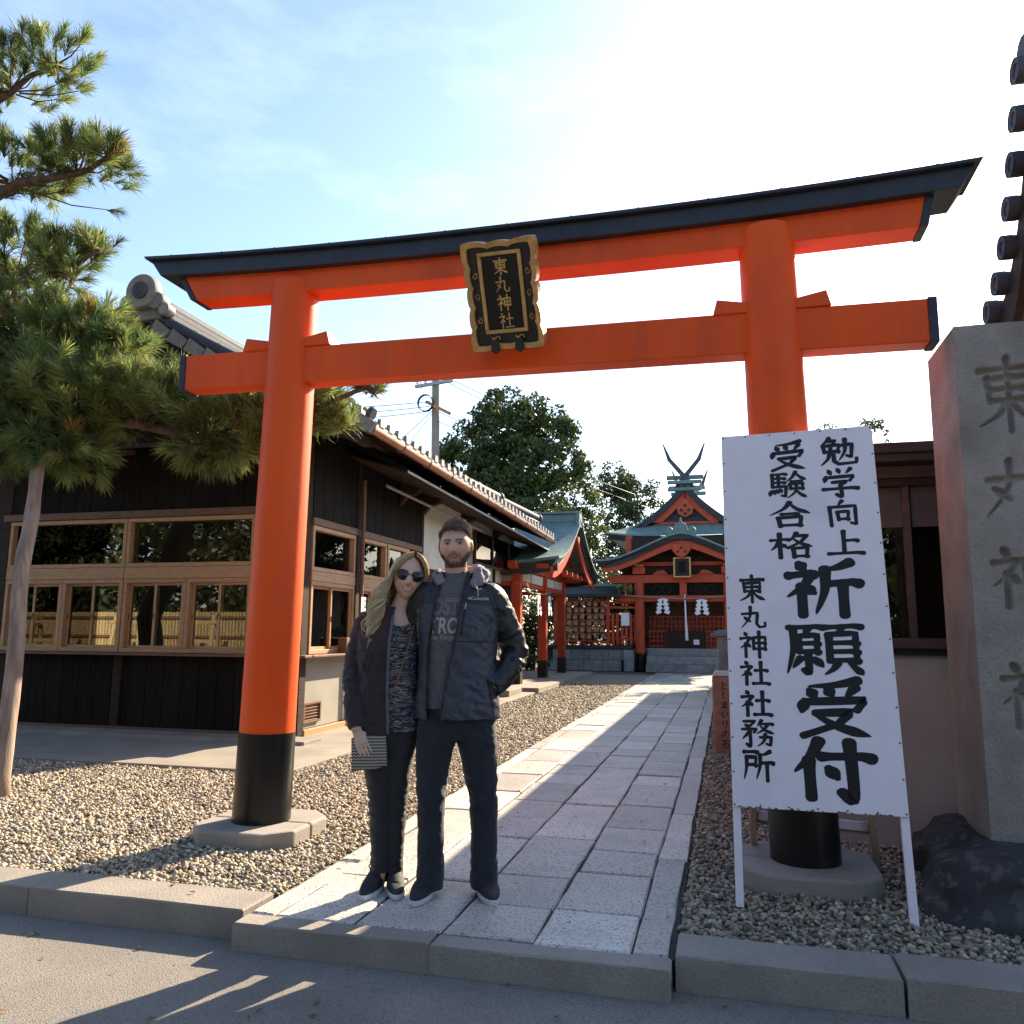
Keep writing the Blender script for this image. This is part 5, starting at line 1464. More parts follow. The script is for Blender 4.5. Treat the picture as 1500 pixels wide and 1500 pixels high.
tag(link('far_wood', far), 'dark belt of trees far behind the shrine', 'wood', kind='stuff')
hd = thing('clipped_hedge', 'clipped dark green hedge behind the red pavilion posts', 'hedge', (-5.6, 23.9, 0))
tag(link('leaves', leaf_cloud('leaves', [((-9 + i * .5, 23.9 + .1 * math.sin(i * 9), z), .5, 18) for i in range(8) for z in (.4, 1.0, 1.6)], .085, (.03, .055, .015), (.075, .11, .03), per_m3=110), hd), kind='stuff')
MB().tube([(-5.6, 23.9, 0), (-5.6, 23.9, .9)], [.05, .03], n=7).build('stem', 'bark', hd)
h2 = thing('clipped_hedge', 'dark hedge added as backing close behind the votive rack and picket fence', 'hedge', (-4.4, 27.4, .7))  # added as dark backing for the gaps in the rack
tag(link('leaves', leaf_cloud('leaves', [((-6.2 + i * .42, 27.25 + .08 * math.sin(i * 7), z), .42, 16) for i in range(9) for z in (1.0, 1.6, 2.1)], .09, (.025, .045, .013), (.06, .09, .025), per_m3=110), h2), kind='stuff')
MB().tube([(-4.4, 27.3, .7), (-4.4, 27.3, 1.5)], [.05, .03], n=7).build('stem', 'bark', h2)
mp_ = thing('maple_sapling', 'small yellow green maple growing behind the red picket fence', 'tree', (-3.3, 27.0, .7))
MB().tube([(-3.35, 26.62, .7), (-3.4, 26.6, 1.6), (-3.2, 26.3, 2.5)], [.03, .02, .01], n=6).build('trunk', 'bark', mp_)
tag(link('crown', leaf_cloud('crown', [((-3.35, 26.75, 1.3), .3, 6), ((-3.15, 26.62, 1.95), .22, 5), ((-2.98, 26.1, 2.62), .22, 5), ((-3.3, 26.1, 2.58), .18, 4)], .09, (.16, .19, .03), (.34, .36, .07), per_m3=24), mp_), kind='stuff')

gv = leaf_cloud('grove', [((4 + i * 1.9, 27 + 3 * math.sin(i * 2.3), z), 2.0, 22) for i in range(6) for z in (1.6, 3.9)], .24, (.025, .04, .015), (.06, .085, .03), per_m3=110)  # added out of view to darken what the side windows mirror
tag(link('grove', gv), 'grove of trees added behind the hut for darker window reflections, hidden by the white sign', 'wood', kind='stuff')

# fallen leaves and needles on the ground
N = 420
lp_ = np.vstack([np.stack([RNG.uniform(-6.5, -2.0, N // 2), RNG.uniform(3.5, 6.6, N // 2), RNG.uniform(.012, .024, N // 2)], 1),
                 np.stack([RNG.uniform(-2.1, .9, N // 4), RNG.uniform(3.5, 9, N // 4), RNG.uniform(.010, .016, N // 4)], 1),
                 np.stack([RNG.uniform(-5, 2, N // 4), RNG.uniform(2.2, 3.4, N // 4), RNG.uniform(-.116, -.11, N // 4)], 1)])
n3 = len(lp_); an = RNG.uniform(0, 6.28, n3); s3 = RNG.uniform(.010, .024, n3)
dx = np.stack([np.cos(an), np.sin(an), RNG.uniform(-.3, .3, n3)], 1) * s3[:, None]; dy_ = np.stack([-np.sin(an), np.cos(an), RNG.uniform(-.3, .3, n3)], 1) * (s3 * RNG.uniform(.12, .5, n3))[:, None]
V = np.stack([lp_ - dx, lp_ + dy_ + [0, 0, .004], lp_ + dx, lp_ - dy_ + [0, 0, .004]], 1).reshape(-1, 3)
c3 = np.array([(.22, .11, .04), (.30, .18, .06), (.14, .08, .04), (.20, .20, .06)])[RNG.choice(4, n3)]
me = np_mesh('leaf_litter', V, (np.arange(n3) * 4)[:, None] + np.array([[0, 1, 2, 3]]), np.repeat(c3, 4, 0)); me.materials.append(M['leaf'])
tag(link('leaf_litter', me), 'brown fallen leaves scattered over gravel and path', 'leaves', kind='stuff')

# ================================================================== ACROSS THE STREET (seen only as reflections in the windows)
bf = thing('bamboo_fence', 'sunlit tan bamboo fence mirrored in the office windows', 'fence', (-18, -5, -.12))
bmb = MB().tube([(0, 0, 0), (0, 0, 1.9)], .045, n=7).mesh('cane', 'tan_bamboo')
for i in range(120):
    link('cane', bmb, bf, T(-26 + i * .115, -5, -.12))
for z in (.35, 1.0, 1.6): MB().box(-26.1, -12.1, -4.95, -4.91, z - .04, z + .04).build('rail', 'brown_wood', bf)
for k, (x, wd) in enumerate(((-20.5, 'left'), (-17.5, 'middle'), (-15.0, 'right'))):
    st = thing('wooden_stand', f'pale wooden trestle stand mirrored in the office windows, {wd} one', 'stand', (x, -3.6, -.12))
    for dx in (-.5, .5):
        for dy in (-.35, .35):
            MB().bar((x + dx, -3.6 + dy, -.12), (x + dx * .85, -3.6 + dy * .2, 1.65), .11, .09, up=(0, 1, 0)).build('leg', 'tan_bamboo', st)
    for z in (.3, .85, 1.4): MB().box(x - .6, x + .6, -3.5, -3.42, z, z + .09).build('rail', 'tan_bamboo', st)
bk = leaf_cloud('street_trees', [((x, -13 + 1.5 * math.sin(x * 2), z), 3.6, 26) for x in range(-44, 14, 4) for z in (2.2, 6.0)], .40, (.04, .05, .02), (.08, .085, .035), per_m3=130)  # added tall and dense to keep bright sky out of the window reflections
tag(link('street_trees', bk), 'unseen belt of trees added across the street to block sky reflections', 'wood', kind='stuff')
# ================================================================== PEOPLE
mat('skin', (.5, .3, .2), rough=.48, attr='tint', spec=.4)
M['skin'].node_tree.nodes['Principled BSDF'].inputs['Subsurface Weight'].default_value = .12
M['skin'].node_tree.nodes['Principled BSDF'].inputs['Subsurface Radius'].default_value = (.012, .004, .002)
mat('cloth', (.1, .1, .1), rough=.78, attr='tint', spec=.3, sheen=.15, bump=.12, bscale=400)
mat('softshell', (.1, .1, .1), rough=.5, attr='tint', spec=.45, bump=.06, bscale=300)
mat('denim', (.008, .010, .017), (.016, .019, .029), rough=.8, scale=14, lo=.3, hi=.75, bump=.25, bscale=350, sheen=.15)
mat('black_denim', (.013, .013, .016), (.022, .021, .024), rough=.75, scale=14, bump=.25, bscale=350, sheen=.15)
mat('hair', (.1, .1, .1), rough=.42, attr='tint', spec=.5)
mat('shoe_black', (.018, .018, .022), (.03, .03, .035), rough=.7, scale=30, bump=.3, bscale=250)
mat('shoe_sole', (.62, .61, .62), (.5, .49, .5), rough=.6, scale=20)
mat('shades', (.006, .006, .007), rough=.08, spec=.6)
mat('tortoise', (.02, .012, .008), (.05, .025, .012), rough=.25, scale=120)
mat('strap_tan', (.20, .11, .06), rough=.6)
mat('print_grey', (.42, .40, .42), rough=.7)
mat('zip_dark', (.01, .01, .012), rough=.5)
mat('zip_pull', (.35, .35, .37), rough=.4, metal=.6)

# patterned top and chevron pouch
m = mat('pattern_top', (.02, .02, .03), rough=.8)
n_, l_ = m.node_tree.nodes, m.node_tree.links
tc = n_.new('ShaderNodeTexCoord'); mp = n_.new('ShaderNodeMapping'); mp.inputs['Scale'].default_value = (8, 8, 58); l_.new(tc.outputs['Object'], mp.inputs[0])
nz = n_.new('ShaderNodeTexNoise'); nz.inputs['Scale'].default_value = 1.0; nz.inputs['Detail'].default_value = 3; nz.inputs['Distortion'].default_value = .8; l_.new(mp.outputs[0], nz.inputs['Vector'])
cr = n_.new('ShaderNodeValToRGB'); cr.color_ramp.interpolation = 'CONSTANT'
while len(cr.color_ramp.elements) < 8: cr.color_ramp.elements.new(.5)
for e, (p, c) in zip(cr.color_ramp.elements, [(0, (.010, .010, .015)), (.37, (.06, .10, .16)), (.41, (.010, .010, .015)), (.49, (.26, .26, .28)), (.525, (.015, .015, .022)), (.59, (.28, .10, .04)), (.61, (.28, .26, .24)), (.64, (.010, .010, .015))]):
    e.position = p; e.color = (*c, 1)
l_.new(nz.outputs['Fac'], cr.inputs[0]); l_.new(cr.outputs[0], n_['Principled BSDF'].inputs['Base Color'])
m = mat('chevron', (.02, .02, .02), rough=.8)
n_, l_ = m.node_tree.nodes, m.node_tree.links
tc = n_.new('ShaderNodeTexCoord'); sx = n_.new('ShaderNodeSeparateXYZ'); l_.new(tc.outputs['Generated'], sx.inputs[0])
def math_(op, a, b):
    q = n_.new('ShaderNodeMath'); q.operation = op
    for i, v in enumerate((a, b)):
        if isinstance(v, (int, float)): q.inputs[i].default_value = v
        elif v is not None: l_.new(v, q.inputs[i])
    return q.outputs[0]
zig = math_('PINGPONG', math_('MULTIPLY', sx.outputs['X'], 11.), .5)
ph = math_('FRACT', math_('ADD', math_('MULTIPLY', sx.outputs['Z'], 13.), zig), None)
st_ = math_('GREATER_THAN', ph, .5)
mx = n_.new('ShaderNodeMix'); mx.data_type = 'RGBA'; mx.inputs['A'].default_value = (.012, .012, .014, 1); mx.inputs['B'].default_value = (.44, .39, .33, 1)
l_.new(st_, mx.inputs['Factor']); l_.new(mx.outputs['Result'], n_['Principled BSDF'].inputs['Base Color'])


def loft(mb, rings, n=36, p=2.3):
    """closed stack of superellipse rings (z, cx, cy, rx, ry)"""
    vs = []; fs = []
    for z, cx, cy, rx, ry in rings:
        for k in range(n):
            a = 2 * math.pi * k / n; c, s = math.cos(a), math.sin(a)
            vs.append((cx + rx * abs(c) ** (2 / p) * (1 if c > 0 else -1), cy + ry * abs(s) ** (2 / p) * (1 if s > 0 else -1), z))
    for i in range(len(rings) - 1):
        for k in range(n):
            fs.append((i * n + k, i * n + (k + 1) % n, (i + 1) * n + (k + 1) % n, (i + 1) * n + k))
    fs.append(tuple(range(n - 1, -1, -1))); fs.append(tuple(range((len(rings) - 1) * n, len(rings) * n)))
    return mb.add(vs, fs)


def spline(pts, r, sub=5):
    """smooth path through pts with interpolated radii"""
    P_ = [Vector(p) for p in pts]; Q = [P_[0]] + P_ + [P_[-1]]; out = []; rr = []
    for i in range(1, len(Q) - 2):
        for k in range(sub):
            t = k / sub
            out.append(.5 * (2 * Q[i] + (Q[i + 1] - Q[i - 1]) * t + (2 * Q[i - 1] - 5 * Q[i] + 4 * Q[i + 1] - Q[i + 2]) * t * t + (3 * Q[i] - Q[i - 1] - 3 * Q[i + 1] + Q[i + 2]) * t ** 3))
            rr.append(r[i - 1] + (r[i] - r[i - 1]) * t)
    return out + [P_[-1]], rr + [r[-1]]


def remesh(pieces, voxel, smooth=3):
    """union of closed pieces as one continuous surface; returns a mesh"""
    mb = MB()
    for q in pieces: mb.add(q.v, q.f)
    me = mb.mesh('tmp', None)
    bm = bmesh.new(); bm.from_mesh(me); bmesh.ops.recalc_face_normals(bm, faces=bm.faces); bm.to_mesh(me); bm.free()
    o = bpy.data.objects.new('tmp', me); COL.objects.link(o)
    r = o.modifiers.new('r', 'REMESH'); r.mode = 'VOXEL'; r.voxel_size = voxel
    if smooth:
        s = o.modifiers.new('s', 'SMOOTH'); s.factor = .5; s.iterations = smooth
    dg = bpy.context.evaluated_depsgraph_get()
    res = bpy.data.meshes.new_from_object(o.evaluated_get(dg))
    bpy.data.objects.remove(o); bpy.data.meshes.remove(me)
    return res


def get_co(me):
    a = np.empty(len(me.vertices) * 3, np.float32); me.vertices.foreach_get('co', a); return a.reshape(-1, 3).astype(float)


def get_no(me):
    a = np.empty(len(me.vertices) * 3, np.float32); me.vertices.foreach_get('normal', a); return a.reshape(-1, 3).astype(float)


def set_tint(me, t):
    a = me.color_attributes.get('tint') or me.color_attributes.new('tint', 'FLOAT_COLOR', 'POINT')
    a.data.foreach_set('color', np.hstack([t, np.ones((len(t), 1))]).astype(np.float32).ravel())


def wrinkle(me, fn):
    """push vertices along their normals by fn(point)"""
    co, no = get_co(me), get_no(me)
    d = np.array([fn(Vector(c)) for c in co])
    me.vertices.foreach_set('co', (co + no * d[:, None]).astype(np.float32).ravel()); me.update()


def bvh_of(me):
    return BVHTree.FromPolygons([tuple(v.co) for v in me.vertices], [tuple(p.vertices) for p in me.polygons])


def front(bvh, x, z, off=.002, d=(0, 1, 0)):
    h = bvh.ray_cast(Vector((x, -1.0, z)), Vector(d))
    return Vector((x, h[0].y - off, z)) if h[0] is not None else None


def text_mesh(body, size, bold=0., outline=0., shear=0.):
    c = bpy.data.curves.new('txt', 'FONT'); c.body = body; c.size = size; c.align_x = 'CENTER'; c.shear = shear; c.resolution_u = 3
    if outline: c.fill_mode = 'NONE'; c.bevel_depth = outline; c.bevel_resolution = 0
    else: c.offset = bold
    o = bpy.data.objects.new('txt', c); COL.objects.link(o)
    me = bpy.data.meshes.new_from_object(o.evaluated_get(bpy.context.evaluated_depsgraph_get()))
    bpy.data.objects.remove(o); bpy.data.curves.remove(c)
    return me


def decal(body, size, x, z, bvh, name, m, parent, mw, sx=1., **kw):
    me = text_mesh(body, size, **kw)
    bm = bmesh.new(); bm.from_mesh(me)
    bmesh.ops.triangulate(bm, faces=bm.faces)
    last = -.1
    for v in bm.verts:
        h = front(bvh, x + v.co.x * sx, z + v.co.y, .0022)
        y = h.y if h is not None else last
        last = y
        v.co = (x + v.co.x * sx, y - v.co.z * .3, z + v.co.y)
    bm.to_mesh(me); bm.free(); me.materials.clear(); me.materials.append(M[m])
    return link(name, me, parent, mw)


# ---- head as a displaced sphere in its own frame (front = -y), metres
def head_piece(female=False, smile=0.):
    nu, nv = 120, 84
    a, b, c = (.079, .096, .114) if not female else (.074, .092, .113)
    vs = []; fs = []
    g = lambda x, s: math.exp(-(x / s) ** 2)
    for j in range(nv + 1):
        th = math.pi * (j + .02) / (nv + .04)
        for i in range(nu):
            ph = 2 * math.pi * i / nu
            x, y, z = a * math.sin(th) * math.sin(ph), -b * math.sin(th) * math.cos(ph), c * math.cos(th)
            w = z / c
            if w < 0:
                k = 1 - (.26 if not female else .32) * (-w) ** 1.6
                x *= k
                if y > 0: y *= 1 - .45 * (-w)
                else: y *= 1 + .04 * (-w)
            if y < 0:       # flatter face, fuller jaw line
                x *= 1 + .05 * g(w + .25, .5)
                y *= .965 + .05 * g(w - .3, .5)
                fx = max(0, -y / b)
                ax = abs(x)
                dy = 0
                dy -= .027 * g(x, .0115) * (g(z + .020, .014) if z < -.020 else g(z + .020, .036)) * fx
                dy -= .006 * g(ax - .012, .007) * g(z + .026, .009)
                dy -= (.0055 if not female else .002) * g(ax - .028, .024) * g(z - .033, .009)
                dy += .0125 * g(ax - .030, .016) * g(z - .013, .011)
                dy -= .0045 * g(ax - .030, .009) * g(z - .012, .0055)
                dy -= (.004 + .004 * smile) * g(ax - .040, .018) * g(z + .022, .020)
                dy -= .0050 * g(x, .022 + .006 * smile) * (g(z + .052, .0045) + 1.1 * g(z + .064, .005))
                dy += .0040 * g(x, .024) * g(z + .058, .0028)
                dy += .0025 * g(ax - .030, .008) * g(z + .056, .012) * (1 + smile)
                dy -= .0075 * g(x, .018) * g(z + .096, .014)
                y += dy
            vs.append((x, y, z))
    for j in range(nv):
        for i in range(nu):
            fs.append((j * nu + i, j * nu + (i + 1) % nu, (j + 1) * nu + (i + 1) % nu, (j + 1) * nu + i))
    fs.append(tuple(range(nu - 1, -1, -1))); fs.append(tuple(range(nv * nu, (nv + 1) * nu)))
    mb = MB().add(vs, fs)
    ears = []
    for s in (-1, 1):
        e = MB(); rings = []
        for k in range(9):
            t = math.pi * k / 8
            rings.append((s * (a * .98 + .004), .012, .0 + .031 * math.cos(t), .0085 * math.sin(t) + .0008, .018 * math.sin(t) + .0008))
        loft(e, [(z, cx, cy, rx, ry) for cx, cy, z, rx, ry in rings], n=12, p=2)
        ears.append(e)
    return [mb] + ears


def place_piece(mb, R_, o):
    q = MB(); q.v = [tuple(R_ @ Vector(p) + Vector(o)) for p in mb.v]; q.f = list(mb.f); return q


def finger(pts, r0, r1, n=8):
    p, r = spline(pts, [r0] + [r0 * .96] * (len(pts) - 2) + [r1], 4)
    d = (p[-1] - p[-2]).normalized()
    return MB().tube(p + [p[-1] + d * r1 * .6], r + [r1 * .45], n=n)


def hand_pieces(w, d, side, nrm, curl=.5, s=1.):
    """wrist point, direction of the fingers, thumb side and palm normal; fingers bend towards nrm"""
    w, d, side, nrm = Vector(w), Vector(d).normalized(), Vector(side).normalized(), Vector(nrm).normalized()
    L = []
    pm = MB(); pts = [w - d * .02, w + d * .02, w + d * .055 * s, w + d * .085 * s]
    pm.tube(pts, [.026 * s, .032 * s, .040 * s, .036 * s], n=12, flat=.42, ref=tuple(nrm)); L.append(pm)
    for k, (off, ln) in enumerate(((.031, .070), (.0105, .080), (-.0105, .075), (-.031, .058))):
        b = w + d * .078 * s + side * off * s
        P_ = [b]; dd = d.copy(); ax = d.cross(nrm)
        for seg, fr in enumerate((.45, .32, .23)):
            ang = curl * (.55, 1.0, .8)[seg]
            dd = (dd * math.cos(ang) + (nrm - dd * nrm.dot(dd)).normalized() * math.sin(ang)).normalized()
            P_.append(P_[-1] + dd * ln * fr * s)
        L.append(finger(P_, .0078 * s, .0060 * s))
    b = w + d * .025 * s + side * .026 * s
    L.append(finger([b, b + (side * .7 + d * .6 + nrm * .3).normalized() * .034 * s, b + (side * .55 + d * .9 + nrm * .5).normalized() * .062 * s, b + (side * .35 + d * 1.05 + nrm * .75).normalized() * .084 * s], .0115 * s, .0078 * s))
    return L


def fold(p, f=26., s=1.):
    """soft cloth folds"""
    w = noise.noise(p * 6.) * .8
    a = noise.noise(Vector((p.x * 8 + w, p.y * 8, p.z * f * .5 + p.x * 9 + w)))
    b = noise.noise(Vector((p.x * 20 + p.z * 14 + w * 2, p.y * 18, p.z * 20 - p.x * 17)))
    return s * ((1 - 2.4 * abs(a)) * .75 + (1 - 2.4 * abs(b)) * .45 - .35)


def seg_dist(P_, a, b):
    a, b = np.array(a), np.array(b); ab = b - a
    t = np.clip(((P_ - a) @ ab) / (ab @ ab), 0, 1)
    return np.linalg.norm(P_ - a - t[:, None] * ab, axis=1)


def open_front(me, xl, xr, z0, z1):
    bm = bmesh.new(); bm.from_mesh(me)
    kill = [f for f in bm.faces if (lambda c, n: z0 < c.z < z1 and xl(c.z) < c.x < xr(c.z) and c.y < -.01 and n.y < .1)(f.calc_center_median(), f.normal)]
    bmesh.ops.delete(bm, geom=kill, context='FACES')
    # keep only the outer shell pieces that still hang together
    bm.to_mesh(me); bm.free(); me.update()


def solid(o, t):
    s = o.modifiers.new('solid', 'SOLIDIFY'); s.thickness = t; s.offset = -1


def lerp_tab(tab):
    zs = [t[0] for t in tab]; xs = [t[1] for t in tab]
    o_ = np.argsort(zs); zs = np.array(zs)[o_]; xs = np.array(xs)[o_]
    return lambda z: float(np.interp(z, zs, xs))


def shoe(x, y, ang, parent, mw, L=.285, W=.098, H=.105, lace=True):
    """sneaker with heel at y, toe towards -y turned by ang"""
    R_ = Matrix.Rotation(ang, 3, 'Z')
    def tr(p): return tuple(R_ @ Vector(p) + Vector((x, y, 0)))
    out = []
    for k in range(40):
        a = 2 * math.pi * k / 40; c, s = math.cos(a), math.sin(a)
        t = (1 - s) / 2
        w = W / 2 * (.80 + .22 * math.sin(math.pi * min(1, t * .95 + .08)) ** 1.2)
        out.append((w * abs(c) ** .8 * (1 if c > 0 else -1), -L * .34 + L / 2 * abs(s) ** .85 * (1 if s > 0 else -1)))
    so = MB().prism([tr((p[0] * 1.03, p[1] * 1.012 - .0, .0)) for p in out], (0, 0, .026)).build('sole', 'shoe_sole', None, bevel=.006)
    q = MB(); vs = []; fs = []
    prof = [(.024, 1.0, 1.0), (.045, 1.0, .99), (.06, .95, .93), (.072, .85, .80)]
    for z, sxw, sl in prof:
        for p in out:
            toe = max(0, (-p[1] - L * .34) / (L / 2))
            vs.append((p[0] * sxw, (p[1] + L * .34) * sl - L * .34 + (1 - sl) * .10, z * (1 - .25 * toe)))
    n = 40
    for i in range(len(prof) - 1):
        for k in range(n): fs.append((i * n + k, i * n + (k + 1) % n, (i + 1) * n + (k + 1) % n, (i + 1) * n + k))
    fs.append(tuple(range(n - 1, -1, -1))); fs.append(tuple(range((len(prof) - 1) * n, len(prof) * n)))
    q.add(vs, fs)
    col_ = MB(); loft(col_, [(.03, 0, .0, .042, .058), (.07, 0, .0, .042, .058), (.10, 0, .008, .041, .05), (H + .01, 0, .012, .042, .048)], n=24)
    vamp = MB().tube([(0, -.02, .085), (0, -.08, .068), (0, -.125, .052)], [.036, .034, .026], n=12, flat=.6)
    me = remesh([place_piece(z, R_, (x, y, 0)) for z in (q, col_, vamp)], .006, 4)
    me.materials.append(M['shoe_black']); me.shade_smooth()
    up_ = link('shoe', me, parent, mw)
    sm = so.data; bpy.data.objects.remove(so); so2 = link('sole', sm, up_); b = so2.modifiers.new('bevel', 'BEVEL'); b.width = .006; b.segments = 2
    if lace:
        for k in range(4):
            yy = -.03 - k * .024; zz = .108 - k * .013
            MBx = MB().tube([tr((-.026, yy + .006, zz - .012)), tr((0, yy, zz)), tr((.026, yy + .006, zz - .012))], .0032, n=5)
            l2 = MBx.mesh('lace', 'shoe_black' if parent['label'].find('blonde') >= 0 else 'print_grey')
            link('lace', l2, up_)
        for s in (-1, 1):
            pts = [tr((s * (.004 + .03 * math.sin(t)), -.02 - .012 * t, .112 + .016 * math.sin(t * 1.0) - .008 * t)) for t in [k * .4 for k in range(8)]]
            link('lace_bow', MB().tube(pts, .003, n=5).mesh('lace_bow', 'shoe_black'), up_)
    return up_


def strand_mesh(name, strands, n=4, flat=.5):
    """strands: (points, radius, root colour, tip colour)"""
    V, F, Tn = [], [], []
    for pts, r, c0, c1 in strands:
        m_ = len(pts); o = len(V)
        for i, p in enumerate(pts):
            d = (pts[min(i + 1, m_ - 1)] - pts[max(i - 1, 0)]).normalized()
            s = d.cross(Vector((.3, 1, .2))).normalized(); t = s.cross(d)
            rr = r * (1 - .75 * (i / (m_ - 1)) ** 2)
            cc = [c0[q] + (c1[q] - c0[q]) * min(1, i / (m_ - 1) * 1.4) for q in range(3)]
            for k in range(n):
                a = 2 * math.pi * k / n
                V.append(p + s * (math.cos(a) * rr) + t * (math.sin(a) * rr * flat)); Tn.append(cc)
        for i in range(m_ - 1):
            for k in range(n):
                F.append((o + i * n + k, o + i * n + (k + 1) % n, o + (i + 1) * n + (k + 1) % n, o + (i + 1) * n + k))
    me = np_mesh(name, np.array([v[:] for v in V]), np.array(F), np.array(Tn)); me.materials.append(M['hair']); me.shade_smooth()
    return me


# ------------------------------------------------------------------ the man
MO = Vector((-1.29, 3.95, 0)); MA = math.atan2(1.29, 3.95)
man = thing('person', 'bearded person in dark blue jacket and jeans, one hand in pocket', 'person', MO)
MW = Matrix.Translation(MO) @ Matrix.Rotation(MA, 4, 'Z')
cx = -.032
HM = Vector((-.052, -.034, 1.692)); RM = Matrix.Rotation(math.radians(-3), 3, 'Y') @ Matrix.Rotation(math.radians(4), 3, 'X') @ Matrix.Rotation(math.radians(-6), 3, 'Z')
core = MB(); loft(core, [(.80, cx, 0, .15, .095), (.95, cx, 0, .155, .10), (1.1, cx, 0, .15, .095), (1.3, cx, 0, .165, .10), (1.42, cx, .0, .165, .085), (1.50, cx, .005, .09, .065), (1.53, cx, .01, .06, .055)], n=28)
neck = MB().tube([(cx, .012, 1.47), (-.046, .0, 1.55), (-.052, -.012, 1.64)], [.064, .058, .056], n=16)
legs = [MB().tube(*spline([(cx - .09, 0, .86), (-.145, -.01, .5), (-.15, .01, .08), (-.155, .0, .05)], [.082, .052, .035, .035]), n=14),
        MB().tube(*spline([(cx + .09, 0, .86), (.095, -.01, .5), (.11, .01, .08), (.112, .0, .05)], [.082, .052, .035, .035]), n=14)]
armR = [(.13, .01, 1.43), (.205, .03, 1.30), (.262, .055, 1.165), (.215, -.015, 1.07), (.140, -.088, .985)]
armL = [(-.195, .02, 1.43), (-.265, .09, 1.28), (-.315, .155, 1.14), (-.38, .19, 1.06), (-.43, .185, 1.0)]
arms = [MB().tube(*spline(armR, [.055, .048, .042, .038, .028]), n=12), MB().tube(*spline(armL, [.055, .048, .042, .038, .028]), n=12)]
hands = hand_pieces((.13, -.07, .985), (-.55, .25, -.80), (-.6, -.3, .5), (-.1, .9, -.2), .3, .9) + hand_pieces(armL[-1], (-.6, -.1, -.7), (-.7, 0, .7), (.0, -1, 0), .3)
body = remesh([place_piece(q, RM, HM) for q in head_piece()] + [core, neck] + legs + arms + hands, .0040, 1)
co = get_co(body)
hl = (co - np.array(HM)) @ np.array(RM)          # head frame
x, y, z = hl.T; ax = np.abs(x)
tint = np.tile(np.array((.56, .33, .235)), (len(co), 1))
tint *= np.array([1 + .08 * noise.noise(Vector(c) * 40) for c in co])[:, None]
hd_ = z > -.135
face = hd_ & (y < .03)
def paint(mask, col, k=1.):
    k = np.clip(k * np.ones(len(co)), 0, 1)[:, None]
    tint[mask] = (tint * (1 - k) + np.array(col) * k)[mask]
paint(face & (y < -.02), (.50, .22, .15), .45 * np.exp(-((ax - .042) / .02) ** 2 - ((z + .02) / .022) ** 2))
paint(face & (y < -.02), (.50, .20, .14), .4 * np.exp(-(x / .014) ** 2 - ((z + .025) / .016) ** 2))
jaw = np.where(ax > .030, -.060 + .040 * np.clip((ax - .030) / .042, 0, 1), -.071)      # beard line rises to the ears
bd = np.clip((jaw - z) / .012, 0, 1) * (z > -.108)
mus = .75 * np.exp(-((z + .0445) / .0065) ** 4) * np.clip((.032 - ax) / .006, 0, 1) * (.55 + .45 * np.clip(ax / .01, 0, 1))
conn = .8 * np.exp(-((ax - .030) / .0055) ** 2) * np.exp(-((z + .060) / .018) ** 4)
side_b = .8 * np.clip((ax - .066) / .006, 0, 1) * (z < .03) * (z > -.05) * (y < .006) * (y > -.035)
bk_ = np.maximum(np.maximum(np.maximum(bd, mus), side_b), conn)
bk_ *= np.array([.86 + .3 * noise.noise(Vector(c) * 170) for c in co])
paint(hd_ & (y < .02), (.045, .029, .020), np.clip(bk_, 0, .66))
paint(face & (y < -.06), (.16, .07, .05), .7 * np.exp(-((ax - .009) / .005) ** 2 - ((z + .036) / .0035) ** 2))
lips = np.exp(-((z + .0585) / .0065) ** 4) * np.exp(-(x / .022) ** 6)
paint(face & (y < -.05), (.36, .13, .11), .9 * lips)
paint(face & (y < -.05), (.06, .02, .018), .8 * np.exp(-((z + .0575 - .003 * (x / .02) ** 2) / .0018) ** 2) * (ax < .023))
brow = np.exp(-((z - (.029 + .004 * np.sin((ax - .012) / .04 * 3.1))) / .0042) ** 4) * (ax > .012) * (ax < .050)
paint(face & (y < -.03), (.025, .016, .012), .95 * brow)
socket_shade = np.exp(-((ax - .031) / .018) ** 4 - ((z - .0145) / .010) ** 4)
paint(face & (y < -.04), (.30, .15, .105), .6 * socket_shade)  # eye-socket shade painted into the skin colour
eye = (((ax - .031) / .0140) ** 2 + ((z - .0125) / .0052) ** 2) < 1
paint(face & (y < -.04) & eye, (.30, .28, .27), .9)
paint(face & (y < -.04) & ((((ax - .031)) ** 2 + (z - .0125) ** 2) < .0056 ** 2), (.02, .014, .01), 1)
lash = np.exp(-((z - .0182) / .0018) ** 2) * (ax > .016) * (ax < .047)
paint(face & (y < -.04), (.02, .014, .01), .9 * lash)
set_tint(body, np.clip(tint, .005, 1)); body.materials.append(M['skin']); body.shade_smooth()
link('body', body, man, MW)
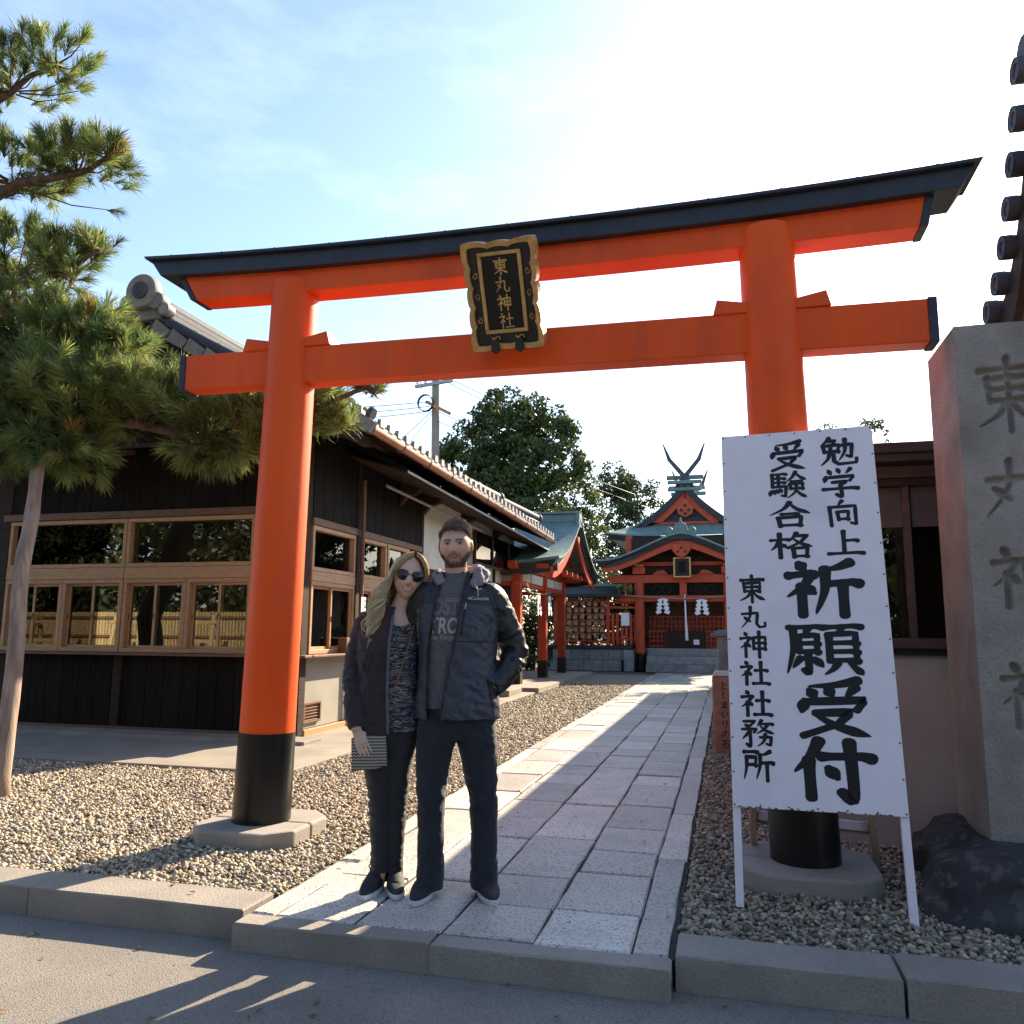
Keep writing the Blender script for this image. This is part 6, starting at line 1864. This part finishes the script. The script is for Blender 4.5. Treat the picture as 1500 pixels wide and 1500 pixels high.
# short dark hair
st = []
for _ in range(4600):
    th = random.uniform(0, 1.75); ph = random.uniform(0, 2 * math.pi)      # ph 0 = front
    d = Vector((math.sin(th) * math.sin(ph), -math.sin(th) * math.cos(ph), math.cos(th)))
    fr = math.cos(ph)
    lim = float(np.interp(fr, [-1, -.6, -.35, 0, .3, .6, .85, 1], [1.85, 1.80, 1.55, 1.20, .98, .80, .74, .80])) + random.gauss(0, .03)
    if th > lim: continue
    p = Vector((d.x * .080, d.y * .097 + .002, d.z * .115))
    nrm = Vector((d.x / .080, d.y / .097, d.z / .115)).normalized()
    if abs(d.x) > .80 and p.z < .028 and -.035 < p.y < .040: continue      # clear of the ears
    e = min(1, max(0, (th - .35) / .8)); e = e * e * (3 - 2 * e)
    L = .026 * (1 - e) + .012 * e
    L = .050 * (1 - e) + .022 * e; lift = (.021 * (1 - e) + .006 * e) * random.uniform(.55, 1.5) + (.012 * max(0, fr) * (1 - e) if th > .3 else 0)
    sweep = Vector((.9, -.25 if fr > 0 else .35, .25)).lerp(Vector((0, .45, -.8)), e) + Vector((random.gauss(0, .16), random.gauss(0, .16), random.gauss(0, .16)))
    tg = (sweep - nrm * sweep.dot(nrm)).normalized()
    a = p; b = p + nrm * lift * .8 + tg * L * .3; c_ = p + nrm * lift * .75 + tg * L
    k = random.uniform(.7, 1.5)
    col = (.088 * k, .058 * k, .037 * k)
    st.append(([HM + RM @ q for q in (a, b, b.lerp(c_, .6), c_)], random.uniform(.002, .0042), col, tuple(v * 1.5 for v in col)))
hr_ = tag(link('hair', strand_mesh('hair', st, n=3, flat=.6), man, MW), kind='stuff')
# beard bristle
st = []
cand = np.where((bk_ > .7) & (z > -.104) & (y < .0))[0]
no_ = get_no(body)
for i in RNG.choice(cand, min(500, len(cand)), replace=False):
    p = Vector(co[i]); nn = Vector(no_[i]); k = random.uniform(.7, 1.6)
    st.append(([p, p + nn * .003 + Vector((0, 0, -.002)), p + nn * .0045 + Vector((0, 0, -.005))], .0011, (.04 * k, .025 * k, .017 * k), (.05 * k, .03 * k, .02 * k)))
tag(link('beard', strand_mesh('beard', st, n=3), man, MW), kind='stuff')

# jeans
def jeans(rings, pel, name, m, person, mw, folds):
    P_ = []
    for rg in rings:
        q = MB(); loft(q, rg, n=30, p=2.2); P_.append(q)
    q = MB(); loft(q, pel, n=34, p=2.3); P_.append(q)
    me = remesh(P_, .0065, 4)
    wrinkle(me, folds)
    me.materials.append(M[m]); me.shade_smooth()
    return link(name, me, person, mw)


def jf(p):
    k = math.exp(-((p.z - .47) / .10) ** 2) + .9 * math.exp(-((p.z - .12) / .10) ** 2) + .55 * math.exp(-((p.z - .74) / .08) ** 2) + .25
    return .0065 * k * fold(p, 30.)


jeans([[(.035, -.150, -.012, .066, .085), (.12, -.150, .0, .064, .076), (.30, -.152, .005, .064, .076), (.46, -.154, -.006, .068, .080), (.62, -.145, 0, .086, .096), (.74, -.132, 0, .100, .110), (.84, -.12, 0, .10, .108)],
       [(.035, .112, -.012, .066, .085), (.12, .112, .0, .064, .076), (.30, .110, .005, .065, .076), (.46, .104, -.010, .071, .080), (.62, .082, 0, .088, .096), (.74, .070, 0, .102, .110), (.84, .058, 0, .10, .108)]],
      [(.735, -.031, 0, .150, .098), (.80, -.031, 0, .185, .112), (.88, -.031, 0, .178, .112), (1.0, -.031, 0, .165, .105)], 'jeans', 'denim', man, MW, jf)
shoe(-.160, .045, math.radians(-14), man, MW); shoe(.118, .045, math.radians(9), man, MW)
# shirt
q = MB(); loft(q, [(.885, cx, 0, .183, .118), (1.0, cx, 0, .176, .113), (1.15, cx, 0, .172, .112), (1.30, cx, 0, .178, .113), (1.40, cx, 0, .178, .106), (1.46, cx, 0, .150, .093), (1.505, cx, .004, .088, .078), (1.54, cx - .006, .004, .070, .070), (1.556, cx - .008, .002, .066, .067)], n=40)
shirt = remesh([q], .006, 3); wrinkle(shirt, lambda p: .006 * fold(p, 30.) * (1.2 - .5 * math.exp(-((p.z - 1.33) / .1) ** 2)))
set_tint(shirt, np.tile(np.array((.105, .095, .105)), (len(shirt.vertices), 1))); shirt.materials.append(M['cloth']); shirt.shade_smooth()
sh_o = link('shirt', shirt, man, MW)
bv = bvh_of(shirt)
decal('BOSTON', .115, -.062, 1.345, bv, 'print', 'print_grey', sh_o, None, sx=.66, outline=.0017, shear=.12)
decal('STRONG', .110, -.066, 1.253, bv, 'print', 'print_grey', sh_o, None, sx=.66, bold=.0022, shear=.12)
decal('Never Forget 4', .034, -.112, 1.222, bv, 'print', 'print_grey', sh_o, None, sx=.9, shear=.12)
# jacket
q = MB(); loft(q, [(.835, cx, 0, .212, .140), (.87, cx, 0, .212, .142), (.95, cx, 0, .205, .138), (1.05, cx, 0, .196, .132), (1.18, cx, 0, .196, .131), (1.30, cx, 0, .202, .131), (1.40, cx, 0, .206, .122), (1.46, cx, .0, .182, .108), (1.495, cx, .004, .125, .096), (1.525, cx, .008, .088, .088), (1.56, cx, .01, .082, .080)], n=44)
slR = MB().tube(*spline([(.09, .0, 1.425)] + [(p[0], p[1], p[2]) for p in armR], [.078, .080, .074, .066, .062, .050]), n=20)
slL = MB().tube(*spline([(-.15, .0, 1.425)] + armL, [.078, .080, .072, .062, .058, .048]), n=20)
jk = remesh([q, slR, slL], .0058, 4)
co = get_co(jk)
sd = np.minimum.reduce([seg_dist(co, a, b) for a, b in zip(armR[:-1], armR[1:])] + [seg_dist(co, a, b) for a, b in zip(armL[:-1], armL[1:])])


def jkf(p):
    arm = math.exp(-((p.x - .27) ** 2 + (p.z - 1.16) ** 2) / .010) + .7 * math.exp(-((p.x - .17) ** 2 + (p.z - 1.32) ** 2) / .006)
    return fold(p, 34.) * (.0048 + .012 * arm + .004 * math.exp(-((p.z - .95) / .12) ** 2))


wrinkle(jk, jkf)
blk = (co[:, 2] > 1.398 - .02 * np.clip((co[:, 0] - .02) / .2, 0, 1)) | ((np.abs(co[:, 0] - cx) > .183) & (sd < .086) & (co[:, 2] > .99)) | ((co[:, 0] > .16) & (sd < .075)) 
tint = np.where(blk[:, None], np.array((.013, .013, .016)), np.array((.040, .044, .064)))
set_tint(jk, tint); jk.materials.append(M['softshell'])
xl = lerp_tab([(1.60, -.110), (1.53, -.118), (1.41, -.150), (1.30, -.168), (1.16, -.185), (.90, -.185), (.80, -.178)])
xr = lerp_tab([(1.60, .035), (1.53, .010), (1.45, -.010), (1.33, -.030), (1.20, -.050), (.95, -.098), (.86, -.112), (.80, -.118)])
bv0 = bvh_of(jk)
edgeL = [front(bv0, xl(z), z, .001) for z in np.linspace(.842, 1.53, 30)]; edgeR = [front(bv0, xr(z), z, .001) for z in np.linspace(.842, 1.53, 30)]
open_front(jk, xl, xr, .80, 1.62)
jk.shade_smooth()
jo = link('jacket', jk, man, MW); solid(jo, .007)
for e in (edgeL, edgeR):
    e = [p for p in e if p is not None]
    link('zip_edge', MB().tube(e, .0042, n=6).mesh('zip_edge', 'zip_dark'), jo)
# collar stands
for e0, s in ((edgeL, -1), (edgeR, 1)):
    a0 = math.radians(200 if s < 0 else -22)
    pts = []
    for k in range(12):
        a = (math.radians(205 - k * 12) if s < 0 else math.radians(-35 + k * 12))
        pts.append(Vector((cx + .098 * math.cos(a), .008 + .094 * math.sin(a), 1.515)))
    MBc = MB().sheet([[tuple(p) for p in pts], [tuple(p + Vector(((p.x - cx) * .10, (p.y) * .05, .028))) for p in pts], [tuple(p + Vector(((p.x - cx) * .28, (p.y) * .15, .042))) for p in pts]], .006, up=(0, 0, 1))
    link('collar', MBc.mesh('collar', 'zip_dark'), jo)
# grey hood bunched round the neck
hp, hr2 = spline([(-.118, -.055, 1.500), (-.138, .0, 1.535), (-.11, .07, 1.555), (-.03, .10, 1.56), (.055, .075, 1.56), (.088, .01, 1.548), (.070, -.055, 1.520), (.035, -.085, 1.485)], [.018, .028, .034, .036, .037, .038, .032, .014])
hp2, hr3 = spline([(.02, .08, 1.575), (.075, .03, 1.578), (.072, -.035, 1.556), (.045, -.075, 1.525)], [.022, .026, .024, .012])
hood = remesh([MB().tube(hp, hr2, n=14), MB().tube(hp2, hr3, n=12)], .005, 3); wrinkle(hood, lambda p: .011 * fold(p * 1.8, 30.))
set_tint(hood, np.tile(np.array((.20, .185, .215)), (len(hood.vertices), 1))); hood.materials.append(M['cloth']); hood.shade_smooth()
link('hood', hood, man, MW)
link('drawstring', MB().tube([(.045, -.098, 1.50), (.062, -.135, 1.47), (.066, -.14, 1.435)], .003, n=5).mesh('drawstring', 'print_grey'), man, MW)
decal('Columbia', .0235, .074, 1.418, bv0, 'logo', 'print_grey', jo, None, sx=1.0, bold=.0006)
for k in range(4):
    a = k * math.pi / 2 + math.pi / 4
    pp_ = [(.0225 + .0042 * math.cos(a) + .0042 * math.cos(b), 1.4255 + .0042 * math.sin(a) + .0042 * math.sin(b)) for b in (a, a + 1.57, a + 3.14, a + 4.71)]
    q3 = [front(bv0, u, v, .0022) for u, v in pp_]
    link('logo_mark', MB().add([tuple(v) for v in q3], [(0, 1, 2, 3)]).mesh('logo_mark', 'print_grey'), jo)
zp = [front(bv0, .006 - (1.402 - z) * .14, z, .001) for z in np.linspace(1.402, 1.24, 10)]
link('pocket_zip', MB().tube(zp, .0058, n=6).mesh('pocket_zip', 'zip_dark'), jo)
link('zip_pull', MB().tube([zp[0] - Vector((0, .006, 0)), zp[1] - Vector((.003, .008, .012))], .0035, n=6).mesh('zip_pull', 'zip_pull'), jo)
sm_ = [front(bv0, x_, 1.213 - .02 * (x_ - .02), .0005) for x_ in np.linspace(-.04, .15, 14)]
link('seam', MB().tube([p for p in sm_ if p], .0022, n=5).mesh('seam', 'zip_dark'), jo)
pk_ = [front(bv0, .115 + .03 * t, 1.03 - .14 * t, .001) for t in np.linspace(0, 1, 8)]
link('pocket_edge', MB().tube([p for p in pk_ if p], .004, n=5).mesh('pocket_edge', 'zip_dark'), jo)

# ------------------------------------------------------------------ the woman
WO = Vector((-1.64, 3.90, 0)); WA = math.atan2(1.66, 3.95)
wom = thing('person', 'smiling person with long blonde hair and sunglasses in maroon jacket, holding a pouch', 'person', WO)
WW = Matrix.Translation(WO) @ Matrix.Rotation(WA, 4, 'Z')
HW = Vector((.052, -.035, 1.532)); RW = Matrix.Rotation(math.radians(9), 3, 'Y') @ Matrix.Rotation(math.radians(3), 3, 'X') @ Matrix.Rotation(math.radians(4), 3, 'Z')
cw = -.025
core = MB(); loft(core, [(.80, cw, 0, .135, .09), (.92, cw, 0, .13, .085), (1.05, cw, 0, .115, .08), (1.2, cw, -.005, .13, .095), (1.30, cw, 0, .135, .08), (1.36, cw + .01, .0, .075, .055), (1.39, .01, .0, .05, .05)], n=28)
neck = MB().tube([(.0, .01, 1.34), (.022, -.005, 1.40), (.042, -.018, 1.46)], [.052, .046, .045], n=16)
legs = [MB().tube(*spline([(cw - .07, 0, .82), (-.062, -.01, .44), (-.052, .01, .10), (-.055, 0, .05)], [.075, .043, .03, .03]), n=14),
        MB().tube(*spline([(cw + .07, 0, .82), (.022, -.005, .44), (.020, .02, .10), (.02, .02, .05)], [.075, .043, .03, .03]), n=14)]
wR = [(-.155, .0, 1.300), (-.190, .015, 1.17), (-.205, .015, 1.04), (-.198, -.045, .90), (-.180, -.105, .775)]
wL = [(.125, .02, 1.325), (.165, .10, 1.20), (.215, .165, 1.12), (.33, .20, 1.10), (.40, .195, 1.10)]
arms = [MB().tube(*spline(wR, [.045, .04, .036, .033, .024]), n=12), MB().tube(*spline(wL, [.045, .04, .036, .032, .024]), n=12)]
hands = hand_pieces(wR[-1], (.38, -.30, -.82), (.80, .05, .45), (.1, .98, -.1), .22, .84) + hand_pieces(wL[-1], (.9, -.25, 0), (0, 0, 1), (0, -1, 0), .4, .92)
body = remesh([place_piece(q, RW, HW) for q in head_piece(True, 1.)] + [core, neck] + legs + arms + hands, .0040, 1)
co = get_co(body); hl = (co - np.array(HW)) @ np.array(RW); x, y, z = hl.T; ax = np.abs(x)
tint = np.tile(np.array((.60, .38, .28)), (len(co), 1))
tint *= np.array([1 + .05 * noise.noise(Vector(c) * 40) for c in co])[:, None]
hd_ = z > -.13; face = hd_ & (y < .02)
paint(face & (y < -.02), (.58, .26, .20), .5 * np.exp(-((ax - .040) / .018) ** 2 - ((z + .02) / .02) ** 2))
curve = .006 * (x / .022) ** 2
paint(face & (y < -.06), (.22, .10, .07), .6 * np.exp(-((ax - .008) / .005) ** 2 - ((z + .036) / .0035) ** 2))
paint(face & (y < -.04), (.52, .16, .15), .95 * np.exp(-((z + .0575 - curve) / .0095) ** 6) * (ax < .027))
paint(face & (y < -.04), (.62, .57, .52), np.exp(-((z + .0565 - curve) / .0042) ** 6) * (ax < .019))
paint(face & (y < -.03), (.16, .10, .06), .7 * np.exp(-((z - .036) / .004) ** 4) * (ax > .013) * (ax < .047))
set_tint(body, np.clip(tint, .005, 1)); body.materials.append(M['skin']); body.shade_smooth()
link('body', body, wom, WW)
# sunglasses
sgl = None
def hw(p): return HW + RW @ Vector(p)
for s in (-1, 1):
    rim = [hw((s * .0365 + .0295 * math.cos(a) * (1.06 if math.sin(a) > 0 else .96), -.094 + .010 * abs(s * .0365 + .0295 * math.cos(a)) / .05, .0115 + .0245 * math.sin(a) + (.004 * max(0, s * math.cos(a)) if math.sin(a) > 0 else 0))) for a in [k * math.pi / 12 for k in range(25)]]
    lens = MB().add([tuple(p) for p in rim[:-1]] + [tuple(hw((s * .0365, -.098, .0115)))], [(i, (i + 1) % 24, 24) for i in range(24)])
    o = link('sunglasses' if s < 0 else 'lens', lens.mesh('lens', 'shades'), wom if sgl is None else sgl, WW if sgl is None else None)
    if sgl is None: sgl = o
    link('rim', MB().tube(rim, .0030, n=6, cap=False).mesh('rim', 'tortoise'), sgl)
    link('temple', MB().tube([hw((s * .066, -.084, .022)), hw((s * .076, -.05, .02)), hw((s * .080, .01, .014))], .0030, n=6).mesh('temple', 'tortoise'), sgl)
link('bridge', MB().tube([hw((-.009, -.096, .016)), hw((0, -.100, .019)), hw((.009, -.096, .016))], .0032, n=6).mesh('bridge', 'tortoise'), sgl)
# long wavy hair parted off-centre
st = []
cap = MB(); vs = []; fs = []
for _ in range(2600):
    ph = random.uniform(0, 2 * math.pi); fr = math.cos(ph)                 # 0 = front
    lft = math.sin(ph) < 0
    if fr > .80: continue
    part = Vector((.012, -.030 + .05 * (1 - fr) * .5, 0))
    lay = random.random()
    off = .004 + .022 * lay
    P_ = []
    for k in range(7):
        th = .12 + (1.62 - .12) * k / 6
        ang = ph if fr < .35 else (math.copysign(math.acos(max(-1, min(1, fr * (1 - .62 * k / 6)))), math.sin(ph)) if True else ph)
        d = Vector((math.sin(th) * math.sin(ang), -math.sin(th) * math.cos(ang), math.cos(th)))
        P_.append(Vector((d.x * (.077 + off), d.y * (.095 + off), d.z * (.114 + off * .9))) + part * (1 - k / 6))
    P_ = [HW + RW @ p for p in P_]
    last = P_[-1]
    endz = random.uniform(1.20, 1.34) if (lft or fr < 0) else random.uniform(1.34, 1.43)
    outx = (last.x - HW.x); lock = int(ph * 9); fly = random.random() < .06; wv = (lock * 2.399) % 6.283 + random.gauss(0, .45)
    endz += .035 * math.sin(lock * 1.7)
    n_ = 10
    for k in range(1, n_ + 1):
        t = k / n_
        zz = last.z + (endz - last.z) * t
        tx = HW.x + outx * (1.0 + .30 * math.sin(t * 3)) - (.070 * t if lft else .010 * t) + .028 * math.sin(t * 11 + wv) * min(1, t * 1.8)
        ty = last.y + (-.05 - last.y) * t * (.75 if fr > -.4 else .15) + (.02 if fr < -.4 else -.085) * t * .55 + .016 * math.cos(t * 10 + wv) * min(1, t * 1.6)
        if fr > -.4: ty = min(ty, .03 - .10 * t)
        if fly: tx += .025 * t * math.copysign(1, outx) + .012 * math.sin(t * 7 + wv * 3); ty -= .02 * t
        P_.append(Vector((tx, ty, zz)))
    g = random.random(); dk = random.uniform(.75, 1.15)
    if g < .5: c1 = (.64, .46, .25)
    elif g < .8: c1 = (.40, .26, .13)
    else: c1 = (.80, .64, .41)
    c0 = (.42, .28, .155)
    st.append((P_, random.uniform(.0014, .0038), tuple(v * dk for v in c0), tuple(v * dk for v in c1)))
hw_o = tag(link('hair', strand_mesh('hair', st, n=4, flat=.45), wom, WW), kind='stuff')
capv = MB()
rows = []
for j in range(15):
    th = .02 + 1.75 * j / 14
    row = []
    for i in range(41):
        lim = .86
        ph = lim + (2 * math.pi - 2 * lim) * i / 40
        d = Vector((math.sin(th) * math.sin(ph), -math.sin(th) * math.cos(ph), math.cos(th)))
        row.append(tuple(HW + RW @ Vector((d.x * .0795, d.y * .0975, d.z * .1175))))
    rows.append(row)
capv.grid(rows); cm = capv.mesh('hair_cap', 'hair'); set_tint(cm, np.tile(np.array((.26, .17, .095)), (len(cm.vertices), 1))); cm.shade_smooth()
link('hair_cap', cm, hw_o)
# top, jeans, shoes
q = MB(); loft(q, [(.765, cw, -.005, .160, .112), (.85, cw, -.005, .152, .108), (1.0, cw, -.008, .134, .102), (1.1, cw, -.01, .134, .104), (1.2, cw, -.010, .140, .106), (1.27, cw, -.004, .138, .094), (1.32, cw, 0, .125, .082), (1.345, cw, .0, .10, .068)], n=36)
top = remesh([q], .006, 3); wrinkle(top, lambda p: .0035 * fold(p, 30.))
# scooped neckline
bm = bmesh.new(); bm.from_mesh(top)
bmesh.ops.delete(bm, geom=[f for f in bm.faces if (lambda c: c.y < .02 and c.z > 1.285 + 9 * (c.x - .02) ** 2)(f.calc_center_median())], context='FACES'); bm.to_mesh(top); bm.free()
top.materials.append(M['pattern_top']); top.shade_smooth(); to_ = link('top', top, wom, WW)
bvt = bvh_of(top)


def wf(p):
    k = math.exp(-((p.z - .42) / .10) ** 2) + 1.1 * math.exp(-((p.z - .14) / .09) ** 2) + .3
    return .0062 * k * fold(p, 60.)


jeans([[(.085, -.055, .005, .040, .044), (.16, -.054, .008, .042, .050), (.30, -.058, .012, .050, .060), (.43, -.064, -.002, .052, .060), (.58, -.074, 0, .070, .080), (.70, -.088, 0, .084, .098), (.80, -.088, 0, .086, .10)],
       [(.085, .020, .02, .040, .044), (.16, .018, .022, .042, .050), (.30, .020, .02, .049, .060), (.43, .022, .006, .051, .060), (.58, .022, .004, .068, .080), (.70, .030, 0, .084, .098), (.80, .034, 0, .086, .10)]],
      [(.69, cw, 0, .140, .092), (.76, cw, 0, .160, .106), (.84, cw, 0, .152, .102), (.95, cw, 0, .135, .09)], 'jeans', 'black_denim', wom, WW, wf)
shoe(-.060, .045, math.radians(-20), wom, WW, L=.245, W=.086, H=.095); shoe(.022, .045, math.radians(4), wom, WW, L=.245, W=.086, H=.095)
# jacket
q = MB(); loft(q, [(.755, cw, 0, .188, .132), (.80, cw, 0, .185, .132), (.90, cw, 0, .172, .125), (1.03, cw, 0, .160, .120), (1.15, cw, -.006, .170, .132), (1.24, cw, -.006, .176, .126), (1.30, cw, 0, .152, .098), (1.35, cw, .006, .100, .080), (1.385, cw + .01, .01, .075, .075)], n=40)
slR = MB().tube(*spline([(-.105, 0, 1.315)] + wR[:-1] + [(-.182, -.097, .790)], [.052, .058, .058, .055, .051, .043]), n=18)
slL = MB().tube(*spline([(.085, 0, 1.315)] + wL, [.060, .066, .060, .054, .050, .040]), n=18)
jk = remesh([q, slR, slL], .0058, 4)
wrinkle(jk, lambda p: fold(p, 44.) * (.0055 + .008 * math.exp(-((p.x + .2) ** 2 + (p.z - 1.02) ** 2) / .015)))
co = get_co(jk)
k = np.clip((co[:, 2] - 1.16) / .16, 0, 1) * np.clip((-.02 - co[:, 0]) / .1, 0, 1)
set_tint(jk, np.array((.030, .021, .024)) * (1 - k[:, None]) + np.array((.075, .018, .022)) * k[:, None]); jk.materials.append(M['cloth'])
xl = lerp_tab([(1.42, .0), (1.33, -.022), (1.2, -.036), (1.0, -.040), (.75, -.030)]); xr = lerp_tab([(1.42, .075), (1.3, .112), (1.1, .118), (.75, .118)])
bv0 = bvh_of(jk)
eL = [p for p in (front(bv0, xl(z), z, .001) for z in np.linspace(.765, 1.34, 26)) if p]; eR = [p for p in (front(bv0, xr(z), z, .001) for z in np.linspace(.765, 1.31, 26)) if p]
open_front(jk, xl, xr, .70, 1.45); jk.shade_smooth()
jo = link('jacket', jk, wom, WW); solid(jo, .008)
me = MB().tube(eL, .0075, n=7).mesh('facing', 'cloth'); set_tint(me, np.tile(np.array((.10, .10, .13)), (len(me.vertices), 1))); link('facing', me, jo)
link('zip_edge', MB().tube(eR, .0045, n=6).mesh('zip_edge', 'zip_dark'), jo)
sp_ = [p for p in (front(bvt, .088 - .10 * t - .03 * t * t, 1.30 - .42 * t, .006) for t in np.linspace(0, 1, 16)) if p]
link('bag_strap', MB().tube([Vector((.088, -.045, 1.352))] + sp_, .0042, n=6, flat=.6).mesh('bag_strap', 'strap_tan'), wom, WW)
link('necklace', MB().tube([Vector((.045 * math.cos(a) + .014, -.058 - .030 * abs(math.sin(a)), 1.352 - .045 * math.sin(a))) for a in [math.pi * k / 12 for k in range(13)]], .0012, n=4).mesh('necklace', 'gold'), wom, WW)
# pouch in her hand
po = thing('zip_pouch', 'black and white zigzag patterned flat pouch held at the thigh', 'pouch', WO + Vector((-.1, -.1, .6)))
_tl, _tr, _br, _bl = (Vector(p) for p in ((-.205, -.116, .735), (-.040, -.120, .770), (-.030, -.118, .612), (-.200, -.112, .580)))
rows = []
for j in range(9):
    v = j / 8; row = []
    for i in range(11):
        u = i / 10
        p = _tl.lerp(_tr, u).lerp(_bl.lerp(_br, u), v)
        bulge = .010 * math.sin(math.pi * u) ** .5 * math.sin(math.pi * v) ** .5
        row.append(tuple(p + Vector((0, -bulge, .004 * math.sin(u * 7) * v))))
    rows.append(row)
PO = MB().sheet(rows, .016, up=(0, 1, 0)).mesh('body', 'chevron'); PO.shade_smooth()
PWM = WW
link('body', PO, po, PWM)
link('zip_band', MB().tube([_tl + Vector((0, .006, .003)), _tr + Vector((0, .006, .003))], .006, n=6).mesh('zip_band', 'strap_tan'), po, PWM)
